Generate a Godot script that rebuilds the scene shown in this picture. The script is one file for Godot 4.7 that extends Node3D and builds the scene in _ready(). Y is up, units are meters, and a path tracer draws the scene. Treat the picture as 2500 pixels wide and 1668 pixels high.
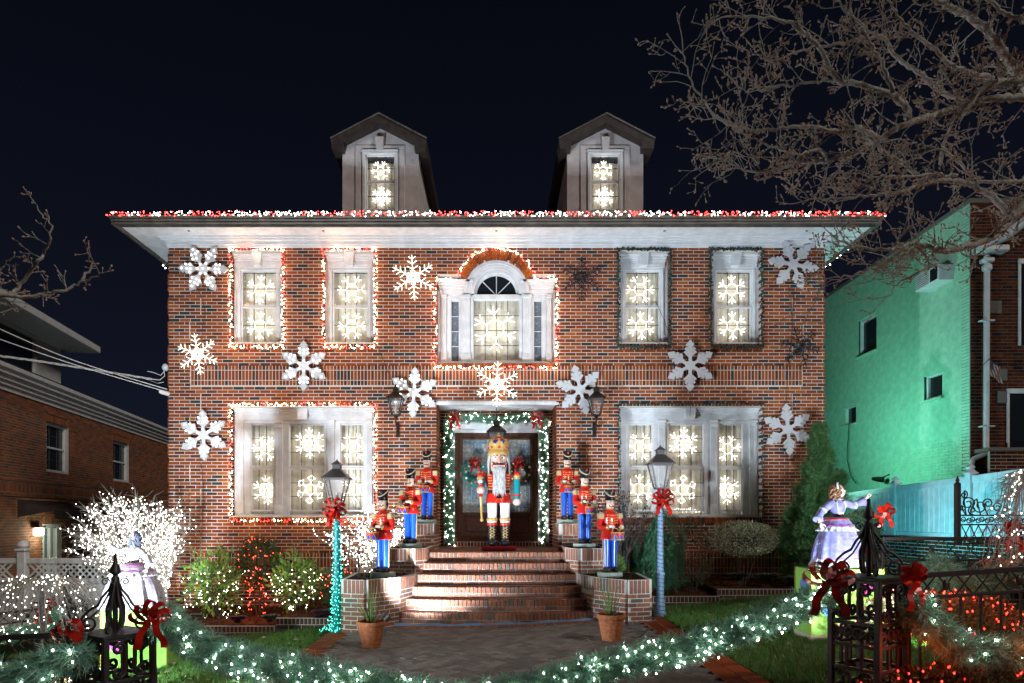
extends Node3D
# A brick house dressed for Christmas, seen at night from the pavement. x right, y up, -z away from the viewer; "d" below is the distance in front of the lens.

const FOCAL := 1657.0
const EYE := 1.68
const WALL := 13.5
const COURSE := 0.0677
const UP := Vector3.UP

var rng := RandomNumberGenerator.new()
var M := {}
var brick_meshes := {}
var noise_fine: NoiseTexture2D
var noise_coarse: NoiseTexture2D
var noise_relief: NoiseTexture2D
var noise_soft: NoiseTexture2D

class Shape:
	var v := PackedVector3Array()
	var n := PackedVector3Array()
	var c := PackedColorArray()
	var col := Color.WHITE

	func tri(a: Vector3, b: Vector3, d: Vector3) -> void:
		var m := (d - a).cross(b - a).normalized()
		v.append(a); v.append(b); v.append(d)
		n.append(m); n.append(m); n.append(m)
		c.append(col); c.append(col); c.append(col)

	func tri_n(a: Vector3, b: Vector3, d: Vector3, na: Vector3, nb: Vector3, nd: Vector3) -> void:
		v.append(a); v.append(b); v.append(d)
		n.append(na); n.append(nb); n.append(nd)
		c.append(col); c.append(col); c.append(col)

	func quad(a: Vector3, b: Vector3, d: Vector3, e: Vector3) -> void:
		tri(a, b, d)
		tri(a, d, e)

	func quad_out(a: Vector3, b: Vector3, d: Vector3, e: Vector3, out: Vector3) -> void:
		if (d - a).cross(b - a).dot(out) < 0.0:
			quad(a, e, d, b)
		else:
			quad(a, b, d, e)

	func tri_out(a: Vector3, b: Vector3, d: Vector3, out: Vector3) -> void:
		if (d - a).cross(b - a).dot(out) < 0.0:
			tri(a, d, b)
		else:
			tri(a, b, d)

	func face(o: Vector3, u: Vector3, w: Vector3) -> void:
		quad(o - u + w, o + u + w, o + u - w, o - u - w)

	func box(o: Vector3, size: Vector3, b := Basis.IDENTITY, back := true) -> void:
		var x := b.x * size.x * 0.5
		var y := b.y * size.y * 0.5
		var z := b.z * size.z * 0.5
		face(o + z, x, y)
		if back:
			face(o - z, -x, y)
		face(o + x, -z, y)
		face(o - x, z, y)
		face(o + y, x, -z)
		face(o - y, x, z)

	# a box with chamfered edges
	func cbox(o: Vector3, size: Vector3, bev: float, b := Basis.IDENTITY) -> void:
		var h := size * 0.5
		var k := minf(bev, minf(h.x, minf(h.y, h.z)) * 0.6)
		var at := func(x: float, y: float, z: float) -> Vector3: return o + b * Vector3(x, y, z)
		for ax in 3:
			for s: float in [-1.0, 1.0]:
				var pts: Array[Vector3] = []
				var dirv := Vector3.ZERO
				dirv[ax] = s
				for q: Vector2 in [Vector2(-1, -1), Vector2(1, -1), Vector2(1, 1), Vector2(-1, 1)]:
					var p := Vector3.ZERO
					p[ax] = s * h[ax]
					p[(ax + 1) % 3] = q.x * (h[(ax + 1) % 3] - k)
					p[(ax + 2) % 3] = q.y * (h[(ax + 2) % 3] - k)
					pts.append(o + b * p)
				quad_out(pts[0], pts[1], pts[2], pts[3], b * dirv)
		for ax in 3:
			var i1 := (ax + 1) % 3
			var i2 := (ax + 2) % 3
			for s1: float in [-1.0, 1.0]:
				for s2: float in [-1.0, 1.0]:
					var pp: Array[Vector3] = []
					for e: float in [-1.0, 1.0]:
						var p1 := Vector3.ZERO
						p1[ax] = e * (h[ax] - k); p1[i1] = s1 * h[i1]; p1[i2] = s2 * (h[i2] - k)
						var p2 := Vector3.ZERO
						p2[ax] = e * (h[ax] - k); p2[i1] = s1 * (h[i1] - k); p2[i2] = s2 * h[i2]
						pp.append(o + b * p1); pp.append(o + b * p2)
					var out := Vector3.ZERO
					out[i1] = s1; out[i2] = s2
					quad_out(pp[0], pp[1], pp[3], pp[2], b * out)
		for sx: float in [-1.0, 1.0]:
			for sy: float in [-1.0, 1.0]:
				for sz: float in [-1.0, 1.0]:
					tri_out(at.call(sx * h.x, sy * (h.y - k), sz * (h.z - k)), at.call(sx * (h.x - k), sy * h.y, sz * (h.z - k)), at.call(sx * (h.x - k), sy * (h.y - k), sz * h.z), b * Vector3(sx, sy, sz))

	func tube(pts: Array, r0: float, r1: float, sides := 6, closed := false) -> void:
		var k := pts.size()
		if k < 2:
			return
		var rings: Array = []
		var norms: Array = []
		var side := Vector3.ZERO
		for i in k:
			var t: Vector3
			if closed:
				t = (pts[(i + 1) % k] - pts[(i + k - 1) % k])
			else:
				t = pts[mini(i + 1, k - 1)] - pts[maxi(i - 1, 0)]
			t = t.normalized() if t.length() > 1e-9 else Vector3.UP
			if side == Vector3.ZERO:
				side = t.cross(Vector3.UP if absf(t.y) < 0.9 else Vector3.RIGHT).normalized()
			side = (side - t * side.dot(t))
			side = side.normalized() if side.length() > 1e-6 else t.cross(Vector3.RIGHT).normalized()
			var up := side.cross(t)
			var r := lerpf(r0, r1, float(i) / maxf(1.0, k - 1.0))
			var ring := PackedVector3Array()
			var nr := PackedVector3Array()
			for j in sides:
				var a := TAU * j / sides
				var dd := side * cos(a) + up * sin(a)
				nr.append(dd)
				ring.append(pts[i] + dd * r)
			rings.append(ring)
			norms.append(nr)
		for i in (k if closed else k - 1):
			var i2 := (i + 1) % k
			for j in sides:
				var j2 := (j + 1) % sides
				tri_n(rings[i][j], rings[i][j2], rings[i2][j2], norms[i][j], norms[i][j2], norms[i2][j2])
				tri_n(rings[i][j], rings[i2][j2], rings[i2][j], norms[i][j], norms[i2][j2], norms[i2][j])
		if not closed:
			for e: int in [0, k - 1]:
				var r := r0 if e == 0 else r1
				if r > 0.003:
					var q: int = 1 if e == 0 else k - 2
					for j in range(1, sides - 1):
						tri_out(rings[e][0], rings[e][j], rings[e][j + 1], pts[e] - pts[q])

	# profile of Vector2(radius, height), bottom first; squash makes it oval
	func lathe(prof: Array, segs := 16, xf := Transform3D.IDENTITY, flat := false) -> void:
		var k := prof.size()
		for i in k - 1:
			var p: Vector2 = prof[i]
			var q: Vector2 = prof[i + 1]
			if p.distance_to(q) < 1e-6:
				continue
			var e := (q - p).normalized()
			var na := Vector2(e.y, -e.x)
			var n0 := na
			var n1 := na
			if not flat:
				if i > 0 and (prof[i - 1] as Vector2).distance_to(p) > 1e-6:
					var e0: Vector2 = (p - prof[i - 1]).normalized()
					if e0.dot(e) > 0.6:
						n0 = (na + Vector2(e0.y, -e0.x)).normalized()
				if i < k - 2 and (prof[i + 2] as Vector2).distance_to(q) > 1e-6:
					var e2: Vector2 = (prof[i + 2] - q).normalized()
					if e2.dot(e) > 0.6:
						n1 = (na + Vector2(e2.y, -e2.x)).normalized()
			for j in segs:
				var a0 := TAU * j / segs
				var a1 := TAU * (j + 1) / segs
				var d0 := Vector3(cos(a0), 0, sin(a0))
				var d1 := Vector3(cos(a1), 0, sin(a1))
				var m0 := d0
				var m1 := d1
				if flat:
					m0 = (d0 + d1).normalized()
					m1 = m0
				var A := xf * (d0 * p.x + Vector3.UP * p.y)
				var B := xf * (d1 * p.x + Vector3.UP * p.y)
				var C := xf * (d1 * q.x + Vector3.UP * q.y)
				var D := xf * (d0 * q.x + Vector3.UP * q.y)
				var b := xf.basis
				var nA := (b * (m0 * n0.x + Vector3.UP * n0.y)).normalized()
				var nB := (b * (m1 * n0.x + Vector3.UP * n0.y)).normalized()
				var nC := (b * (m1 * n1.x + Vector3.UP * n1.y)).normalized()
				var nD := (b * (m0 * n1.x + Vector3.UP * n1.y)).normalized()
				if q.x > 1e-6:
					put(A, D, C, nA, nD, nC)
				if p.x > 1e-6:
					put(A, C, B, nA, nC, nB)

	func put(a: Vector3, b: Vector3, d: Vector3, na: Vector3, nb: Vector3, nd: Vector3) -> void:
		if (d - a).cross(b - a).dot(na + nb + nd) < 0.0:
			tri_n(a, d, b, na, nd, nb)
		else:
			tri_n(a, b, d, na, nb, nd)

	func ball(o: Vector3, r: Vector3, segs := 10, rings := 6, b := Basis.IDENTITY) -> void:
		for i in rings:
			var t0 := PI * i / rings - PI / 2
			var t1 := PI * (i + 1) / rings - PI / 2
			for j in segs:
				var a0 := TAU * j / segs
				var a1 := TAU * (j + 1) / segs
				var u := [Vector3(cos(t0) * cos(a0), sin(t0), cos(t0) * sin(a0)), Vector3(cos(t0) * cos(a1), sin(t0), cos(t0) * sin(a1)), Vector3(cos(t1) * cos(a1), sin(t1), cos(t1) * sin(a1)), Vector3(cos(t1) * cos(a0), sin(t1), cos(t1) * sin(a0))]
				var p: Array[Vector3] = []
				var m: Array[Vector3] = []
				for w: Vector3 in u:
					p.append(o + b * (w * r))
					m.append((b * (w / r)).normalized())
				if i < rings - 1:
					put(p[0], p[3], p[2], m[0], m[3], m[2])
				if i > 0:
					put(p[0], p[2], p[1], m[0], m[2], m[1])

	# a flat outline given thickness along its own z
	func prism(poly: PackedVector2Array, depth: float, xf := Transform3D.IDENTITY) -> void:
		var idx := Geometry2D.triangulate_polygon(poly)
		var zf := xf.basis.z
		for s: float in [-0.5, 0.5]:
			for i in range(0, idx.size(), 3):
				var p: Array[Vector3] = []
				for j in 3:
					var q := poly[idx[i + j]]
					p.append(xf * Vector3(q.x, q.y, s * depth))
				tri_out(p[0], p[1], p[2], zf * s)
		var area := 0.0
		for i in poly.size():
			area += poly[i].cross(poly[(i + 1) % poly.size()])
		for i in poly.size():
			var a := poly[i]
			var b := poly[(i + 1) % poly.size()]
			var e := b - a
			var o := Vector3(e.y, -e.x, 0) * signf(area)
			quad_out(xf * Vector3(a.x, a.y, -depth / 2), xf * Vector3(b.x, b.y, -depth / 2), xf * Vector3(b.x, b.y, depth / 2), xf * Vector3(a.x, a.y, depth / 2), xf.basis * o)

	func mesh() -> ArrayMesh:
		var m := ArrayMesh.new()
		var a := []
		a.resize(Mesh.ARRAY_MAX)
		a[Mesh.ARRAY_VERTEX] = v
		a[Mesh.ARRAY_NORMAL] = n
		a[Mesh.ARRAY_COLOR] = c
		m.add_surface_from_arrays(Mesh.PRIMITIVE_TRIANGLES, a)
		return m


# ---------- nodes ----------

func obj(called: String, what, m: Material, parent: Node = self, at := Transform3D.IDENTITY) -> MeshInstance3D:
	var o := MeshInstance3D.new()
	o.name = called
	o.mesh = what.mesh() if what is Shape else what
	o.material_override = m
	o.transform = at
	parent.add_child(o, true)
	return o

func thing(called: String, label: String, category: String, at := Vector3.ZERO, turn := 0.0, group := "") -> Node3D:
	var o := Node3D.new()
	o.name = called
	add_child(o, true)
	o.position = at
	o.rotation.y = turn
	return tag(o, label, category, group)

func tag(o: Node3D, label: String, category: String, group := "") -> Node3D:
	o.set_meta("label", label)
	o.set_meta("category", category)
	if group:
		o.set_meta("group", group)
	return o

func structure(o: Node3D) -> Node3D:
	o.set_meta("kind", "structure")
	return o

func stuff(o: Node3D) -> Node3D:
	o.set_meta("kind", "stuff")
	return o

func copy(o: Node3D, at: Vector3, turn: float, label: String) -> Node3D:
	var r: Node3D = o.duplicate()
	r.name = String(o.name).rstrip("0123456789")
	add_child(r, true)
	r.position = at
	r.rotation.y = turn
	r.set_meta("label", label)
	return r

# many small alike pieces, one draw
func scatter(called: String, mesh: Mesh, m: Material, places: Array, parent: Node = self, tints := PackedColorArray()) -> MultiMeshInstance3D:
	var mm := MultiMesh.new()
	mm.transform_format = MultiMesh.TRANSFORM_3D
	mm.use_colors = tints.size() > 0
	mm.mesh = mesh
	mm.instance_count = places.size()
	for i in places.size():
		mm.set_instance_transform(i, places[i])
		if tints.size():
			mm.set_instance_color(i, tints[i])
	var o := MultiMeshInstance3D.new()
	o.name = called
	o.multimesh = mm
	o.material_override = m
	parent.add_child(o, true)
	stuff(o)
	return o

# a measured point of the photograph at a known distance
func P(sx: float, sy: float, d: float) -> Vector3:
	return Vector3((sx - 1212.0) / FOCAL * d, EYE - (sy - 1265.0) / FOCAL * d, -d)

# the plot falls to the left and rises to the right
func G(x: float) -> float:
	var a := absf(x)
	return 0.03 * x if a < 2.0 else signf(x) * (0.06 + 0.09 * (minf(a, 9.0) - 2.0))

func R(a: float, b: float) -> float:
	return rng.randf_range(a, b)

func rv(s: float) -> Vector3:
	return Vector3(R(-s, s), R(-s, s), R(-s, s))

# ---------- materials ----------

func mat(called: String, lin: Color, rough := 0.7, metal := 0.0, tex: Texture2D = null, scale := 1.0) -> StandardMaterial3D:
	var m := StandardMaterial3D.new()
	m.resource_name = called
	m.albedo_color = lin.linear_to_srgb()
	m.roughness = rough
	m.metallic = metal
	if rough >= 0.75:
		m.metallic_specular = 0.2
	if tex:
		m.albedo_texture = tex
		m.uv1_triplanar = true
		m.uv1_world_triplanar = true
		m.uv1_scale = Vector3.ONE * scale
	M[called] = m
	return m

func tinted(called: String, rough := 0.7, tex: Texture2D = null, scale := 1.0) -> StandardMaterial3D:
	var m := mat(called, Color.WHITE, rough, 0.0, tex, scale)
	m.vertex_color_use_as_albedo = true
	return m

func relief(m: StandardMaterial3D, amount: float) -> void:
	m.heightmap_enabled = true
	m.heightmap_texture = noise_relief
	m.heightmap_scale = amount

func lamp_mat(called: String, lin: Color, energy: float) -> StandardMaterial3D:
	var m := mat(called, Color(0.8, 0.8, 0.8), 0.4)
	m.emission_enabled = true
	m.emission = lin.linear_to_srgb()
	m.emission_energy_multiplier = energy
	return m

func noise(seed_: int, freq: float, lo: float, hi: float, octaves := 4) -> NoiseTexture2D:
	var f := FastNoiseLite.new()
	f.seed = seed_
	f.noise_type = FastNoiseLite.TYPE_SIMPLEX_SMOOTH
	f.frequency = freq
	f.fractal_octaves = octaves
	var t := NoiseTexture2D.new()
	t.width = 512
	t.height = 512
	t.seamless = true
	t.noise = f
	var g := Gradient.new()
	g.set_color(0, Color(lo, lo, lo))
	g.set_color(1, Color(hi, hi, hi))
	t.color_ramp = g
	return t

const TONES := [Color(0.38, 0.098, 0.026), Color(0.31, 0.074, 0.024), Color(0.21, 0.056, 0.022), Color(0.46, 0.135, 0.032), Color(0.14, 0.050, 0.028), Color(0.068, 0.060, 0.058)]

const BRICKS := ["brick", "step_brick", "dark_brick", "kerb_brick", "pale_brick"]

func brick_tone(kind: String, i: int) -> Color:
	var c: Color = TONES[i]
	match kind:
		"step_brick":                                   # weathered, with salts
			return c.lerp(Color(0.50, 0.36, 0.31), 0.34)
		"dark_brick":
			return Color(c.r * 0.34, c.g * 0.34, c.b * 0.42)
		"kerb_brick":
			return c.lerp(Color(0.06, 0.06, 0.06), 0.80)
		"pale_brick":
			return c.lerp(Color(0.30, 0.22, 0.16), 0.30)
	return c

func make_materials() -> void:
	noise_fine = noise(1, 0.03, 0.72, 1.0, 5)
	noise_coarse = noise(2, 0.008, 0.62, 1.0, 5)
	noise_soft = noise(4, 0.012, 0.87, 1.0, 4)
	noise_relief = noise(3, 0.045, 0.0, 1.0, 5)
	for i in TONES.size():
		for kind: String in BRICKS:
			relief(mat("%s%d" % [kind, i], brick_tone(kind, i), 0.8, 0.0, noise_fine, 3.0), 0.5)
	relief(tinted("brick", 0.8, noise_fine, 3.0), 0.5)
	relief(mat("mortar", Color(0.80, 0.79, 0.75), 0.95, 0.0, noise_fine, 6.0), 0.3)
	mat("old_mortar", Color(0.50, 0.48, 0.44), 0.95, 0.0, noise_fine, 6.0)
	mat("white_trim", Color(0.76, 0.79, 0.83), 0.45, 0.0, noise_soft, 0.6)
	mat("stucco", Color(0.60, 0.57, 0.58), 0.9, 0.0, noise_soft, 0.5)
	mat("gutter", Color(0.20, 0.18, 0.155), 0.45, 0.2, noise_coarse, 1.0)
	mat("roof_felt", Color(0.035, 0.03, 0.03), 0.95, 0.0, noise_fine, 2.0)
	mat("brown_fascia", Color(0.055, 0.040, 0.036), 0.6, 0.0, noise_coarse, 1.0)
	mat("curtain", Color(0.80, 0.75, 0.62), 0.95, 0.0, noise_soft, 1.5)
	mat("dark_glass", Color(0.012, 0.016, 0.02), 0.08)
	mat("dim_room", Color(0.05, 0.055, 0.06), 0.9)
	var g := mat("pane", Color(1, 1, 1), 0.03)
	g.transparency = BaseMaterial3D.TRANSPARENCY_ALPHA
	g.albedo_color = Color(1, 1, 1, 0.05)
	mat("wood", Color(0.11, 0.042, 0.022), 0.4, 0.0, noise_coarse, 3.0)
	mat("dark_wood", Color(0.028, 0.016, 0.013), 0.25, 0.0, noise_coarse, 3.0)
	mat("lead", Color(0.35, 0.36, 0.36), 0.35, 0.7)
	relief(mat("blue_glass", Color(0.24, 0.34, 0.43), 0.12, 0.0, noise_coarse, 3.0), 1.0)
	relief(mat("cream_glass", Color(0.42, 0.44, 0.42), 0.15, 0.0, noise_coarse, 3.0), 1.0)
	mat("iron", Color(0.036, 0.034, 0.036), 0.45, 0.2, noise_fine, 4.0)
	mat("bronze", Color(0.045, 0.035, 0.030), 0.4, 0.5, noise_fine, 5.0)
	mat("grey_metal", Color(0.16, 0.16, 0.165), 0.4, 0.5, noise_fine, 4.0)
	mat("blue_post", Color(0.20, 0.36, 0.56), 0.5, 0.0, noise_coarse, 3.0)
	mat("teal_post", Color(0.0, 0.20, 0.22), 0.5)
	mat("wire", Color(0.012, 0.014, 0.014), 0.6)
	mat("green_wire", Color(0.012, 0.05, 0.04), 0.5)
	mat("white_wire", Color(0.5, 0.5, 0.5), 0.5)
	mat("blue_hose", Color(0.14, 0.27, 0.46), 0.35)
	mat("glitter", Color(0.70, 0.73, 0.78), 0.55, 0.0, noise_fine, 10.0)
	mat("clear_rope", Color(0.018, 0.020, 0.026), 0.15)
	lamp_mat("rope_light", Color(1.0, 0.95, 0.86), 3.8)
	lamp_mat("outdoor_rope_light", Color(1.0, 0.88, 0.70), 3.2)
	lamp_mat("white_bulb", Color(1.0, 0.80, 0.54), 30.0)
	lamp_mat("garland_bulb", Color(1.0, 0.94, 0.84), 60.0)
	lamp_mat("cool_bulb", Color(1.0, 0.93, 0.82), 20.0)
	lamp_mat("red_bulb", Color(1.0, 0.015, 0.008), 14.0)
	lamp_mat("orange_bulb", Color(1.0, 0.045, 0.012), 16.0)
	lamp_mat("teal_bulb", Color(0.0, 0.75, 0.55), 5.0)
	lamp_mat("globe_bulb", Color(1.0, 0.93, 0.82), 9.0)
	lamp_mat("flood_lens", Color(0.9, 0.96, 1.0), 10.0)
	lamp_mat("porch_lamp", Color(0.93, 1.0, 0.85), 9.0)
	lamp_mat("green_lens", Color(0.1, 1.0, 0.55), 6.0)
	tinted("paint", 0.22)
	tinted("cloth", 0.55, noise_coarse, 4.0)
	tinted("leaf", 0.45)
	tinted("plain", 0.75)
	mat("fur", Color(0.62, 0.64, 0.66), 0.9, 0.0, noise_fine, 12.0)
	relief(mat("terracotta", Color(0.46, 0.17, 0.075), 0.8, 0.0, noise_coarse, 4.0), 0.2)
	mat("soil", Color(0.030, 0.020, 0.014), 0.98, 0.0, noise_fine, 5.0)
	mat("mulch", Color(0.085, 0.035, 0.015), 0.95, 0.0, noise_fine, 6.0)
	mat("ground", Color(0.025, 0.060, 0.014), 0.98, 0.0, noise_coarse, 2.0)
	mat("joint_sand", Color(0.014, 0.013, 0.012), 0.95)
	for i in 4:
		relief(mat("paver%d" % i, [Color(0.30, 0.285, 0.265), Color(0.24, 0.23, 0.22), Color(0.35, 0.33, 0.305), Color(0.21, 0.205, 0.20)][i], 0.8, 0.0, noise_fine, 4.0), 0.6)
	mat("bark", Color(0.56, 0.54, 0.50), 0.9, 0.0, noise_coarse, 6.0)
	mat("bud", Color(0.42, 0.32, 0.26), 0.8)
	mat("pale_bark", Color(0.40, 0.37, 0.33), 0.9, 0.0, noise_coarse, 6.0)
	mat("dark_bark", Color(0.14, 0.13, 0.125), 0.9, 0.0, noise_coarse, 6.0)
	mat("vinyl", Color(0.66, 0.68, 0.70), 0.4, 0.0, noise_soft, 0.7)
	relief(mat("green_paint", Color(0.36, 0.62, 0.48), 0.75, 0.0, noise_soft, 0.7), 0.4)
	mat("slate_stone", Color(0.20, 0.19, 0.18), 0.9, 0.0, noise_fine, 3.0)
	var rb := mat("ribbon", Color(0.62, 0.022, 0.010), 0.25, 0.15, noise_fine, 6.0)
	rb.clearcoat_enabled = true
	rb.clearcoat = 0.6
	rb.clearcoat_roughness = 0.15
	var sat := tinted("satin", 0.35, noise_coarse, 3.0)
	sat.rim_enabled = true
	sat.rim = 0.5

# ---------- brickwork ----------

# where bricks go: the first "most" become parts of "node", the rest one joined part
class Masonry:
	var node: Node3D
	var most := 300
	var count := 0
	var rest: Shape
	var mortar: Shape
	var kind := "brick"

func masonry(node: Node3D, most: int, kind := "brick") -> Masonry:
	var k := Masonry.new()
	k.kind = kind
	k.node = node
	k.most = most
	k.rest = Shape.new()
	k.mortar = Shape.new()
	return k

func tone() -> int:
	var x := rng.randf()
	return 0 if x < 0.30 else 1 if x < 0.56 else 2 if x < 0.76 else 3 if x < 0.85 else 4 if x < 0.93 else 5

func lay(k: Masonry, o: Vector3, size: Vector3, b := Basis.IDENTITY, keep := true, called := "brick", t := -1) -> void:
	if t < 0:
		t = tone()
	if keep and k.count < k.most:
		k.count += 1
		var key := Vector3i((size * 500.0).round())
		if not brick_meshes.has(key):
			var s := Shape.new()
			s.cbox(Vector3.ZERO, size, 0.004)
			brick_meshes[key] = s.mesh()
		obj(called, brick_meshes[key], M["%s%d" % [k.kind, t]], k.node, Transform3D(b, o))
	else:
		var w := R(0.88, 1.10)
		var c := brick_tone(k.kind, t)
		k.rest.col = Color(c.r * w, c.g * w, c.b * w)
		k.rest.box(o, size, b, false)

func finish(k: Masonry, mortar := "mortar") -> void:
	if k.rest.v.size():
		stuff(obj("brickwork", k.rest, M.brick, k.node))
	if k.mortar.v.size():
		obj("mortar_bed", k.mortar, M[mortar], k.node)

# courses of stretchers on an upright plane: origin at the lower left, u to the right, outward normal = u x up
func courses(k: Masonry, o: Vector3, u: Vector3, length: float, height: float, keep := true, proud := 0.004, deep := 0.07, core := true, grow := -0.005) -> void:
	var nrm := u.cross(UP).normalized()
	var b := Basis(u, UP, nrm)
	var rows := int(round(height / COURSE))
	var ch := height / maxi(rows, 1)
	for r in rows:
		var x := -0.1065 * (r % 2)
		while x < length - 0.02:
			var a := x + 0.006 if x > 0.0 else -grow
			var e := x + 0.207 if x + 0.213 < length else length + grow
			if e - a > 0.03:
				lay(k, o + u * (a + e) * 0.5 + UP * (r + 0.5) * ch + nrm * (proud - deep * 0.5), Vector3(e - a, ch - 0.0135, deep), b, keep)
			x += 0.213
	if core:
		k.mortar.box(o + u * length * 0.5 + UP * height * 0.5 - nrm * 0.03, Vector3(length, height, 0.06), b)

# a band of bricks on end
func soldiers(k: Masonry, o: Vector3, u: Vector3, length: float, height: float, keep := true, proud := 0.004, deep := 0.07, core := false, called := "brick") -> void:
	var nrm := u.cross(UP).normalized()
	var b := Basis(u, UP, nrm)
	var count := maxi(1, int(round(length / COURSE)))
	var w := length / count
	for i in count:
		lay(k, o + u * (i + 0.5) * w + UP * height * 0.5 + nrm * (proud - deep * 0.5), Vector3(w - 0.013, height - 0.013, deep), b, keep, called)
	if core:
		k.mortar.box(o + u * length * 0.5 + UP * height * 0.5 - nrm * 0.03, Vector3(length, height, 0.06), b)

# an upright brick body on a polygon of Vector2(x, d): courses up to a cap of soldiers
func brick_pier(k: Masonry, poly: Array, y0: float, y1: float, cap := 0.215, seen := [0, 1, 2]) -> void:
	var count := poly.size()
	for i in count:
		var p: Vector2 = poly[i]
		var q: Vector2 = poly[(i + 1) % count]
		var a := Vector3(p.x, y0, -p.y)
		var e := Vector3(q.x, y0, -q.y)
		var u := (e - a).normalized()
		var length := a.distance_to(e)
		var rows := int(round((y1 - cap - y0) / COURSE))
		var ym := y1 - cap
		if i in seen:
			courses(k, Vector3(a.x, ym - rows * COURSE, a.z), u, length, rows * COURSE, true, 0.006, 0.07, true, 0.006)
			soldiers(k, Vector3(a.x, ym, a.z), u, length, cap, true, 0.022, 0.09, true)
		else:
			var nrm := u.cross(UP)
			k.mortar.box((a + e) * 0.5 + UP * (y1 - y0) * 0.5 - nrm * 0.03, Vector3(length, y1 - y0, 0.06), Basis(u, UP, nrm))

# solid spans of the front wall at a height, after the openings
func spans(y: float, x0: float, x1: float, holes: Array) -> Array:
	var cuts: Array = []
	for h: Array in holes:                       # [x0, x1, y0, y1] or [cx, cy, radius]
		if h.size() == 4:
			if y > h[2] and y < h[3]:
				cuts.append(Vector2(h[0], h[1]))
		else:
			var dy: float = y - h[1]
			if dy > 0.0 and absf(dy) < h[2]:
				var w := sqrt(h[2] * h[2] - dy * dy)
				cuts.append(Vector2(h[0] - w, h[0] + w))
	cuts.sort_custom(func(a: Vector2, b: Vector2) -> bool: return a.x < b.x)
	var out: Array = []
	var at := x0
	for c: Vector2 in cuts:
		if c.x > at + 0.01:
			out.append(Vector2(at, minf(c.x, x1)))
		at = maxf(at, c.y)
	if at < x1 - 0.01:
		out.append(Vector2(at, x1))
	return out

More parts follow.
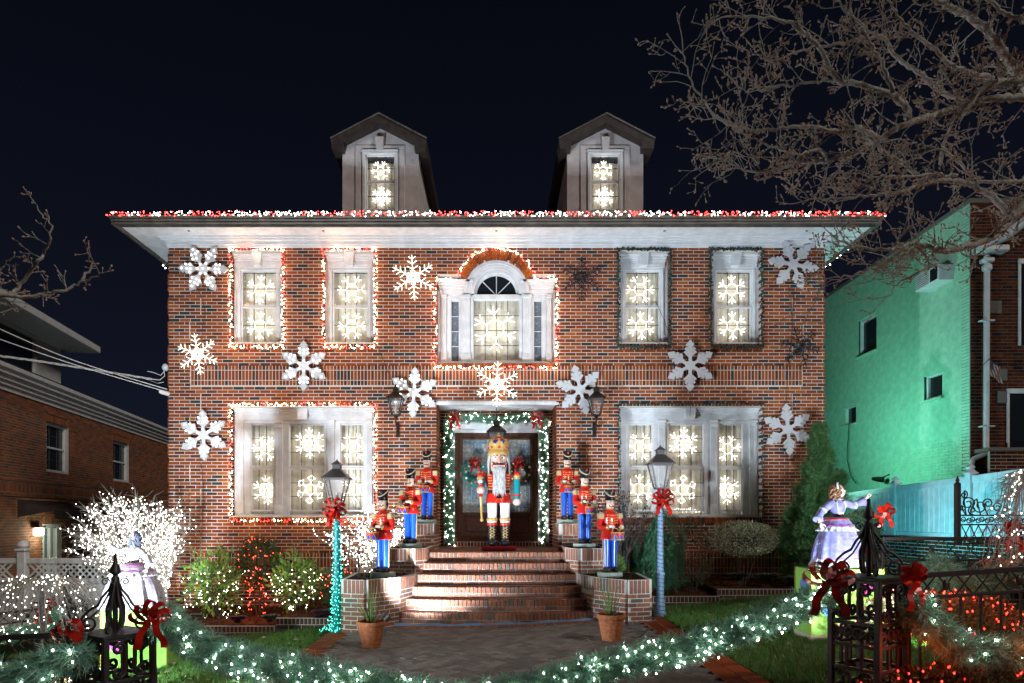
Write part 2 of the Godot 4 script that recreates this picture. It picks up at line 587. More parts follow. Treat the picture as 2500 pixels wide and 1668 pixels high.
func front_wall(house: Node3D) -> void:
	var wall := Node3D.new()
	wall.name = "front_wall"
	house.add_child(wall)
	var k := masonry(wall, 300)
	var top := 7.07
	var half := 6.515
	var holes := [[-1.197, 1.197, 1.0, 3.976], [-1.19, 1.19, 4.76, 6.50], [0.0, 6.2, 0.67]]
	for s: float in [-1.0, 1.0]:
		for w: Array in [[-5.30, -4.28, 5.15, 7.0], [-3.46, -2.44, 5.15, 7.0], [-5.30, -2.44, 1.70, 3.90]]:
			holes.append([minf(w[0] * s, w[1] * s), maxf(w[0] * s, w[1] * s), w[2], w[3]])
	var edged := holes.duplicate()               # the bricks on end above and below each opening take the place of courses
	for h: Array in holes.slice(3):
		edged.append([h[0], h[1], h[2] - 2 * COURSE, h[2] + 0.01])
		edged.append([h[0], h[1], h[3] - 0.01, h[3] + 0.07])
	var rows := 109
	for r in rows:
		var yc := top - (r + 0.5) * COURSE
		var y := yc
		for sp: Vector2 in spans(yc, -half, half, holes):
			k.mortar.box(Vector3((sp.x + sp.y) * 0.5, yc, -WALL - 0.12), Vector3(sp.y - sp.x, COURSE, 0.24))
		var belt := (yc > 4.316 and yc < 4.716) or (yc > 0.587 and yc < 0.993)
		var m := (r + 6) % 7
		var block := (r + 6) / 7
		var proud_block := m < 5
		var qw := 0.416 if block % 2 == 0 else 0.634
		if r < 2:
			proud_block = false
		for sp: Vector2 in spans(yc, -half, half, edged):
			# cut the span where the corner blocks and the belts begin
			var cuts := [sp.x, sp.y]
			for c: float in [-half + qw, half - qw, -6.08, 6.08]:
				if absf(c) == 6.08 and not belt:
					continue
				if absf(c) != 6.08 and (not proud_block or belt):
					continue
				if c > sp.x + 0.02 and c < sp.y - 0.02:
					cuts.append(c)
			cuts.sort()
			for i in cuts.size() - 1:
				var a: float = cuts[i]
				var e: float = cuts[i + 1]
				var mid := (a + e) * 0.5
				if belt and absf(mid) < 6.08:
					continue
				var corner := absf(mid) > half - qw and proud_block
				if corner:
					k.mortar.box(Vector3(mid, yc, -WALL + 0.007), Vector3(e - a, COURSE, 0.016))
				var proud := 0.018 if corner else 0.0035
				var x: float = floor((a + half) / 0.213) * 0.213 - half + (0.1065 if r % 2 == 0 else 0.0)
				while x > a:
					x -= 0.213
				while x < e - 0.005:
					var l := maxf(x, a)
					var q := minf(x + 0.213, e)
					if q - l > 0.035:
						var at_edge := (l == a and a > -half + 0.01) or (q == e and e < half - 0.01)
						var deep := 0.215 if at_edge and (l == sp.x or q == sp.y) else 0.05
						var l2 := l + (0.006 if l != sp.x or l <= -half else -0.004)
						var q2 := q - (0.006 if q != sp.y or q >= half else -0.004)
						if corner and l <= -half + 0.001:
							l2 = l - 0.018
						if corner and q >= half - 0.001:
							q2 = q + 0.018
						var near := yc > 1.3 and yc < 2.3 and absf(mid) < 6.6
						lay(k, Vector3((l2 + q2) * 0.5, y, -WALL + proud - deep * 0.5), Vector3(q2 - l2, COURSE - 0.0135, deep), Basis.IDENTITY, near and deep < 0.1)
					x += 0.213
	for by: float in [4.316, 0.587]:
		for sp: Vector2 in spans(by + 0.2, -6.08, 6.08, holes):
			soldiers(k, Vector3(sp.x, by, -WALL), Vector3.RIGHT, sp.y - sp.x, 0.1015, false)
			soldiers(k, Vector3(sp.x, by + 0.1015, -WALL), Vector3.RIGHT, sp.y - sp.x, 0.203, false)
			soldiers(k, Vector3(sp.x, by + 0.3045, -WALL), Vector3.RIGHT, sp.y - sp.x, 0.1015, false)
	for h: Array in holes.slice(3):
		soldiers(k, Vector3(h[0], h[2] - 2 * COURSE, -WALL), Vector3.RIGHT, h[1] - h[0], 2 * COURSE, false, 0.010, 0.2)
		soldiers(k, Vector3(h[0], h[3], -WALL), Vector3.RIGHT, h[1] - h[0], 0.07, false, 0.006, 0.2)
	soldiers(k, Vector3(-1.19, 4.66, -WALL), Vector3.RIGHT, 2.38, 0.10, false, 0.009, 0.2)
	# bricks on end round the arch
	for i in 30:
		var a := PI * (i + 0.5) / 30
		var dirv := Vector3(cos(a), sin(a), 0)
		if 6.2 + sin(a) * 0.7 > 6.47:
			lay(k, Vector3(0, 6.2, -WALL + 0.010 - 0.1) + dirv * 0.735, Vector3(0.062, 0.17, 0.2), Basis(Vector3(dirv.y, -dirv.x, 0), dirv, Vector3(0, 0, 1)), false)
	finish(k)
	# brick sides of the porch recess
	var side := masonry(wall, 0)
	for s: float in [-1.0, 1.0]:
		var y0 := 1.07
		var h := 43 * COURSE
		if s < 0:
			courses(side, Vector3(-1.197, y0, -WALL - 0.05), Vector3(0, 0, -1), 1.0 - 0.05, h, false)
		else:
			courses(side, Vector3(1.197, y0, -WALL - 1.0), Vector3(0, 0, 1), 1.0 - 0.05, h, false)
	courses(side, Vector3(-1.197, 1.07, -WALL - 1.0), Vector3.RIGHT, 2.394, 43 * COURSE, false)
	finish(side)

# ---------- the house ----------

func bx(s: Shape, x0: float, x1: float, y0: float, y1: float, d0: float, d1: float, bev := 0.006) -> void:
	var o := Vector3((x0 + x1) * 0.5, (y0 + y1) * 0.5, -(d0 + d1) * 0.5)
	var z := Vector3(absf(x1 - x0), absf(y1 - y0), absf(d1 - d0))
	if bev > 0.0:
		s.cbox(o, z, bev)
	else:
		s.box(o, z)

# one glazed sash: frame, bars and every pane, as sub-parts of the window
func sash(w: Node3D, x0: float, x1: float, y0: float, y1: float, d: float, cols: int, rows: int, frame := 0.035, bar_mat := "grey_metal") -> void:
	var s := Shape.new()
	bx(s, x0 - frame, x1 + frame, y1, y1 + frame, d - 0.02, d + 0.02, 0.004)
	bx(s, x0 - frame, x1 + frame, y0 - frame, y0, d - 0.02, d + 0.02, 0.004)
	bx(s, x0 - frame, x0, y0, y1, d - 0.018, d + 0.02, 0.004)
	bx(s, x1, x1 + frame, y0, y1, d - 0.018, d + 0.02, 0.004)
	obj("sash", s, M.white_trim, w)
	var pw := (x1 - x0) / cols
	var ph := (y1 - y0) / rows
	for i in range(1, cols):
		var b := Shape.new()
		bx(b, x0 + i * pw - 0.006, x0 + i * pw + 0.006, y0, y1, d - 0.006, d + 0.012, 0.0)
		obj("glazing_bar", b, M[bar_mat], w)
	for i in range(1, rows):
		var b := Shape.new()
		bx(b, x0, x1, y0 + i * ph - 0.006, y0 + i * ph + 0.006, d - 0.004, d + 0.010, 0.0)
		obj("glazing_bar", b, M[bar_mat], w)
	var q := Shape.new()
	q.face(Vector3.ZERO, Vector3(pw * 0.5 - 0.002, 0, 0), Vector3(0, ph * 0.5 - 0.002, 0))
	var pane := q.mesh()
	for i in cols:
		for j in rows:
			obj("pane", pane, M.pane, w, Transform3D(Basis.IDENTITY, Vector3(x0 + (i + 0.5) * pw, y0 + (j + 0.5) * ph, -d - 0.014)))

func curtain(w: Node3D, x0: float, x1: float, y0: float, y1: float, d: float) -> void:
	var s := Shape.new()
	var steps := int((x1 - x0) / 0.025)
	var px := x0
	var ph := R(0, 6)
	var f := func(x: float) -> float: return d + 0.007 * sin(x * 47.0 + ph) + 0.006 * sin(x * 23.0 + ph * 2.0)
	for i in steps:
		var x: float = lerpf(x0, x1, float(i + 1) / steps)
		s.quad(Vector3(px, y1, -f.call(px)), Vector3(x, y1, -f.call(x)), Vector3(x, y0, -f.call(x)), Vector3(px, y0, -f.call(px)))
		px = x
	obj("curtain", s, M.curtain, w)
	var b := Shape.new()
	bx(b, x0 - 0.1, x1 + 0.1, y0 - 0.1, y1 + 0.1, d + 0.05, d + 0.09, 0.0)
	obj("room_wall", b, M.dim_room, w)

func window_part(house: Node3D) -> Node3D:
	var w := Node3D.new()
	w.name = "window"
	house.add_child(w, true)
	return w

func keystone(s: Shape, x: float, y0: float, y1: float, w0: float, w1: float, d: float, depth := 0.09) -> void:
	s.prism(PackedVector2Array([Vector2(-w0, y0), Vector2(w0, y0), Vector2(w1, y1), Vector2(-w1, y1)]), depth, Transform3D(Basis.IDENTITY, Vector3(x, 0, -d)))

func upper_window(house: Node3D, cx: float) -> void:
	var w := window_part(house)
	var d := WALL + 0.20
	var s := Shape.new()
	var x0 := cx - 0.44
	var x1 := cx + 0.44
	bx(s, x0 - 0.07, x0, 5.16, 6.99, d + 0.02, d + 0.12)
	bx(s, x1, x1 + 0.07, 5.16, 6.99, d + 0.02, d + 0.12)
	bx(s, x0, x0 + 0.07, 5.20, 6.73, d, d + 0.12)
	bx(s, x1 - 0.07, x1, 5.20, 6.73, d, d + 0.12)
	bx(s, x0 + 0.022, x0 + 0.048, 5.22, 6.71, d - 0.014, d + 0.01)
	bx(s, x1 - 0.048, x1 - 0.022, 5.22, 6.71, d - 0.014, d + 0.01)
	bx(s, x0 + 0.07, x1 - 0.07, 6.685, 6.73, d + 0.02, d + 0.12)
	bx(s, x0 - 0.015, x1 + 0.015, 6.73, 6.86, d - 0.01, d + 0.12)
	bx(s, x0 - 0.015, x1 + 0.015, 6.775, 6.81, d - 0.016, d + 0.12)
	bx(s, x0 - 0.03, x1 + 0.03, 6.86, 6.90, d - 0.03, d + 0.12)
	bx(s, x0 - 0.045, x1 + 0.045, 6.90, 6.95, d - 0.055, d + 0.12)
	bx(s, x0 - 0.06, x1 + 0.06, 6.95, 6.995, d - 0.085, d + 0.12)
	bx(s, x0 - 0.02, x1 + 0.02, 5.155, 5.20, d - 0.035, d + 0.14)
	obj("surround", s, M.white_trim, w)
	var ks := Shape.new()
	keystone(ks, cx, 6.745, 7.03, 0.075, 0.105, d - 0.06, 0.14)
	obj("keystone", ks, M.white_trim, w)
	sash(w, x0 + 0.10, x1 - 0.10, 5.99, 6.665, d + 0.07, 3, 2, 0.03)
	sash(w, x0 + 0.11, x1 - 0.11, 5.245, 5.925, d + 0.05, 3, 2, 0.035)
	curtain(w, x0 + 0.05, x1 - 0.05, 5.2, 6.70, d + 0.24)

func triple_window(house: Node3D, mirror: float) -> void:
	var w := window_part(house)
	var d := WALL + 0.22
	var s := Shape.new()
	var X := func(zx: float) -> float: return (zx * 0.001641 - 5.410)
	var span := func(t: Shape, a: float, e: float, y0: float, y1: float, d0: float, d1: float, bev: float) -> void:
		var p: float = X.call(a)
		var q: float = X.call(e)
		bx(t, minf(p * mirror, q * mirror), maxf(p * mirror, q * mirror), y0, y1, d0, d1, bev)
	span.call(s, 90, 1770, 3.66, 3.78, d - 0.005, d + 0.14, 0.005)
	span.call(s, 84, 1776, 3.78, 3.82, d - 0.03, d + 0.14, 0.005)
	span.call(s, 78, 1782, 3.82, 3.86, d - 0.06, d + 0.14, 0.005)
	span.call(s, 66, 1794, 3.86, 3.905, d - 0.09, d + 0.14, 0.005)
	span.call(s, 90, 1770, 1.705, 1.755, d - 0.04, d + 0.16, 0.006)
	for gap: Array in [[180, 255], [545, 575], [660, 735], [1172, 1215], [1300, 1367], [1655, 1700]]:
		span.call(s, gap[0], gap[1], 1.755, 3.66, d + 0.03, d + 0.14, 0.004)
	span.call(s, 55, 90, 1.70, 3.90, d + 0.02, d + 0.14, 0.004)
	span.call(s, 1770, 1815, 1.70, 3.90, d + 0.02, d + 0.14, 0.004)
	span.call(s, 180, 1700, 3.60, 3.66, d + 0.02, d + 0.14, 0.004)
	obj("surround", s, M.white_trim, w)
	var ks := Shape.new()
	keystone(ks, X.call(924.0) * mirror, 3.67, 3.95, 0.085, 0.115, d - 0.05, 0.14)
	obj("keystone", ks, M.white_trim, w)
	for p: Array in [[90, 180], [575, 660], [1215, 1300], [1700, 1770]]:
		var t := Shape.new()
		span.call(t, p[0], p[1], 1.755, 3.66, d - 0.01, d + 0.13, 0.005)
		span.call(t, p[0] - 4, p[1] + 4, 1.755, 1.95, d - 0.03, d + 0.01, 0.005)
		span.call(t, p[0] - 4, p[1] + 4, 3.50, 3.53, d - 0.03, d + 0.01, 0.005)
		span.call(t, p[0] - 6, p[1] + 6, 3.60, 3.66, d - 0.035, d + 0.01, 0.005)
		for i in 5:
			var c: float = lerpf(p[0], p[1], (i + 0.5) / 5.0)
			span.call(t, c - 5.0, c + 5.0, 1.97, 3.49, d - 0.018, d, 0.004)
		obj("pilaster", t, M.white_trim, w)
	for g: Array in [[262, 538], [742, 1165], [1374, 1648]]:
		var a: float = X.call(g[0]) * mirror
		var e: float = X.call(g[1]) * mirror
		sash(w, minf(a, e), maxf(a, e), 2.745, 3.565, d + 0.09, 3, 3)
		sash(w, minf(a, e) + 0.012, maxf(a, e) - 0.012, 1.845, 2.665, d + 0.07, 3, 3)
		curtain(w, minf(a, e) - 0.05, maxf(a, e) + 0.05, 1.76, 3.62, d + 0.26)

func arc_band(s: Shape, c: Vector3, r0: float, r1: float, depth: float, a0 := 0.0, a1 := PI, steps := 24) -> void:
	for i in steps:
		var p := lerpf(a0, a1, float(i) / steps)
		var q := lerpf(a0, a1, float(i + 1) / steps)
		var u := Vector3(cos(p), sin(p), 0)
		var w := Vector3(cos(q), sin(q), 0)
		var z := Vector3(0, 0, depth)
		s.quad_out(c + u * r0 + z, c + u * r1 + z, c + w * r1 + z, c + w * r0 + z, Vector3(0, 0, 1))
		s.quad_out(c + u * r1, c + u * r1 + z, c + w * r1 + z, c + w * r1, u + w)
		s.quad_out(c + u * r0, c + u * r0 + z, c + w * r0 + z, c + w * r0, -u - w)

func arched_window(house: Node3D) -> void:
	var w := window_part(house)
	var d := WALL + 0.20
	var s := Shape.new()
	for m: float in [-1.0, 1.0]:
		var sp := func(a: float, e: float, y0: float, y1: float, d0: float, d1: float) -> void:
			bx(s, minf(a * m, e * m), maxf(a * m, e * m), y0, y1, d0, d1, 0.005)
		sp.call(0.50, 1.15, 6.19, 6.30, d, d + 0.16)
		sp.call(0.49, 1.165, 6.30, 6.36, d - 0.03, d + 0.16)
		sp.call(0.48, 1.18, 6.36, 6.42, d - 0.06, d + 0.16)
		sp.call(0.47, 1.20, 6.42, 6.475, d - 0.095, d + 0.16)
		sp.call(1.11, 1.21, 4.75, 6.30, d + 0.02, d + 0.14)
		sp.call(0.47, 0.527, 4.83, 6.19, d + 0.02, d + 0.14)
		sp.call(0.71, 0.753, 4.83, 6.19, d + 0.03, d + 0.14)
		sp.call(0.922, 1.007, 4.83, 6.19, d + 0.03, d + 0.14)
		sp.call(0.753, 0.922, 6.088, 6.19, d + 0.03, d + 0.14)
	bx(s, -1.17, 1.17, 4.76, 4.835, d - 0.04, d + 0.16)
	bx(s, -0.47, 0.47, 6.10, 6.20, d + 0.01, d + 0.14)
	bx(s, -0.47, 0.47, 4.835, 4.86, d + 0.02, d + 0.14)
	for r: Array in [[0.452, 0.50, 0.02], [0.50, 0.545, 0.045], [0.545, 0.59, 0.065], [0.59, 0.655, 0.095]]:
		arc_band(s, Vector3(0, 6.2, -d - 0.1), r[0], r[1], 0.1 + r[2])
	obj("surround", s, M.white_trim, w)
	for c: float in [-1.065, -0.62, 0.62, 1.065]:
		var t := Shape.new()
		var hw := 0.056 if absf(c) > 1.0 else 0.09
		bx(t, c - hw, c + hw, 4.835, 6.19, d - 0.01, d + 0.13)
		bx(t, c - hw - 0.008, c + hw + 0.008, 4.835, 5.0, d - 0.03, d)
		bx(t, c - hw - 0.008, c + hw + 0.008, 6.12, 6.19, d - 0.035, d)
		for i in 4:
			var x := c + hw * (-0.66 + 0.44 * i)
			bx(t, x - 0.008, x + 0.008, 5.03, 6.08, d - 0.018, d)
		obj("pilaster", t, M.white_trim, w)
	sash(w, -0.455, 0.455, 4.88, 6.09, d + 0.08, 4, 4, 0.02)
	curtain(w, -0.5, 0.5, 4.80, 6.14, d + 0.24)
	for m: float in [-1.0, 1.0]:
		sash(w, minf(0.765 * m, 0.910 * m), maxf(0.765 * m, 0.910 * m), 4.86, 6.075, d + 0.08, 1, 4, 0.015, "white_trim")
		var b := Shape.new()
		bx(b, minf(0.72 * m, 0.95 * m), maxf(0.72 * m, 0.95 * m), 4.83, 6.12, d + 0.13, d + 0.16, 0.0)
		obj("blind", b, M.blue_glass, w)
	var f := Shape.new()
	arc_band(f, Vector3(0, 6.2, -d - 0.12), 0.40, 0.455, 0.04)
	for a: float in [0.25, 0.5, 0.75]:
		f.tube([Vector3(0, 6.2, -d - 0.09), Vector3(cos(PI * a) * 0.42, 6.2 + sin(PI * a) * 0.42, -d - 0.09)], 0.010, 0.010, 4)
	obj("fanlight_bar", f, M.white_trim, w)
	for i in 4:
		var g := Shape.new()
		var c := Vector3(0, 6.2, -d - 0.11)
		for j in 5:
			var a0 := PI * (i + j / 5.0) / 4.0
			var a1 := PI * (i + (j + 1) / 5.0) / 4.0
			g.tri_out(c, c + Vector3(cos(a0), sin(a0), 0) * 0.45, c + Vector3(cos(a1), sin(a1), 0) * 0.45, Vector3(0, 0, 1))
		obj("pane", g, M.dark_glass, w)

func dormer(house: Node3D, cx: float) -> void:
	var o := Node3D.new()
	o.name = "dormer"
	house.add_child(o, true)
	var d := 14.1
	var hw := 0.79
	var y0 := 7.3
	var s := Shape.new()
	bx(s, cx - hw, cx - 0.35, y0, 9.33, d, d + 0.15, 0.0)
	bx(s, cx + 0.34, cx + hw, y0, 9.33, d, d + 0.15, 0.0)
	bx(s, cx - 0.35, cx + 0.34, 9.28, 9.33, d, d + 0.15, 0.0)
	s.prism(PackedVector2Array([Vector2(-hw, 9.33), Vector2(hw, 9.33), Vector2(hw, 9.37), Vector2(0, 9.78), Vector2(-hw, 9.37)]), 0.15, Transform3D(Basis.IDENTITY, Vector3(cx, 0, -d - 0.075)))
	for m: float in [-1.0, 1.0]:
		bx(s, minf(cx + m * hw, cx + m * (hw - 0.08)), maxf(cx + m * hw, cx + m * (hw - 0.08)), y0, 9.35, d + 0.15, d + 4.2, 0.0)
	obj("dormer_wall", s, M.stucco, o)
	var t := Shape.new()
	bx(t, cx - 0.52, cx - 0.40, y0, 9.34, d - 0.03, d + 0.002, 0.01)
	bx(t, cx + 0.39, cx + 0.51, y0, 9.34, d - 0.03, d + 0.002, 0.01)
	bx(t, cx - 0.52, cx + 0.51, 9.34, 9.415, d - 0.03, d + 0.002, 0.01)
	obj("flat_moulding", t, M.stucco, o)
	var ks := Shape.new()
	keystone(ks, cx - 0.005, 9.30, 9.54, 0.065, 0.085, d - 0.06, 0.12)
	bx(ks, cx - 0.095, cx + 0.085, 9.53, 9.565, d - 0.10, d, 0.004)
	obj("keystone", ks, M.stucco, o)
	var f := Shape.new()
	bx(f, cx - 0.37, cx - 0.31, y0, 9.25, d - 0.05, d + 0.10)
	bx(f, cx + 0.30, cx + 0.36, y0, 9.25, d - 0.05, d + 0.10)
	bx(f, cx - 0.38, cx + 0.37, 9.27, 9.305, d - 0.075, d + 0.10)
	bx(f, cx - 0.36, cx + 0.35, 9.235, 9.27, d - 0.055, d + 0.10)
	obj("window_frame", f, M.white_trim, o)
	var r := Shape.new()
	for m: float in [-1.0, 1.0]:
		var poly := PackedVector2Array([Vector2(0, 9.95), Vector2(m * 0.98, 9.44), Vector2(m * 0.96, 9.24), Vector2(m * 0.73, 9.24), Vector2(m * 0.73, 9.40), Vector2(0, 9.77)])
		if m < 0:
			poly.reverse()
		r.prism(poly, 4.4, Transform3D(Basis.IDENTITY, Vector3(cx, 0, -d + 0.22 - 2.2)))
	obj("dormer_roof", r, M.brown_fascia, o)
	var v := Shape.new()
	for m: float in [-1.0, 1.0]:
		v.tube([Vector3(cx, 9.96, -d + 0.235), Vector3(cx + m * 0.985, 9.447, -d + 0.235)], 0.016, 0.016, 6)
	obj("drip_edge", v, M.gutter, o)
	var w := window_part(house)
	sash(w, cx - 0.28, cx + 0.275, 8.715, 9.22, d + 0.06, 3, 2, 0.03)
	sash(w, cx - 0.275, cx + 0.27, 8.12, 8.645, d + 0.04, 3, 2, 0.035)
	curtain(w, cx - 0.33, cx + 0.32, 7.6, 9.15, d + 0.20)

func make_house() -> void:
	var house := thing("brick_house", "red brick two storey house with white trim, two dormers and glowing windows", "house")
	front_wall(house)
	var sd := Shape.new()
	for s: float in [-1.0, 1.0]:
		bx(sd, minf(s * 6.515, s * 6.27), maxf(s * 6.515, s * 6.27), -0.8, 7.07, WALL + 0.24, WALL + 10.0, 0.0)
	bx(sd, -6.27, 6.27, -0.8, 7.07, WALL + 9.7, WALL + 9.95, 0.0)
	bx(sd, -6.515, 6.515, -0.9, -0.31, WALL + 0.01, WALL + 0.24, 0.0)
	obj("side_wall", sd, M.brick1, house)
	var floor_ := Shape.new()
	bx(floor_, -6.27, 6.27, 7.075, 7.12, WALL + 0.02, WALL + 9.9, 0.0)
	bx(floor_, -6.27, 6.27, 4.0, 4.08, WALL + 0.6, WALL + 9.6, 0.0)
	obj("attic_floor", floor_, M.dim_room, house)
	# eaves
	var e := 7.15
	var sf := Shape.new()
	bx(sf, -e, e, 7.235, 7.26, 12.87, WALL + 10.0, 0.0)
	obj("soffit", sf, M.white_trim, house)
	for x: float in [-5.95, -3.35, 0.0, 3.25, 6.0]:
		var sc := Shape.new()
		sc.lathe([Vector2(0.0, -0.012), Vector2(0.022, -0.010), Vector2(0.026, 0.0)], 10, Transform3D(Basis.IDENTITY, Vector3(x, 7.233, -13.12)))
		obj("soffit_cap", sc, M.gutter, house)
	var cr := Shape.new()
	for b: Array in [[7.05, 7.10, 0.03], [7.10, 7.125, 0.055], [7.125, 7.165, 0.045], [7.165, 7.20, 0.12], [7.20, 7.236, 0.165]]:
		bx(cr, -6.515 - b[2], 6.515 + b[2], b[0], b[1], WALL - b[2], WALL + 6.0, 0.004)
	obj("cornice", cr, M.white_trim, house)
	var gt := Shape.new()
	for s: float in [-1.0, 1.0]:
		bx(gt, minf(s * e, s * (e + 0.03)), maxf(s * e, s * (e + 0.03)), 7.19, 7.27, 12.87, WALL + 10, 0.004)
		bx(gt, minf(s * (e + 0.03), s * (e + 0.13)), maxf(s * (e + 0.03), s * (e + 0.13)), 7.23, 7.36, 12.80, WALL + 10, 0.01)
	bx(gt, -e - 0.03, e + 0.03, 7.19, 7.27, 12.84, 12.87, 0.004)
	bx(gt, -e - 0.10, e + 0.10, 7.23, 7.275, 12.78, 12.84, 0.012)
	bx(gt, -e - 0.12, e + 0.12, 7.275, 7.32, 12.75, 12.84, 0.012)
	bx(gt, -e - 0.14, e + 0.14, 7.32, 7.365, 12.72, 12.84, 0.012)
	obj("gutter", gt, M.gutter, house)
	# low hipped roof
	var rf := Shape.new()
	var y := 7.33
	var ry := 8.75
	var a := Vector3(-e, y, -12.86)
	var b := Vector3(e, y, -12.86)
	var c := Vector3(e, y, -WALL - 10)
	var d := Vector3(-e, y, -WALL - 10)
	var p := Vector3(-2.9, ry, -18)
	var q := Vector3(2.9, ry, -18)
	rf.quad_out(a, b, q, p, Vector3(0, 1, 1))
	rf.quad_out(d, c, q, p, Vector3(0, 1, -1))
	rf.tri_out(a, d, p, Vector3(-1, 1, 0))
	rf.tri_out(b, c, q, Vector3(1, 1, 0))
	obj("roof", rf, M.roof_felt, house)
	dormer(house, -2.41)
	dormer(house, 2.26)
	for x: float in [-4.803, -2.953, 2.953, 4.803]:
		upper_window(house, x)
	arched_window(house)
	triple_window(house, 1.0)
	triple_window(house, -1.0)
	porch(house)

func leaded(parent: Node3D, x0: float, x1: float, y0: float, y1: float, d: float, flip: bool) -> void:
	var w := x1 - x0
	var h := y1 - y0
	# pieces of coloured glass between lead strips: u0, u1, v0, v1, cream?
	var cells := [[0, 1, 0.94, 1, 0], [0, 0.14, 0.06, 0.94, 1], [0.86, 1, 0.06, 0.94, 1], [0, 1, 0, 0.06, 1], [0.14, 0.34, 0.80, 0.94, 1], [0.34, 0.66, 0.80, 0.94, 0], [0.66, 0.86, 0.80, 0.94, 1], [0.14, 0.86, 0.66, 0.80, 1], [0.14, 0.38, 0.36, 0.66, 0], [0.62, 0.86, 0.36, 0.66, 0], [0.38, 0.62, 0.36, 0.66, 1], [0.14, 0.30, 0.14, 0.36, 0], [0.30, 0.50, 0.14, 0.36, 0], [0.50, 0.70, 0.14, 0.36, 0], [0.70, 0.86, 0.14, 0.36, 0], [0.14, 0.50, 0.06, 0.14, 1], [0.50, 0.86, 0.06, 0.14, 0]]
	var ld := Shape.new()
	for c: Array in cells:
		var u0: float = c[0]
		var u1: float = c[1]
		if flip:
			u0 = 1.0 - c[1]
			u1 = 1.0 - c[0]
		var s := Shape.new()
		bx(s, x0 + u0 * w + 0.004, x0 + u1 * w - 0.004, y0 + c[2] * h + 0.004, y0 + c[3] * h - 0.004, d - 0.004, d + 0.01, 0.0)
		obj("pane", s, M.cream_glass if (c[4] == 1) != flip else M.blue_glass, parent)
		for e: Array in [[u0, u1, c[2], c[2]], [u0, u0, c[2], c[3]]]:
			bx(ld, x0 + e[0] * w - 0.004, x0 + e[1] * w + 0.004, y0 + e[2] * h - 0.004, y0 + e[3] * h + 0.004, d - 0.012 if e[0] == e[1] else d - 0.011, d - 0.002, 0.0)
	bx(ld, x0, x1, y1 - 0.012, y1, d - 0.011, d, 0.0)
	bx(ld, x1 - 0.012, x1, y0, y1, d - 0.012, d, 0.0)
	obj("lead_strip", ld, M.lead, parent)

func porch(house: Node3D) -> void:
	var d := WALL + 1.0
	var s := Shape.new()
	bx(s, -1.19, 1.19, 3.966, 4.0, WALL - 0.03, d, 0.004)
	bx(s, -1.235, 1.235, 3.930, 3.975, WALL - 0.045, WALL + 0.03, 0.006)
	obj("porch_ceiling", s, M.white_trim, house)
	var t := Shape.new()
	var fd := d - 0.08
	for m: float in [-1.0, 1.0]:
		bx(t, minf(m * 0.885, m * 1.12), maxf(m * 0.885, m * 1.12), 1.09, 3.78, fd, d + 0.01, 0.006)
		bx(t, minf(m * 0.90, m * 0.96), maxf(m * 0.90, m * 0.96), 1.09, 3.50, fd - 0.02, d, 0.006)
	bx(t, -0.885, 0.885, 3.49, 3.78, fd, d + 0.01, 0.006)
	bx(t, -0.96, 0.96, 3.49, 3.55, fd - 0.02, d, 0.006)
	obj("door_surround", t, M.white_trim, house)
	var door := Node3D.new()
	door.name = "double_door"
	house.add_child(door)
	var f := Shape.new()
	bx(f, -0.885, -0.80, 1.11, 3.49, fd + 0.01, d, 0.008)
	bx(f, 0.80, 0.885, 1.11, 3.49, fd + 0.01, d, 0.008)
	bx(f, -0.80, 0.80, 3.41, 3.49, fd + 0.012, d, 0.008)
	obj("door_frame", f, M.wood, door)
	for m: float in [-1.0, 1.0]:
		var l := Shape.new()
		var x0 := minf(m * 0.02, m * 0.80)
		var x1 := maxf(m * 0.02, m * 0.80)
		var g0 := x0 + 0.085
		var g1 := x1 - 0.085
		bx(l, x0, g0, 1.12, 3.41, fd + 0.03, d, 0.006)
		bx(l, g1, x1, 1.12, 3.41, fd + 0.03, d, 0.006)
		bx(l, g0, g1, 3.35, 3.41, fd + 0.03, d, 0.006)
		bx(l, g0, g1, 1.72, 1.80, fd + 0.03, d, 0.006)
		bx(l, g0, g1, 1.12, 1.32, fd + 0.03, d, 0.006)
		bx(l, g0, g1, 1.32, 1.72, fd + 0.055, d, 0.004)
		bx(l, g0 + 0.07, g1 - 0.07, 1.38, 1.66, fd + 0.035, d, 0.02)
		obj("door_leaf", l, M.wood, door)
		leaded(door, g0, g1, 1.80, 3.35, fd + 0.05, m > 0)
		var h := Shape.new()
		h.tube([Vector3(m * 0.065, 1.95, -fd - 0.01), Vector3(m * 0.065, 2.0, -fd + 0.04), Vector3(m * 0.065, 2.2, -fd + 0.04), Vector3(m * 0.065, 2.25, -fd - 0.01)], 0.012, 0.012, 6)
		obj("door_handle", h, M.lead, door)
	var k := masonry(house, 60)
	soldiers(k, Vector3(-1.1, 1.075, -d + 0.12), Vector3.RIGHT, 2.2, 0.10, true, 0.006, 0.12, true, "threshold_brick")
	k.node = door
	finish(k)
	var n := TextMesh.new()
	n.text = "1172"
	var sf := SystemFont.new()
	sf.font_names = PackedStringArray(["Droid Serif"])
	sf.font_italic = true
	n.font = sf
	n.font_size = 64
	n.pixel_size = 0.0022
	n.depth = 0.006
	var num := obj("house_number", n, M.wire, door, Transform3D(Basis.IDENTITY, Vector3(0.56, 1.855, -fd - 0.030)))
	num.position.z = -fd - 0.036
	var np := Shape.new()
	bx(np, 0.40, 0.72, 1.805, 1.90, fd + 0.038, fd + 0.046, 0.0)
	obj("number_plate", np, M.cream_glass, door)

# ---------- ground, path, steps ----------

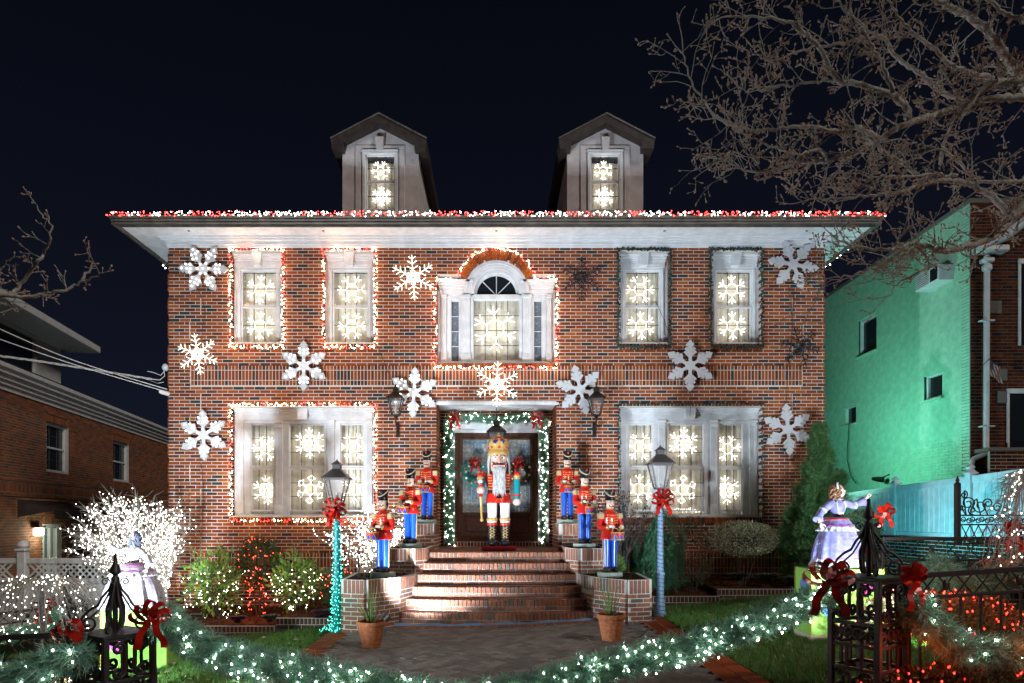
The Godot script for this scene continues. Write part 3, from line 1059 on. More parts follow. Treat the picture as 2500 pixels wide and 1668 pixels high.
func make_ground() -> void:
	var s := Shape.new()
	var xs := [-60.0, -20.0, -9.0, -7.0, -5.0, -3.5, -2.6, -2.0, -1.0, 0.0, 1.0, 2.0, 2.6, 3.5, 5.0, 7.0, 9.0, 20.0, 60.0]
	for i in xs.size() - 1:
		for d: Array in [[-40.0, 0.0], [0.0, 6.0], [6.0, 12.0], [12.0, 30.0], [30.0, 90.0]]:
			s.quad_out(Vector3(xs[i], G(xs[i]) - 0.012, -d[0]), Vector3(xs[i + 1], G(xs[i + 1]) - 0.012, -d[0]), Vector3(xs[i + 1], G(xs[i + 1]) - 0.012, -d[1]), Vector3(xs[i], G(xs[i]) - 0.012, -d[1]), UP)
	structure(obj("ground", s, M.ground))
	# paved path: herringbone pavers between borders of red brick
	var path: Node3D = Node3D.new()
	path.name = "path"
	add_child(path)
	structure(path)
	var bed := Shape.new()
	for i in range(-5, 5):
		var a := i * 0.525
		var e := a + 0.525
		bed.quad_out(Vector3(a, G(a) - 0.004, -4.0), Vector3(e, G(e) - 0.004, -4.0), Vector3(e, G(e) - 0.004, -11.0), Vector3(a, G(a) - 0.004, -11.0), UP)
	obj("sand_bed", bed, M.joint_sand, path)
	var c := 0.105
	var turn := Basis(UP, PI / 4)
	var list: Array = []
	for i in range(-50, 120):
		for j in range(-90, 90):
			var k := posmod(i - j, 4)
			if k != 0 and k != 3:
				continue
			var q := Vector2(i + 1.0, j + 0.5) * c if k == 0 else Vector2(i + 0.5, j + 1.0) * c
			var w := turn * Vector3(q.x, 0, q.y)
			var x := w.x
			var d := 4.4 - w.z
			if absf(x) < 2.24 and d > 4.4 and d < 10.75:
				list.append([d, x, k])
	list.sort_custom(func(a: Array, b: Array) -> bool: return a[0] < b[0])
	var pm := Shape.new()
	pm.cbox(Vector3.ZERO, Vector3(0.198, 0.05, 0.092), 0.005)
	var paver := pm.mesh()
	var rest := Shape.new()
	var kept := 0
	var tilt := Basis(Vector3(0, 0, 1), atan(0.03))
	for p: Array in list:
		var at := Vector3(p[1], G(p[1]) - 0.015 + R(-0.002, 0.002), -p[0])
		var b := tilt * turn * (Basis.IDENTITY if p[2] == 0 else Basis(UP, PI / 2)) * Basis.from_euler(Vector3(R(-0.012, 0.012), 0, R(-0.012, 0.012)))
		if p[0] > 6.9 and kept < 300:
			kept += 1
			obj("paver", paver, M["paver%d" % (rng.randi() % 4)], path, Transform3D(b, at))
		else:
			var w := R(0.21, 0.35)
			rest.col = Color(w, w * 0.95, w * 0.88)
			rest.box(at, Vector3(0.198, 0.05, 0.092), b, true)
	relief(tinted("paver", 0.8, noise_fine, 4.0), 0.6)
	stuff(obj("paving", rest, M.paver, path))
	var k := masonry(path, 160)
	for s2: float in [-1.0, 1.0]:
		for i in 66:
			for r in 2:
				var d := 10.7 - i * 0.1 - 0.05 * r
				var x := s2 * (2.325 + r * 0.185)
				lay(k, Vector3(x, G(x) - 0.012 + R(-0.001, 0.001), -d), Vector3(0.178, 0.05, 0.094), Basis(Vector3(0, 0, 1), 0.03), d > 6.6, "border_brick", rng.randi() % 3)
	finish(k)

func step_front(i: int, x: float) -> float:
	var w := 1.22 + 0.092 * i
	return 12.0 - 0.28 * i + lerpf(0.05, 0.28, i / 5.0) * (x / w) * (x / w)

func make_steps() -> void:
	var o := thing("front_steps", "six curved red brick steps rising to the double front door", "steps")
	var k := masonry(o, 420, "step_brick")
	var flat := Basis(Vector3(1, 0, 0), Vector3(0, 0, -1), Vector3(0, 1, 0))
	for i in 6:
		var y := 1.07 - 0.178 * i
		var w := 1.22 + 0.092 * i
		var poly := PackedVector2Array()
		for j in 25:
			var x := lerpf(-w - 0.06, w + 0.06, j / 24.0)
			poly.append(Vector2(x, step_front(i, x) + 0.014))
		poly.append(Vector2(w + 0.06, 13.0 if i < 5 else 12.0))
		poly.append(Vector2(-w - 0.06, 13.0 if i < 5 else 12.0))
		var hgt := y - 0.008 + 0.25 if i == 5 else 0.178
		k.mortar.prism(poly, hgt, Transform3D(flat, Vector3(0, y - 0.008 - hgt * 0.5, 0)))
		var x := -w + 0.02
		while x < w:
			var slope := (step_front(i, x + 0.01) - step_front(i, x - 0.01)) / 0.02
			var dirv := Vector3(1, 0, -slope).normalized()
			var nrm := dirv.cross(UP)
			var b := Basis(dirv, UP, nrm)
			var f := Vector3(x, 0, -step_front(i, x))
			lay(k, f - nrm * 0.135 + UP * (y - 0.05), Vector3(0.0577, 0.10, 0.27), b, true, "nosing_brick")
			x += 0.0677 * dirv.x
		x = -w + 0.05 - (0.1 if i % 2 == 0 else 0.0)
		while x < w:
			var slope := (step_front(i, x + 0.01) - step_front(i, x - 0.01)) / 0.02
			var dirv := Vector3(1, 0, -slope).normalized()
			var nrm := dirv.cross(UP)
			lay(k, Vector3(x, y - 0.139, -step_front(i, x)) - nrm * 0.042, Vector3(0.203, 0.0577, 0.07), Basis(dirv, UP, nrm), true, "riser_brick")
			x += 0.213 * dirv.x
	# landing
	var row := 0
	var d := 12.36
	while d < 14.36:
		var x := -1.25 - 0.1 * (row % 2)
		while x < 1.2:
			lay(k, Vector3(x + 0.1, 1.042, -d), Vector3(0.203, 0.05, 0.092), Basis.IDENTITY, false)
			x += 0.213
		row += 1
		d += 0.102
	k.mortar.prism(PackedVector2Array([Vector2(-1.19, 12.9), Vector2(1.19, 12.9), Vector2(1.19, 14.45), Vector2(-1.19, 14.45)]), 0.9, Transform3D(flat, Vector3(0, 0.6, 0)))
	# a kerb of bricks on end along the foot of the steps
	var x2 := -1.55
	while x2 < 1.56:
		var slope := (step_front(5, x2 + 0.01) - step_front(5, x2 - 0.01)) / 0.02
		var dirv := Vector3(1, 0, -slope).normalized()
		var nrm := dirv.cross(UP)
		lay(k, Vector3(x2, G(x2) + 0.004, -step_front(5, x2)) + nrm * 0.19, Vector3(0.0577, 0.04, 0.2), Basis(dirv, UP, nrm), true, "foot_brick")
		x2 += 0.0677 * dirv.x
	finish(k)

func make_piers() -> void:
	var shapes := [
		[[Vector2(-2.38, 11.75), Vector2(-2.33, 10.45), Vector2(-2.0, 10.36), Vector2(-1.60, 10.88), Vector2(-1.42, 11.5), Vector2(-1.42, 11.75)], -0.2, 0.735, [0, 1, 2, 3]],
		[[Vector2(-1.95, 12.85), Vector2(-1.86, 11.75), Vector2(-1.45, 11.66), Vector2(-1.27, 11.95), Vector2(-1.24, 12.85)], 0.0, 1.155, [0, 1, 2, 3]],
		[[Vector2(-1.58, 13.49), Vector2(-1.56, 12.85), Vector2(-1.24, 12.84), Vector2(-1.20, 13.49)], 0.3, 1.57, [0, 1, 2]],
	]
	for side: float in [-1.0, 1.0]:
		for i in 3:
			var name_ := ["low brick planter with dark soil", "middle brick pier stepping up the stair side", "tall brick pier against the house wall"][i] as String
			var o := thing("stair_pier", "%s, %s of the front steps" % [name_, "left" if side < 0 else "right"], "pier", Vector3.ZERO, 0.0, "brick piers flanking the steps")
			var k := masonry(o, 200, "step_brick")
			var poly: Array = []
			for p: Vector2 in shapes[i][0]:
				poly.append(Vector2(p.x * side, p.y))
			var seen: Array = shapes[i][3].duplicate()
			if side > 0:
				poly.reverse()
				var n := poly.size()
				seen = seen.map(func(e: int) -> int: return posmod(n - 2 - e, n))
			brick_pier(k, poly, shapes[i][1], shapes[i][2], 0.215, seen)
			finish(k)
			var top := Shape.new()
			var flat := Basis(Vector3(1, 0, 0), Vector3(0, 0, -1), Vector3(0, 1, 0))
			top.prism(PackedVector2Array(poly), 0.05, Transform3D(flat, Vector3(0, shapes[i][2] - 0.027, 0)))
			obj("soil" if i < 2 else "pier_top", top, M.soil if i < 2 else M.old_mortar, o)
			if i < 2:
				var clods := Shape.new()
				for c in 40:
					var p := Vector3(R(-2.3, -1.5) * side, shapes[i][2], -R(10.6, 11.7)) if i == 0 else Vector3(R(-1.85, -1.4) * side, shapes[i][2], -R(11.85, 12.6))
					if i == 0 and absf(p.x) < 2.4 - (p.z + 11.7) * -0.1 and Geometry2D.is_point_in_polygon(Vector2(p.x, -p.z), PackedVector2Array(poly)):
						clods.ball(p, Vector3(R(0.01, 0.03), R(0.008, 0.02), R(0.01, 0.03)), 5, 3)
					elif i == 1:
						clods.ball(p, Vector3(R(0.01, 0.03), R(0.008, 0.02), R(0.01, 0.03)), 5, 3)
				stuff(obj("soil_crumbs", clods, M.soil, o))

# a raised bed: kerb of old bricks and mulch behind it
func bed(called: String, x0: float, x1: float, d0: float, d1: float, y0: float, y1: float, label: String) -> void:
	var o := thing(called, label, "garden bed", Vector3.ZERO, 0.0, "raised beds along the house")
	var k := masonry(o, 120, "kerb_brick")
	soldiers(k, Vector3(x0, y1 - 0.11, -d0), Vector3.RIGHT, x1 - x0, 0.11, true, 0.006, 0.1, true, "kerb_brick")
	courses(k, Vector3(x0, y0 - 0.06, -d0), Vector3.RIGHT, x1 - x0, y1 - 0.11 - y0 + 0.06, true)
	k.rest.col = Color.WHITE
	finish(k, "old_mortar")
	var s := Shape.new()
	var steps := 14
	for i in steps:
		var a := lerpf(x0, x1, float(i) / steps)
		var e := lerpf(x0, x1, float(i + 1) / steps)
		s.quad_out(Vector3(a, y1 - 0.02, -d0 - 0.06), Vector3(e, y1 - 0.02, -d0 - 0.06), Vector3(e, y1 + 0.05, -d1), Vector3(a, y1 + 0.05, -d1), UP)
	obj("mulch", s, M.mulch, o)
	var chip := Shape.new()
	chip.box(Vector3.ZERO, Vector3(0.05, 0.006, 0.014))
	var pl: Array = []
	for i in int((x1 - x0) * 260):
		var d := R(d0 + 0.08, d1 - 0.05)
		pl.append(Transform3D(Basis.from_euler(Vector3(R(-0.5, 0.5), R(0, 6), R(-0.5, 0.5))), Vector3(R(x0, x1), y1 - 0.015 + (d - d0) / (d1 - d0) * 0.07 + R(0, 0.012), -d)))
	scatter("mulch_chips", chip.mesh(), M.mulch, pl, o)

func make_beds() -> void:
	bed("garden_bed", -6.4, -3.72, 11.35, 13.49, -0.30, -0.13, "mulched left bed with lit shrubs and the lower stretch of dark brick kerb")
	bed("garden_bed", -3.70, -2.36, 11.38, 13.49, -0.14, 0.0, "short mulched bed with raised dark kerb beside the left stair planter")
	bed("garden_bed", 2.40, 3.90, 11.86, 13.49, 0.10, 0.31, "dark shady bed behind the right lamp post with low brick kerb")
	bed("garden_bed", 3.92, 6.9, 12.02, 13.49, 0.24, 0.42, "dark bed with ornamental cabbages under the domed shrub")

func make_lawn() -> void:
	var cl := Shape.new()
	for i in 7:
		var a := i * 2.4
		var o := Vector3(cos(a), 0, sin(a)) * (0.010 + 0.004 * i)
		var side := Vector3(-sin(a * 1.7), 0, cos(a * 1.7)) * 0.0028
		var tip := o + Vector3(cos(a * 1.3) * 0.022, 0.040 + 0.008 * (i % 3), sin(a * 1.3) * 0.022)
		cl.tri(o - side, o + side, tip)
	var mesh := cl.mesh()
	for part in 2:
		var pl: Array = []
		var tints := PackedColorArray()
		for i in 23000:
			var t := rng.randf()
			var d := lerpf(5.2, 11.4 if part == 0 else 11.95, t * t * 0.35 + t * 0.65)
			var x := R(-8.2, -2.62) if part == 0 else R(2.62, 6.6)
			if part == 0 and (d > 11.25 or absf(x) > 0.78 * d + 0.2 or (x > -2.75 and d > 10.2)):
				continue
			if part == 1 and (x < 3.9 and d > 11.75):
				continue
			var s := R(0.7, 1.25)
			pl.append(Transform3D(Basis(UP, R(0, 6.28)).scaled(Vector3(s, s * R(0.7, 1.2), s)), Vector3(x, G(x) - 0.012, -d)))
			var g := R(0.7, 1.2)
			var dry := R(0.0, 0.03) if rng.randf() < 0.8 else 0.06
			tints.append(Color((0.05 + dry) * g, 0.19 * g, 0.025 * g))
		var o := scatter("lawn", mesh, M.leaf, pl, self, tints)
		tag(o, "short green lawn %s" % ["on the left of the paved path", "on the right of the paved path round the green box"][part], "lawn")
	var lf := Shape.new()
	lf.tri(Vector3(-0.03, 0, 0), Vector3(0, 0.012, 0.035), Vector3(0.035, 0.004, 0))
	lf.tri(Vector3(-0.03, 0, 0), Vector3(0.035, 0.004, 0), Vector3(0.004, 0.014, -0.04))
	var pl2: Array = []
	var t2 := PackedColorArray()
	for i in 90:
		var x := R(2.7, 6.0) if i % 2 else R(-6.0, -2.5)
		var d := R(6.8, 11.3)
		pl2.append(Transform3D(Basis.from_euler(Vector3(R(-0.3, 0.3), R(0, 6), R(-0.3, 0.3))).scaled(Vector3.ONE * R(0.7, 1.4)), Vector3(x, G(x) + 0.025, -d)))
		t2.append([Color(0.35, 0.26, 0.17), Color(0.25, 0.12, 0.06), Color(0.42, 0.36, 0.26)][i % 3])
	tag(scatter("fallen_leaves", lf.mesh(), M.plain, pl2, self, t2), "dry tan leaves fallen on the lawn", "leaves")

# ---------- lights and snowflakes ----------

func spaced(pts: Array, step: float) -> Array:
	var out: Array = []
	var left := 0.0
	for i in pts.size() - 1:
		var a: Vector3 = pts[i]
		var b: Vector3 = pts[i + 1]
		var l := a.distance_to(b)
		var t := left
		while t < l:
			out.append(a.lerp(b, t / l))
			t += step
		left = t - l
	return out

func bulb_mesh(r: float) -> ArrayMesh:
	var s := Shape.new()
	s.ball(Vector3.ZERO, Vector3(r, r * 1.35, r), 6, 4)
	return s.mesh()

func glow(parent: Node3D, at: Vector3, lin: Color, energy: float, size := 0.05) -> void:
	var l := OmniLight3D.new()
	l.name = "lamp_light"
	l.light_color = lin.linear_to_srgb()
	l.light_energy = energy
	l.light_size = size
	l.omni_range = 8.0
	l.omni_attenuation = 2.0
	l.shadow_enabled = true
	l.position = at
	parent.add_child(l, true)

# a cable with small bulbs; "kinds" holds [material, share]
func light_string(called: String, label: String, group: String, path: Array, step: float, kinds: Array, jitter: float, r := 0.012, cable := "green_wire", out := Vector3(0, 0, 1)) -> Node3D:
	var o := thing(called, label, "string lights", Vector3.ZERO, 0.0, group)
	var wire: Array = []
	for p: Vector3 in spaced(path, 0.09):
		wire.append(p + rv(jitter * 0.35) * Vector3(1, 1, 0.3))
	if wire.size() > 1:
		var s := Shape.new()
		s.tube(wire, 0.0045, 0.0045, 4)
		obj("cable", s, M[cable], o)
	var sets := {}
	var run := 0
	var cur: String = kinds[0][0]
	for p: Vector3 in spaced(path, step):
		if run <= 0:
			run = rng.randi_range(2, 7)
			var x := rng.randf()
			for k: Array in kinds:
				x -= k[1]
				cur = k[0]
				if x <= 0.0:
					break
		run -= 1
		if not sets.has(cur):
			sets[cur] = []
		sets[cur].append(Transform3D(Basis.from_euler(rv(3.0)), p + rv(jitter) * Vector3(1, 1, 0.4) + out * R(0.0, 0.015)))
	for k: String in sets:
		scatter("bulb", bulb_mesh(r), M[k], sets[k], o)
	return o

func rect_path(x0: float, x1: float, y0: float, y1: float, d: float) -> Array:
	return [Vector3(x0, y0, -d), Vector3(x0, y1, -d), Vector3(x1, y1, -d), Vector3(x1, y0, -d), Vector3(x0, y0, -d)]

func make_window_strings() -> void:
	var d := 13.455
	var arch: Array = [Vector3(-1.215, 4.66, -d), Vector3(-1.215, 6.42, -d), Vector3(-0.80, 6.43, -d)]
	for i in 21:
		var a := lerpf(PI - 0.26, 0.26, i / 20.0)
		arch.append(Vector3(cos(a) * 0.80, 6.23 + sin(a) * 0.81, -d))
	arch.append_array([Vector3(0.80, 6.43, -d), Vector3(1.20, 6.43, -d), Vector3(1.19, 4.66, -d), Vector3(-1.215, 4.66, -d)])
	var lit := [[rect_path(-5.265, -4.235, 5.07, 7.01, d), "lit red and white lights framing the upper window at the far left"], [rect_path(-3.43, -2.40, 5.07, 7.01, d), "lit red and white lights framing the second upper window from the left"], [arch, "lit red and white lights tracing the arched middle window"], [rect_path(-5.265, -2.41, 1.63, 3.93, d), "lit red and white lights framing the lower left triple window"]]
	for e: Array in lit:
		var o := light_string("string_lights", e[1], "lit strings on the front wall", e[0], 0.027, [["white_bulb", 0.66], ["red_bulb", 0.34]], 0.036, 0.0076)
		var pts := spaced(e[0], 1.1)
		for p: Vector3 in pts:
			glow(o, p + Vector3(0, 0, 0.22), Color(1.0, 0.46, 0.18), 0.045)
	var dark := [[rect_path(2.42, 3.44, 5.07, 7.01, d) + rect_path(2.42, 3.44, 5.07, 7.01, d), "unlit dark green light string round the third upper window with trim"], [rect_path(4.25, 5.27, 5.07, 7.01, d) + rect_path(4.25, 5.27, 5.07, 7.01, d), "unlit dark green light string round the upper window at the far right"], [[Vector3(2.43, 1.63, -d), Vector3(2.43, 3.95, -d), Vector3(5.28, 3.95, -d), Vector3(5.28, 1.63, -d)], "unlit dark green light string round the lower right triple window"]]
	for e: Array in dark:
		light_string("dark_string_lights", e[1], "unlit strings on the right of the house", e[0], 0.03, [["green_wire", 0.7], ["clear_rope", 0.3]], 0.034, 0.017)
		# a second loose strand keeps the cord thick
	var eave: Array = [Vector3(-7.29, 7.385, -12.73), Vector3(7.29, 7.385, -12.73)]
	var g := light_string("eave_lights", "thick run of lit red and white lights along the front gutter", "", eave, 0.0145, [["cool_bulb", 0.42], ["red_bulb", 0.58]], 0.05, 0.0080)
	for i in 8:
		glow(g, Vector3(-6.3 + i * 1.8, 7.5, -12.4), Color(1.0, 0.55, 0.45), 0.04)
	light_string("eave_lights", "sparse lit lights running back along the right eave", "", [Vector3(7.31, 7.3, -12.9), Vector3(7.31, 7.28, -16.0)], 0.17, [["cool_bulb", 0.6], ["red_bulb", 0.4]], 0.03, 0.014, "green_wire", Vector3(1, 0, 0))
	light_string("eave_lights", "few tiny lit lights under the left eave", "", [Vector3(-7.31, 7.22, -14.9), Vector3(-7.31, 7.22, -16.1)], 0.12, [["red_bulb", 0.6], ["cool_bulb", 0.4]], 0.01, 0.012, "green_wire", Vector3(-1, 0, 0))

# strokes of a rope-light snowflake of radius 1
func flake_lines(kind: int) -> Array:
	var out: Array = []
	for i in 6:
		var a := PI / 2 + TAU * i / 6
		var u := Vector3(cos(a), sin(a), 0)
		var w := Vector3(-sin(a), cos(a), 0)
		var v := Vector3(cos(a + TAU / 6), sin(a + TAU / 6), 0)
		match kind:
			0:
				out.append([u * 0.42, v * 0.42])
				out.append([u * 0.42, u * 1.0])
				out.append([u * 0.66 + u * 0.24 + w * 0.27, u * 0.64, u * 0.66 + u * 0.24 - w * 0.27])
			1:
				out.append([u * 0.12, u * 1.0])
				out.append([u * 0.62 + w * 0.26 + u * 0.24, u * 0.62, u * 0.62 - w * 0.26 + u * 0.24])
				out.append([u * 0.36 + w * 0.22 + u * 0.16, u * 0.36, u * 0.36 - w * 0.22 + u * 0.16])
				out.append([u * 0.36, (u + v) * 0.30, v * 0.36])
			2:
				out.append([u * 0.40, u * 0.62])
				out.append([u * 0.40, v * 0.40])
				out.append([u * 0.62, u * 0.80 + w * 0.26, u * 1.0, u * 0.80 - w * 0.26, u * 0.62])
			3:
				out.append([u * 0.05, u * 1.0])
				for q: Array in [[0.80, 0.15], [0.60, 0.20], [0.38, 0.24]]:
					out.append([u * (q[0] + 0.13) + w * q[1], u * q[0], u * (q[0] + 0.13) - w * q[1]])
				out.append([u * 0.06, u * 0.26 + w * 0.10, u * 0.36])
				out.append([u * 0.06, u * 0.26 - w * 0.10, u * 0.36])
	return out

func rope_flake(called: String, label: String, group: String, at: Vector3, r: float, kind: int, turn: float, rope: String, rr := 0.0085) -> Node3D:
	var o := thing(called, label, "snowflake light", at, 0.0, group)
	var s := Shape.new()
	var f := Shape.new()
	for line: Array in flake_lines(kind):
		var pts: Array = []
		var back: Array = []
		for p: Vector3 in line:
			pts.append(p.rotated(Vector3(0, 0, 1), turn) * r)
			back.append(p.rotated(Vector3(0, 0, 1), turn) * r + Vector3(0, 0, -0.018))
		s.tube(pts, rr, rr, 6)
		f.tube(back, 0.004, 0.004, 4)
	obj("rope_light", s, M[rope], o)
	obj("wire_frame", f, M.white_wire if rope != "outdoor_rope_light" else M.wire, o)
	return o

func window_flake(label: String, at: Vector3, r: float, kind: int) -> void:
	var o := rope_flake("window_snowflake", label, "rope light snowflakes hung in the windows", at, r, kind, R(-0.12, 0.12) + (PI / 6 if kind == 0 and rng.randf() < 0.3 else 0.0), "rope_light")
	var s := Shape.new()
	var e := Vector3(R(0.12, 0.22), -r - R(0.03, 0.1), 0.0)
	s.tube([Vector3(0.04, -r * 0.5, 0), Vector3(0.10, -r * 0.9, 0.005), e], 0.003, 0.003, 4)
	obj("cord", s, M.wire, o)
	glow(o, Vector3(0, 0, 0.05), Color(1, 0.92, 0.78), 0.014, 0.1)

func make_window_flakes() -> void:
	var d := 13.84
	var cols := ["far left", "second from left", "second from right", "far right"]
	for i in 4:
		var x: float = [-4.803, -2.953, 2.953, 4.803][i]
		window_flake("glowing rope snowflake in the top sash of the upper window, %s" % cols[i], Vector3(x + R(-0.03, 0.02), 6.34, -d), 0.29, 0)
		window_flake("glowing rope snowflake in the bottom sash of the upper window, %s" % cols[i], Vector3(x + R(-0.02, 0.03), 5.60, -d), 0.285, 0)
	window_flake("largest rope snowflake glowing in the arched middle window", Vector3(-0.03, 5.54, -d), 0.455, 0)
	for m: float in [-1.0, 1.0]:
		var side := "left" if m < 0 else "right"
		var c := 0
		for q: Array in [[410, 575, 0.27, 0], [965, 505, 0.32, 1], [1512, 550, 0.287, 0], [430, 1095, 0.30, 1], [975, 1085, 0.287, 2], [1522, 1080, 0.30, 0]]:
			var x: float = (q[0] * 0.001641 - 5.410) * -m
			var y: float = 4.0455 - 0.001641 * q[1]
			var which: String = ["outer", "wide middle", "inner"][c % 3]
			window_flake("glowing rope snowflake in the %s sash of the %s pane, lower %s triple window" % ["top" if c < 3 else "bottom", which, side], Vector3(x, y, -13.905), q[2], q[3])
			c += 1
	for i in 2:
		var x: float = [-2.41, 2.26][i]
		var side: String = ["left", "right"][i]
		window_flake("small rope snowflake in the top sash of the %s dormer window" % side, Vector3(x - 0.02, 8.97, -14.23), 0.20, 0)
		window_flake("small rope snowflake in the bottom sash of the %s dormer window" % side, Vector3(x, 8.42, -14.23), 0.21, 1)

# foam snowflake panel: arms with two pairs of barbs and a diamond tip
func panel_mesh(r: float) -> ArrayMesh:
	var s := Shape.new()
	var hub := PackedVector2Array()
	for i in 12:
		var a := TAU * i / 12
		hub.append(Vector2(cos(a), sin(a)) * r * (0.24 if i % 2 else 0.19))
	s.prism(hub, 0.034)
	for i in 6:
		var z := Basis(Vector3(0, 0, 1), TAU * i / 6)
		s.prism(PackedVector2Array([Vector2(-0.055, 0.12) * r, Vector2(0.055, 0.12) * r, Vector2(0.075, 0.75) * r, Vector2(-0.075, 0.75) * r]), 0.036, Transform3D(z, Vector3.ZERO))
		s.prism(PackedVector2Array([Vector2(0, 0.63) * r, Vector2(0.165, 0.83) * r, Vector2(0.0, 1.02) * r, Vector2(-0.165, 0.83) * r]), 0.042, Transform3D(z, Vector3.ZERO))
		for m: float in [-1.0, 1.0]:
			for q: Array in [[0.36, 0.30], [0.53, 0.25]]:
				var b := z * Basis(Vector3(0, 0, 1), -m * 0.80)
				s.prism(PackedVector2Array([Vector2(-0.052, 0) * r, Vector2(0.052, 0) * r, Vector2(0.058, q[1]) * r, Vector2(-0.058, q[1]) * r]), 0.030, Transform3D(b, z * Vector3(0, q[0] * r, 0)))
	return s.mesh()

func make_wall_flakes() -> void:
	var d := 13.41
	var lit := [[466, 617, 57, 0.5, "white glitter snowflake with lit bulbs at the upper left corner under the eave"], [697, 840, 57, 0.0, "white glitter snowflake with lit bulbs between the two left upper windows' sills and the belt"], [467, 999, 58, 0.04, "white glitter snowflake with lit bulbs left of the lower left triple window"], [950, 901, 58, -0.05, "white glitter snowflake with lit bulbs beside the left wall lantern"]]
	for e: Array in lit:
		var r: float = e[2] * 1.0638 / FOCAL * d
		var o := thing("panel_snowflake", e[4], "snowflake light", P(e[0] * 1.0638, e[1] * 1.0638, d), 0.0, "white glitter snowflakes with bulbs")
		var b := Basis(Vector3(0, 0, 1), e[3])
		obj("foam_panel", panel_mesh(r), M.glitter, o, Transform3D(b, Vector3.ZERO))
		var pl: Array = []
		for i in 6:
			var z := b * Basis(Vector3(0, 0, 1), TAU * i / 6)
			for q: Vector2 in [Vector2(0, 0.22), Vector2(0.0, 0.48), Vector2(0.16, 0.52), Vector2(-0.16, 0.52), Vector2(0.15, 0.68), Vector2(-0.15, 0.68), Vector2(0, 0.84), Vector2(0, 0.66)]:
				if rng.randf() < 0.9:
					pl.append(Transform3D(Basis.IDENTITY, z * Vector3(q.x * r, q.y * r, 0.03) + rv(0.012) * Vector3(1, 1, 0)))
		pl.append(Transform3D(Basis.IDENTITY, Vector3(0, 0, 0.03)))
		var s := Shape.new()
		s.ball(Vector3.ZERO, Vector3(0.0125, 0.0125, 0.0125), 8, 5)
		scatter("globe_bulb", s.mesh(), M.globe_bulb, pl, o)
		glow(o, Vector3(0, 0, 0.35), Color(1, 0.93, 0.82), 0.03, 0.2)
	var plain := [[1332, 895, 58, 0.25, "unlit white glitter snowflake beside the right wall lantern"], [1584, 839, 58, 0.0, "unlit white glitter snowflake on the belt course between the right upper windows"], [1821, 607, 58, 0.35, "unlit white glitter snowflake at the upper right corner under the eave"], [1808, 986, 59, 0.08, "unlit white glitter snowflake right of the lower right triple window"]]
	for e: Array in plain:
		var r: float = e[2] * 1.0638 / FOCAL * d
		var o := thing("panel_snowflake", e[4], "snowflake decoration", P(e[0] * 1.0638, e[1] * 1.0638, d), 0.0, "white glitter snowflakes without light")
		obj("foam_panel", panel_mesh(r), M.glitter, o, Transform3D(Basis(Vector3(0, 0, 1), e[3]), Vector3.ZERO))
		var s := Shape.new()
		s.tube([Vector3(0, -r, -0.02), Vector3(0.03, -r - 0.2, -0.05), Vector3(0.01, -r - 0.5, -0.05)], 0.004, 0.004, 4)
		obj("cord", s, M.wire, o)
	var ropes := [[453, 813, 48, 0.15, "bright rope light snowflake at the left edge of the wall between floors", "outdoor_rope_light"], [948, 637, 52, 0.06, "bright rope light snowflake left of the arched middle window", "outdoor_rope_light"], [1141, 882, 52, -0.03, "bright rope light snowflake over the front door lintel", "outdoor_rope_light"], [1335, 640, 50, 0.0, "unlit dark wire snowflake right of the arched middle window", "clear_rope"], [1837, 797, 47, 0.3, "unlit dark wire snowflake at the right edge of the wall", "clear_rope"]]
	for e: Array in ropes:
		var on: bool = e[5] != "clear_rope"
		var at := P(e[0] * 1.0638, e[1] * 1.0638, d)
		if on and e[1] == 882:
			at = P(e[0] * 1.0638, e[1] * 1.0638, 13.38)
		var o := rope_flake("rope_snowflake", e[4], "lit rope snowflakes on the wall" if on else "unlit wire snowflakes on the wall", at, e[2] * 1.0638 / FOCAL * d, 3, e[3], e[5], 0.0065 if on else 0.010)
		if on:
			glow(o, Vector3(0, 0, 0.16), Color(1, 0.62, 0.32), 0.05, 0.2)
	# thin cords on the wall
	var cords := [[[480, 700, 500, 762, 490, 860], "thin dark cord hanging below the top left snowflake"], [[1600, 735, 1637, 830, 1760, 868], "thin dark cord from the unlit wire snowflake towards the third upper window"], [[1925, 700, 1935, 800, 1920, 980], "dark cord dropping between the right edge snowflakes"], [[1590, 830, 1700, 880, 1745, 895], "thin dark cord running to the belt course snowflake"], [[490, 1130, 495, 1250, 490, 1390], "thin dark cord running down the left of the wall to the ground"], [[905, 820, 935, 880, 975, 960], "thin dark cord slanting towards the left wall lantern"]]
	for c: Array in cords:
		var s := Shape.new()
		var q: Array = c[0]
		s.tube([P(q[0], q[1], 13.47), P((q[0] + q[2]) * 0.5 + 4, (q[1] + q[3]) * 0.5, 13.47), P(q[2], q[3], 13.47), P((q[2] + q[4]) * 0.5 - 3, (q[3] + q[5]) * 0.5, 13.47), P(q[4], q[5], 13.47)], 0.005, 0.005, 4)
		tag(obj("power_cord", s, M.wire), c[1], "cord")

# ---------- lamps ----------

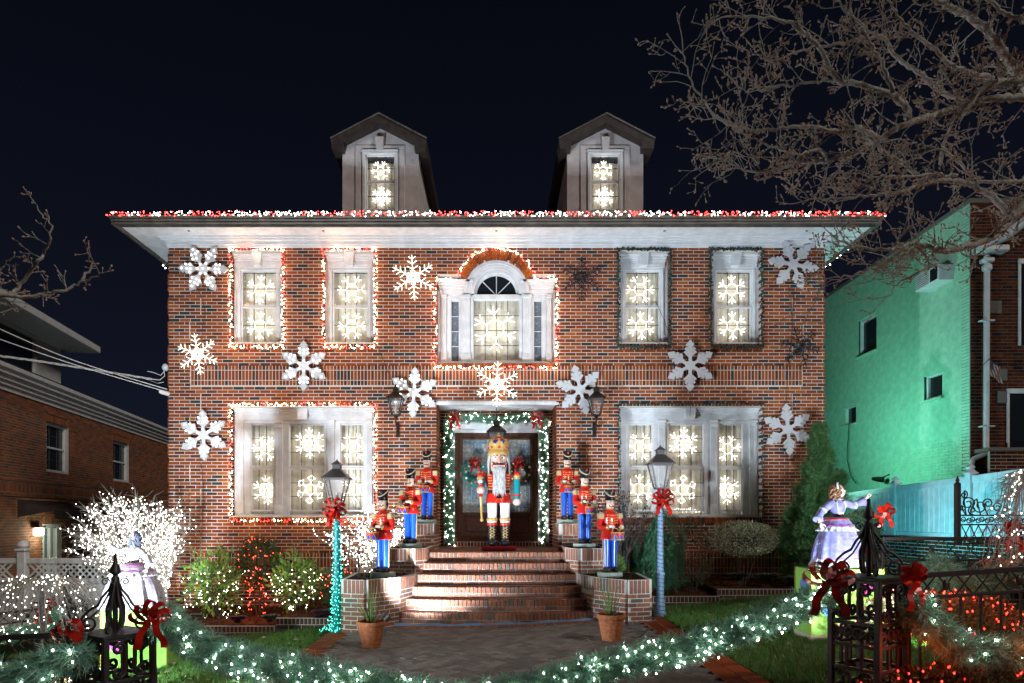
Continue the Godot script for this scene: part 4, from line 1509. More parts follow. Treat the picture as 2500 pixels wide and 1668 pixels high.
func lantern_cage(o: Node3D, y0: float, y1: float, r0: float, r1: float, m: String, lit := "") -> void:
	var s := Shape.new()
	var sides := 4
	for i in sides:
		var a := TAU * (i + 0.5) / sides
		var u := Vector3(cos(a), 0, sin(a))
		s.tube([u * r0 * 1.35 + UP * y0, u * r1 * 1.35 + UP * y1], 0.012, 0.012, 5)
	s.cbox(UP * (y0 - 0.012), Vector3(r0 * 2.05, 0.025, r0 * 2.05), 0.005)
	obj("cage", s, M[m], o)
	var roof := Shape.new()
	var rr := r1 * 1.18 * 1.414
	roof.lathe([Vector2(0.0, y1 - 0.005), Vector2(rr, y1), Vector2(rr, y1 + 0.018), Vector2(rr * 0.30, y1 + r1 * 0.95), Vector2(rr * 0.30, y1 + r1 * 0.95 + 0.06), Vector2(rr * 0.42, y1 + r1 * 0.95 + 0.065), Vector2(0.012, y1 + r1 * 1.35 + 0.065), Vector2(0.0, y1 + r1 * 1.5 + 0.07)], 4, Transform3D(Basis(UP, PI / 4), Vector3.ZERO), true)
	obj("lantern_roof", roof, M[m], o)
	for i in 4:
		var g := Shape.new()
		var b := Basis(UP, TAU * i / 4)
		g.quad_out(b * Vector3(-r0 * 0.93, y0, r0 * 0.95), b * Vector3(-r1 * 0.93, y1, r1 * 0.95), b * Vector3(r1 * 0.93, y1, r1 * 0.95), b * Vector3(r0 * 0.93, y0, r0 * 0.95), b * Vector3(0, 0, 1))
		obj("pane", g, M.pane, o)
	var c := Shape.new()
	c.lathe([Vector2(0.0, y0 + 0.03), Vector2(0.022, y0 + 0.03), Vector2(0.026, y0 + 0.10), Vector2(0.012, y0 + 0.17), Vector2(0.0, y0 + 0.19)], 8)
	obj("bulb", c, M.globe_bulb if lit else M.white_wire, o)

func make_wall_lamps() -> void:
	for m: float in [-1.0, 1.0]:
		var o := thing("wall_lantern", "dark bronze wall lantern on a scrolled bracket %s of the front door" % ["left", "", "right"][int(m) + 1], "lantern", P(966 if m < 0 else 1456, 1000, 13.2), 0.0, "wall lanterns beside the door")
		lantern_cage(o, -0.10, 0.20, 0.075, 0.14, "bronze")
		var s := Shape.new()
		s.lathe([Vector2(0.0, -0.20), Vector2(0.02, -0.18), Vector2(0.05, -0.13), Vector2(0.085, -0.115)], 8)
		s.lathe([Vector2(0.0, 0.40), Vector2(0.022, 0.42), Vector2(0.012, 0.44), Vector2(0.022, 0.46), Vector2(0.0, 0.50)], 8)
		s.tube([Vector3(0, -0.19, 0), Vector3(0, -0.25, -0.02), Vector3(0, -0.30, -0.10), Vector3(0, -0.33, -0.20), Vector3(0, -0.40, -0.27)], 0.016, 0.020, 6)
		s.cbox(Vector3(0, -0.36, -0.285), Vector3(0.07, 0.30, 0.025), 0.008)
		s.tube([Vector3(0, -0.34, -0.2), Vector3(0, -0.42, -0.17), Vector3(0, -0.47, -0.22), Vector3(0, -0.44, -0.26)], 0.009, 0.006, 5)
		obj("bracket", s, M.bronze, o)
	var h := thing("hanging_lantern", "grey hanging lantern in the porch behind the nutcracker's crown", "lantern", Vector3(0.0, 3.18, -13.75))
	lantern_cage(h, -0.05, 0.22, 0.10, 0.17, "bronze")
	var s := Shape.new()
	s.tube([Vector3(0, 0.52, 0), Vector3(0, 0.80, 0)], 0.008, 0.008, 5)
	obj("chain", s, M.bronze, h)

func lamp_post(called: String, label: String, at: Vector3, height: float, post: String, cage: String) -> Node3D:
	var o := thing(called, label, "lamp post", at, 0.0, "lamp posts beside the path")
	var s := Shape.new()
	s.lathe([Vector2(0.0, -0.1), Vector2(0.105, -0.1), Vector2(0.105, 0.02), Vector2(0.085, 0.05), Vector2(0.075, 0.20), Vector2(0.06, 0.26), Vector2(0.062, 0.62), Vector2(0.075, 0.66), Vector2(0.06, 0.70), Vector2(0.052, 0.74), Vector2(0.046, height - 0.12), Vector2(0.06, height - 0.10), Vector2(0.04, height - 0.04), Vector2(0.05, height)], 14)
	obj("post", s, M[post], o)
	var c := Node3D.new()
	c.name = "lantern"
	o.add_child(c)
	c.position = UP * (height + 0.02)
	lantern_cage(c, 0.0, 0.37, 0.085, 0.17, cage)
	return o

func make_lamp_posts() -> void:
	var a := lamp_post("lamp_post", "left lamp post wrapped in lit teal lights under a grey lantern", Vector3(-2.49, G(-2.49), -10.6), 2.0, "teal_post", "grey_metal")
	var pl: Array = []
	var wr: Array = []
	for i in 420:
		var y := 0.02 + i / 420.0 * 1.84
		var an := i * 0.42
		var r := 0.065 if y > 0.7 else 0.08 if y > 0.25 else 0.115
		wr.append(Vector3(cos(an) * r, y, sin(an) * r))
		if i % 2 == 0 or y < 0.9:
			pl.append(Transform3D(Basis.IDENTITY, Vector3(cos(an) * (r + 0.008), y, sin(an) * (r + 0.008)) + rv(0.018)))
	for i in 40:
		pl.append(Transform3D(Basis.IDENTITY, Vector3(R(-0.25, 0.22), 0.03 + absf(R(-0.06, 0.06)), R(-0.12, 0.2))))
	scatter("bulb", bulb_mesh(0.0066), M.teal_bulb, pl, a)
	var s := Shape.new()
	s.tube(wr, 0.004, 0.004, 3)
	obj("cable", s, M.green_wire, a)
	glow(a, Vector3(0.0, 0.5, 0.45), Color(0.05, 1, 0.75), 0.05, 0.1)
	var b := lamp_post("lamp_post", "right pale blue lamp post wound with unlit black wire under a glass lantern", Vector3(2.63, G(2.63), -10.9), 2.03, "blue_post", "grey_metal")
	var w2: Array = []
	for i in 360:
		var y := 0.02 + i / 360.0 * 1.95
		var an := i * 0.55
		var r := 0.062 if y > 0.7 else 0.074 if y > 0.25 else 0.098
		w2.append(Vector3(cos(an) * r, y, sin(an) * r))
	var s2 := Shape.new()
	s2.tube(w2, 0.0042, 0.0042, 3)
	obj("cable", s2, M.wire, b)

func flood(label: String, at: Vector3, target: Vector3, lin: Color, energy: float, angle: float, lens: String, soft := 0.09) -> void:
	var o := Node3D.new()
	o.name = "flood_light"
	add_child(o, true)
	tag(o, label, "floodlight", "floodlights set on the ground")
	o.position = at
	var b := Basis.looking_at(target - at, UP)
	var s := Shape.new()
	var xf := Transform3D(b * Basis(Vector3.RIGHT, PI / 2), Vector3.ZERO)
	s.lathe([Vector2(0.0, 0.13), Vector2(0.035, 0.13), Vector2(0.04, 0.06), Vector2(0.07, 0.0), Vector2(0.075, -0.05), Vector2(0.066, -0.05), Vector2(0.06, -0.02), Vector2(0.0, -0.015)], 14, xf)
	s.tube([Vector3(0, -0.02, 0), Vector3(0, -0.12, 0.01), Vector3(0, -0.26, 0.02)], 0.012, 0.008, 5)
	obj("housing", s, M.grey_metal, o)
	var l := Shape.new()
	l.lathe([Vector2(0.0, -0.046), Vector2(0.03, -0.043), Vector2(0.058, -0.035)], 14, xf)
	obj("flood_lens_lamp", l, M[lens], o)
	var p := SpotLight3D.new()
	p.name = "flood_beam"
	p.light_color = lin.linear_to_srgb()
	p.light_energy = energy
	p.light_size = soft
	p.spot_angle = angle
	p.spot_range = 40.0
	p.spot_angle_attenuation = 0.6
	p.spot_attenuation = 2.0
	p.shadow_enabled = true
	p.transform = Transform3D(b, b * Vector3(0, 0, -0.08))
	o.add_child(p)

# ---------- figures ----------

const GOLD := Color(0.42, 0.27, 0.08)
const RED := Color(0.52, 0.022, 0.012)
const BLACK := Color(0.012, 0.013, 0.018)
const SKIN := Color(0.62, 0.43, 0.34)

func piece(called: String, parent: Node3D, m: String, build: Callable) -> MeshInstance3D:
	var s := Shape.new()
	build.call(s)
	return obj(called, s, M[m], parent)

func oval(o := Vector3.ZERO, sx := 1.0, sz := 1.0) -> Transform3D:
	return Transform3D(Basis.from_scale(Vector3(sx, 1, sz)), o)

func gloved_hand(s: Shape, at: Vector3, toward: Vector3, side: float, r: float) -> void:
	s.ball(at, Vector3(r, r * 0.8, r * 1.1), 8, 6)
	for i in 4:
		var o := at + toward * r * 0.8 + Vector3(side * r * (i - 1.5) * 0.42, r * 0.35, 0)
		s.tube([o, o + toward * r * 0.7 + Vector3(0, -r * 0.3, 0), o + toward * r * 0.5 + Vector3(0, -r * 0.95, 0)], r * 0.24, r * 0.18, 5)
	s.tube([at + Vector3(-side * r * 0.7, r * 0.2, 0), at + Vector3(-side * r * 0.9, r * 0.2, 0) + toward * r * 0.7, at + Vector3(-side * r * 0.4, 0, 0) + toward * r * 1.3], r * 0.27, r * 0.2, 5)

func make_soldier(label: String, at: Vector3, turn: float) -> Node3D:
	var o := thing("toy_soldier", label, "statue", at, turn, "toy drummer soldiers on the stair piers")
	piece("base", o, "plain", func(s: Shape) -> void:
		s.col = Color(0.27, 0.33, 0.29)
		s.lathe([Vector2(0, 0), Vector2(0.20, 0), Vector2(0.205, 0.02), Vector2(0.20, 0.075), Vector2(0, 0.075)], 20))
	for m: float in [-1.0, 1.0]:
		piece("boot", o, "paint", func(s: Shape) -> void:
			s.col = BLACK
			s.ball(Vector3(m * 0.066, 0.115, 0.05), Vector3(0.056, 0.048, 0.095), 10, 6)
			s.lathe([Vector2(0.055, 0.08), Vector2(0.052, 0.17)], 10, Transform3D(Basis.IDENTITY, Vector3(m * 0.064, 0, 0))))
		piece("leg", o, "paint", func(s: Shape) -> void:
			s.col = Color(0.008, 0.085, 0.50)
			s.lathe([Vector2(0.052, 0.14), Vector2(0.054, 0.30), Vector2(0.062, 0.50), Vector2(0.070, 0.70)], 12, Transform3D(Basis.IDENTITY, Vector3(m * 0.063, 0, 0)))
			s.col = GOLD
			s.tube([Vector3(m * 0.118, 0.15, 0.0), Vector3(m * 0.124, 0.48, 0), Vector3(m * 0.130, 0.64, 0)], 0.009, 0.009, 5))
	piece("coat", o, "paint", func(s: Shape) -> void:
		s.col = RED
		s.lathe([Vector2(0.0, 0.60), Vector2(0.165, 0.60), Vector2(0.168, 0.62), Vector2(0.14, 0.70), Vector2(0.118, 0.77)], 18, oval(Vector3.ZERO, 1, 0.82))
		s.lathe([Vector2(0.112, 0.76), Vector2(0.125, 0.85), Vector2(0.140, 0.94), Vector2(0.138, 1.00), Vector2(0.11, 1.04), Vector2(0.06, 1.065)], 18, oval(Vector3.ZERO, 1, 0.78))
		s.lathe([Vector2(0.062, 1.04), Vector2(0.060, 1.095), Vector2(0.05, 1.10)], 14)
		s.col = GOLD
		s.lathe([Vector2(0.064, 1.085), Vector2(0.064, 1.10), Vector2(0.05, 1.104)], 14))
	piece("belt", o, "paint", func(s: Shape) -> void:
		s.col = BLACK
		s.lathe([Vector2(0.118, 0.765), Vector2(0.122, 0.77), Vector2(0.122, 0.80), Vector2(0.116, 0.805)], 18, oval(Vector3.ZERO, 1, 0.80))
		s.col = GOLD
		s.cbox(Vector3(0, 0.785, 0.10), Vector3(0.04, 0.04, 0.02), 0.004))
	piece("braid", o, "paint", func(s: Shape) -> void:
		s.col = Color(0.62, 0.33, 0.06)
		for i in 4:
			var y := 0.86 + i * 0.042
			s.tube([Vector3(-0.075, y + 0.012, 0.089), Vector3(0, y - 0.010, 0.112), Vector3(0.075, y + 0.012, 0.089)], 0.005, 0.005, 5)
		s.col = Color(0.6, 0.6, 0.6)
		for i in 4:
			for m: float in [-1.0, 1.0]:
				s.ball(Vector3(m * 0.088, 0.865 + i * 0.042, 0.085), Vector3.ONE * 0.008, 6, 4))
	for m: float in [-1.0, 1.0]:
		piece("epaulette", o, "plain", func(s: Shape) -> void:
			s.col = Color(0.44, 0.32, 0.17)
			s.cbox(Vector3(m * 0.168, 0.975, 0), Vector3(0.085, 0.095, 0.105), 0.012))
		piece("arm", o, "paint", func(s: Shape) -> void:
			s.col = RED
			s.tube([Vector3(m * 0.165, 0.95, 0), Vector3(m * 0.186, 0.86, 0.0), Vector3(m * 0.188, 0.80, 0.015)], 0.047, 0.045, 9)
			s.tube([Vector3(m * 0.188, 0.80, 0.0), Vector3(m * 0.165, 0.785, 0.09), Vector3(m * 0.120, 0.80, 0.16)], 0.046, 0.036, 9)
			s.ball(Vector3(m * 0.188, 0.795, 0.01), Vector3.ONE * 0.046, 9, 6)
			s.col = GOLD
			s.tube([Vector3(m * 0.128, 0.797, 0.150), Vector3(m * 0.118, 0.80, 0.165)], 0.042, 0.042, 9))
		piece("hand", o, "paint", func(s: Shape) -> void:
			s.col = Color(0.66, 0.60, 0.56)
			gloved_hand(s, Vector3(m * 0.098, 0.812, 0.195), Vector3(-m * 0.5, 0, 0.86), m, 0.034))
		piece("drumstick", o, "paint", func(s: Shape) -> void:
			s.col = Color(0.42, 0.27, 0.14)
			s.tube([Vector3(m * 0.135, 0.84, 0.14), Vector3(m * 0.085, 0.815, 0.22), Vector3(m * 0.01, 0.755, 0.31)], 0.006, 0.006, 5)
			s.ball(Vector3(m * 0.01, 0.755, 0.31), Vector3.ONE * 0.010, 6, 4))
	piece("head", o, "paint", func(s: Shape) -> void:
		s.col = SKIN
		s.lathe([Vector2(0.045, 1.08), Vector2(0.060, 1.10), Vector2(0.070, 1.14), Vector2(0.072, 1.20), Vector2(0.070, 1.25)], 16, oval(Vector3.ZERO, 1, 1.02))
		s.ball(Vector3(0, 1.165, 0.074), Vector3(0.013, 0.022, 0.020), 8, 5)
		s.col = Color(0.5, 0.2, 0.16)
		for m: float in [-1.0, 1.0]:
			s.ball(Vector3(m * 0.040, 1.150, 0.052), Vector3(0.018, 0.015, 0.012), 7, 4)
		s.ball(Vector3(0, 1.115, 0.066), Vector3(0.018, 0.006, 0.008), 7, 4))
	piece("face_paint", o, "paint", func(s: Shape) -> void:
		s.col = BLACK
		for m: float in [-1.0, 1.0]:
			s.tube([Vector3(m * 0.004, 1.138, 0.078), Vector3(m * 0.022, 1.132, 0.074), Vector3(m * 0.042, 1.136, 0.062), Vector3(m * 0.052, 1.148, 0.052)], 0.009, 0.004, 6)
			s.ball(Vector3(m * 0.027, 1.182, 0.066), Vector3(0.008, 0.008, 0.006), 6, 4)
			s.tube([Vector3(m * 0.012, 1.198, 0.072), Vector3(m * 0.028, 1.206, 0.068), Vector3(m * 0.044, 1.200, 0.058)], 0.005, 0.003, 5)
		s.ball(Vector3(0, 1.17, -0.02), Vector3(0.080, 0.085, 0.065), 12, 8))
	piece("hat", o, "paint", func(s: Shape) -> void:
		s.col = BLACK
		s.lathe([Vector2(0.0, 1.225), Vector2(0.080, 1.225), Vector2(0.080, 1.255), Vector2(0.076, 1.26), Vector2(0.084, 1.33), Vector2(0.094, 1.39), Vector2(0.092, 1.40), Vector2(0.0, 1.405)], 18)
		s.ball(Vector3(0, 1.23, 0.065), Vector3(0.062, 0.012, 0.045), 10, 4)
		s.col = Color(0.5, 0.40, 0.24)
		var rope: Array = []
		for i in 13:
			var a := lerpf(-0.15, PI + 0.15, i / 12.0)
			rope.append(Vector3(cos(a) * 0.093, 1.375 - 0.085 * sin(a), sin(a) * 0.091))
		s.tube(rope, 0.010, 0.010, 6)
		s.col = Color(0.6, 0.05, 0.02)
		s.ball(Vector3(0.0, 1.368, 0.092), Vector3(0.014, 0.02, 0.010), 8, 5))
	var drum := piece("drum", o, "paint", func(s: Shape) -> void:
		s.col = RED
		s.lathe([Vector2(0.0, 0.60), Vector2(0.098, 0.60), Vector2(0.098, 0.72)], 18, oval(Vector3(0, 0, 0.245)))
		s.col = Color(0.55, 0.50, 0.42)
		s.lathe([Vector2(0.098, 0.715), Vector2(0.0, 0.717)], 18, oval(Vector3(0, 0, 0.245)))
		s.col = BLACK
		s.tube([Vector3(-0.09, 0.73, 0.2), Vector3(-0.10, 0.79, 0.09)], 0.006, 0.006, 4)
		s.tube([Vector3(0.09, 0.73, 0.2), Vector3(0.10, 0.79, 0.09)], 0.006, 0.006, 4))
	piece("drum_rim", drum, "paint", func(s: Shape) -> void:
		s.col = GOLD
		for y: float in [0.605, 0.715]:
			var ring: Array = []
			for i in 18:
				ring.append(Vector3(cos(TAU * i / 18) * 0.101, y, 0.245 + sin(TAU * i / 18) * 0.101))
			s.tube(ring, 0.011, 0.011, 6, true))
	for i in 5:
		piece("drum_panel", drum, "paint", func(s: Shape) -> void:
			var q := func(a: float, y: float, r: float) -> Vector3: return Vector3(sin(a) * r, y, 0.245 + cos(a) * r)
			var a := (i - 2) * 0.9
			s.col = Color(0.01, 0.08, 0.48)
			for h in 4:
				var t0 := -0.40 + h * 0.2
				var t1 := t0 + 0.2
				var y0 := 0.70 - absf(t0) / 0.40 * 0.085
				var y1 := 0.70 - absf(t1) / 0.40 * 0.085
				s.quad_out(q.call(a + t0, 0.615, 0.1005), q.call(a + t0, y0, 0.1005), q.call(a + t1, y1, 0.1005), q.call(a + t1, 0.615, 0.1005), Vector3(sin(a), 0, cos(a)))
			s.col = GOLD
			s.tube([q.call(a - 0.42, 0.613, 0.101), q.call(a, 0.703, 0.101), q.call(a + 0.42, 0.613, 0.101)], 0.004, 0.004, 4))
	return o

func make_soldiers() -> void:
	var a := make_soldier("toy drummer soldier on the low planter left of the steps, nearest of the left three", Vector3(-1.83, 0.735, -10.95), -0.55)
	copy(a, Vector3(-1.52, 1.155, -12.02), -0.45, "toy drummer soldier on the middle pier left of the steps")
	copy(a, Vector3(-1.345, 1.57, -13.13), -0.15, "toy drummer soldier on the tall left pier against the wall").scale = Vector3(0.99, 1.0, 0.9)
	copy(a, Vector3(1.83, 0.735, -10.95), 0.35, "toy drummer soldier on the low planter right of the steps, by the bare shrub")
	copy(a, Vector3(1.56, 1.155, -12.02), 0.35, "toy drummer soldier on the middle pier right of the steps")
	copy(a, Vector3(1.37, 1.57, -13.13), 0.10, "toy drummer soldier on the tall right pier against the wall").scale = Vector3(0.99, 1.0, 0.9)

func make_nutcracker() -> void:
	var o := thing("nutcracker", "life size red coated nutcracker king with gold crown and grey beard before the door", "statue", Vector3(0.04, 1.07, -12.68), 0.05)
	o.scale = Vector3(1.12, 1.0, 1.06)
	piece("base", o, "paint", func(s: Shape) -> void:
		s.col = Color(0.17, 0.010, 0.014)
		s.cbox(Vector3(0, 0.047, 0), Vector3(0.57, 0.092, 0.36), 0.018))
	for m: float in [-1.0, 1.0]:
		var x := m * 0.108
		piece("boot", o, "paint", func(s: Shape) -> void:
			s.col = BLACK
			s.ball(Vector3(x, 0.150, 0.055), Vector3(0.083, 0.072, 0.125), 14, 8)
			s.lathe([Vector2(0.070, 0.12), Vector2(0.068, 0.24), Vector2(0.078, 0.48)], 14, oval(Vector3(x, 0, 0)))
			s.col = GOLD
			for i in 4:
				var y := 0.24 + i * 0.052
				s.tube([Vector3(x - 0.042, y, 0.062), Vector3(x, y + 0.026, 0.078), Vector3(x + 0.042, y + 0.052, 0.064)], 0.006, 0.006, 5)
				s.tube([Vector3(x + 0.042, y, 0.062), Vector3(x, y + 0.026, 0.078), Vector3(x - 0.042, y + 0.052, 0.064)], 0.006, 0.006, 5))
		piece("boot_cuff", o, "paint", func(s: Shape) -> void:
			s.col = RED
			s.lathe([Vector2(0.07, 0.465), Vector2(0.086, 0.475), Vector2(0.088, 0.515), Vector2(0.07, 0.525)], 14, oval(Vector3(x, 0, 0)))
			s.col = Color(0.74, 0.74, 0.74)
			s.lathe([Vector2(0.080, 0.525), Vector2(0.082, 0.555)], 14, oval(Vector3(x, 0, 0)))
			s.col = GOLD
			s.lathe([Vector2(0.074, 0.555), Vector2(0.092, 0.565), Vector2(0.094, 0.605), Vector2(0.078, 0.618)], 14, oval(Vector3(x, 0, 0))))
		piece("leg", o, "paint", func(s: Shape) -> void:
			s.col = Color(0.80, 0.80, 0.80)
			s.lathe([Vector2(0.074, 0.615), Vector2(0.080, 0.74), Vector2(0.086, 0.92)], 16, oval(Vector3(x, 0, 0))))
	piece("coat_skirt", o, "paint", func(s: Shape) -> void:
		s.col = RED
		s.lathe([Vector2(0.0, 0.89), Vector2(0.205, 0.885), Vector2(0.218, 0.89), Vector2(0.215, 0.93), Vector2(0.195, 1.05), Vector2(0.18, 1.075)], 22, oval(Vector3.ZERO, 1, 0.72))
		s.col = BLACK
		s.prism(PackedVector2Array([Vector2(-0.055, 0.885), Vector2(0.055, 0.885), Vector2(0.0, 1.0)]), 0.012, Transform3D(Basis(Vector3.RIGHT, -0.10), Vector3(0, 0.09, 0.245)))
		s.col = GOLD
		for i in 4:
			for m: float in [-1.0, 1.0]:
				s.ball(Vector3(m * (0.016 + i * 0.014), 1.00 - i * 0.034, 0.150), Vector3.ONE * 0.009, 6, 4))
	piece("belt", o, "paint", func(s: Shape) -> void:
		s.col = Color(0.03, 0.015, 0.014)
		s.lathe([Vector2(0.17, 1.07), Vector2(0.186, 1.075), Vector2(0.186, 1.12), Vector2(0.17, 1.125)], 22, oval(Vector3.ZERO, 1, 0.72)))
	piece("coat", o, "paint", func(s: Shape) -> void:
		s.col = RED
		s.lathe([Vector2(0.172, 1.115), Vector2(0.195, 1.20), Vector2(0.222, 1.32), Vector2(0.222, 1.39), Vector2(0.18, 1.45), Vector2(0.10, 1.475)], 22, oval(Vector3.ZERO, 1, 0.72)))
	for m: float in [-1.0, 1.0]:
		for i in 6:
			piece("gold_button", o, "paint", func(s: Shape) -> void:
				s.col = GOLD
				var y := 1.145 + i * 0.052
				s.tube([Vector3(m * 0.115, y, 0.13 + i * 0.003), Vector3(m * 0.155, y, 0.112 + i * 0.004)], 0.009, 0.009, 6)
				s.ball(Vector3(m * 0.163, y, 0.108 + i * 0.004), Vector3.ONE * 0.014, 7, 5))
	piece("head", o, "paint", func(s: Shape) -> void:
		s.col = Color(0.66, 0.42, 0.34)
		s.lathe([Vector2(0.09, 1.46), Vector2(0.13, 1.49), Vector2(0.142, 1.56), Vector2(0.145, 1.66), Vector2(0.145, 1.80)], 20)
		s.col = Color(0.60, 0.34, 0.27)
		s.tube([Vector3(0, 1.745, 0.140), Vector3(0, 1.69, 0.165), Vector3(0, 1.645, 0.180)], 0.016, 0.026, 8)
		s.ball(Vector3(0, 1.642, 0.170), Vector3(0.030, 0.022, 0.028), 8, 5)
		for m: float in [-1.0, 1.0]:
			s.ball(Vector3(m * 0.085, 1.635, 0.108), Vector3(0.03, 0.026, 0.02), 8, 5))
	for m: float in [-1.0, 1.0]:
		piece("eye", o, "paint", func(s: Shape) -> void:
			s.col = Color(0.8, 0.8, 0.8)
			s.ball(Vector3(m * 0.062, 1.727, 0.122), Vector3(0.034, 0.026, 0.016), 10, 6)
			s.col = Color(0.06, 0.22, 0.55)
			s.ball(Vector3(m * 0.058, 1.727, 0.134), Vector3(0.017, 0.017, 0.009), 9, 5)
			s.col = BLACK
			s.ball(Vector3(m * 0.057, 1.727, 0.141), Vector3(0.009, 0.009, 0.006), 7, 4)
			s.tube([Vector3(m * 0.02, 1.762, 0.145), Vector3(m * 0.06, 1.775, 0.140), Vector3(m * 0.105, 1.758, 0.112)], 0.011, 0.005, 6))
	piece("moustache", o, "paint", func(s: Shape) -> void:
		s.col = Color(0.03, 0.022, 0.03)
		for m: float in [-1.0, 1.0]:
			s.tube([Vector3(m * 0.006, 1.622, 0.162), Vector3(m * 0.05, 1.612, 0.155), Vector3(m * 0.095, 1.625, 0.128), Vector3(m * 0.122, 1.652, 0.105)], 0.020, 0.004, 8))
	piece("mouth", o, "paint", func(s: Shape) -> void:
		s.col = RED
		s.cbox(Vector3(0, 1.577, 0.125), Vector3(0.235, 0.062, 0.06), 0.02)
		s.col = Color(0.82, 0.82, 0.80)
		for i in 6:
			s.cbox(Vector3(-0.080 + i * 0.032, 1.566, 0.158), Vector3(0.030, 0.034, 0.014), 0.005))
	piece("beard", o, "plain", func(s: Shape) -> void:
		s.col = Color(0.36, 0.37, 0.39)
		s.lathe([Vector2(0.0, 1.06), Vector2(0.06, 1.09), Vector2(0.088, 1.2), Vector2(0.10, 1.40), Vector2(0.10, 1.555), Vector2(0.0, 1.56)], 14, oval(Vector3(0, 0, 0.15), 1.0, 0.42))
		for i in 420:
			var x := R(-0.095, 0.095)
			var y := R(1.10, 1.55)
			var q := R(0.35, 0.80)
			s.col = Color(q, q * 1.01, q * 1.04)
			var z := 0.152 + 0.042 * sqrt(1.0 - x * x / 0.0104)
			s.tube([Vector3(x, y, z), Vector3(x * 1.05 + R(-0.01, 0.01), y - 0.04, z + 0.022), Vector3(x * 1.1 + R(-0.015, 0.015), y - 0.10, z + 0.016)], 0.008, 0.001, 3))
	for m: float in [-1.0, 1.0]:
		piece("hair", o, "fur", func(s: Shape) -> void:
			for i in 70:
				var a := R(-0.3, 2.6)
				var u := Vector3(m * cos(a - 0.6) if a < 1.4 else m * 0.75, 0, -sin(a) * 0.9).normalized()
				u.x = m * absf(u.x)
				var p := Vector3(u.x * 0.15, R(1.70, 1.82), u.z * 0.13 + 0.02)
				s.tube([p, p + u * 0.03 + Vector3(0, -0.13, 0), p + u * 0.035 + rv(0.015) + Vector3(0, -0.34, 0)], 0.016, 0.005, 5))
	piece("crown", o, "paint", func(s: Shape) -> void:
		s.col = GOLD
		s.lathe([Vector2(0.14, 1.775), Vector2(0.180, 1.78), Vector2(0.188, 1.80), Vector2(0.178, 1.84), Vector2(0.160, 1.865), Vector2(0.156, 1.89), Vector2(0.176, 1.985), Vector2(0.166, 1.985), Vector2(0.15, 1.90)], 22)
		for i in 8:
			var a := TAU * i / 8
			var b := Basis(UP, a)
			s.prism(PackedVector2Array([Vector2(-0.062, 1.975), Vector2(0.062, 1.975), Vector2(0.0, 2.06)]), 0.014, Transform3D(b, b * Vector3(0, 0, 0.168)))
			s.ball(b * Vector3(0, 2.06, 0.17), Vector3.ONE * 0.013, 6, 4))
	piece("crown_cap", o, "paint", func(s: Shape) -> void:
		s.col = Color(0.45, 0.02, 0.02)
		s.lathe([Vector2(0.155, 1.94), Vector2(0.150, 2.02), Vector2(0.105, 2.09), Vector2(0.0, 2.115)], 18)
		s.col = Color(0.015, 0.05, 0.40)
		s.lathe([Vector2(0.158, 1.965), Vector2(0.155, 2.015), Vector2(0.14, 2.045)], 18)
		s.col = GOLD
		for i in 4:
			var a := TAU * (i + 0.5) / 4
			s.tube([Vector3(cos(a) * 0.155, 2.02, sin(a) * 0.155), Vector3(cos(a) * 0.10, 2.10, sin(a) * 0.10), Vector3(0, 2.13, 0)], 0.011, 0.011, 6)
		s.ball(Vector3(0, 2.15, 0), Vector3(0.034, 0.026, 0.034), 9, 6)
		s.ball(Vector3(0, 2.185, 0), Vector3(0.018, 0.02, 0.018), 8, 5))
	for i in 8:
		piece("jewel", o, "paint", func(s: Shape) -> void:
			s.col = Color(0.6, 0.03, 0.02)
			s.ball(Basis(UP, TAU * i / 8) * Vector3(0, 1.915, 0.168), Vector3.ONE * 0.020, 9, 6))
	# arm that hangs on the viewer's right
	piece("arm", o, "paint", func(s: Shape) -> void:
		var at := oval(Vector3(0.305, 0, 0.02))
		s.col = RED
		s.lathe([Vector2(0.05, 1.40), Vector2(0.060, 1.43), Vector2(0.045, 1.465), Vector2(0.0, 1.48)], 14, at)
		s.col = GOLD
		s.lathe([Vector2(0.055, 1.335), Vector2(0.066, 1.345), Vector2(0.066, 1.36), Vector2(0.055, 1.37), Vector2(0.064, 1.385), Vector2(0.064, 1.40), Vector2(0.05, 1.405)], 14, at)
		s.col = Color(0.01, 0.20, 0.24)
		s.lathe([Vector2(0.056, 1.05), Vector2(0.056, 1.34)], 14, at)
		s.lathe([Vector2(0.04, 0.96), Vector2(0.042, 1.03)], 14, at)
		s.col = RED
		s.lathe([Vector2(0.05, 1.02), Vector2(0.064, 1.025), Vector2(0.064, 1.05), Vector2(0.05, 1.055)], 14, at))
	piece("hand", o, "paint", func(s: Shape) -> void:
		s.col = Color(0.70, 0.46, 0.40)
		s.ball(Vector3(0.305, 0.91, 0.02), Vector3(0.068, 0.072, 0.068), 12, 8))
	# bent arm and sceptre on the viewer's left
	piece("arm", o, "paint", func(s: Shape) -> void:
		s.col = RED
		s.ball(Vector3(-0.245, 1.40, 0.0), Vector3(0.06, 0.065, 0.06), 10, 7)
		s.col = Color(0.01, 0.20, 0.24)
		s.tube([Vector3(-0.25, 1.39, 0.0), Vector3(-0.285, 1.20, 0.0), Vector3(-0.30, 1.13, 0.05)], 0.054, 0.050, 10)
		s.tube([Vector3(-0.30, 1.14, 0.03), Vector3(-0.305, 1.12, 0.12)], 0.050, 0.046, 10))
	piece("hand", o, "paint", func(s: Shape) -> void:
		s.col = Color(0.70, 0.46, 0.40)
		s.ball(Vector3(-0.305, 1.125, 0.17), Vector3(0.070, 0.075, 0.070), 12, 8))
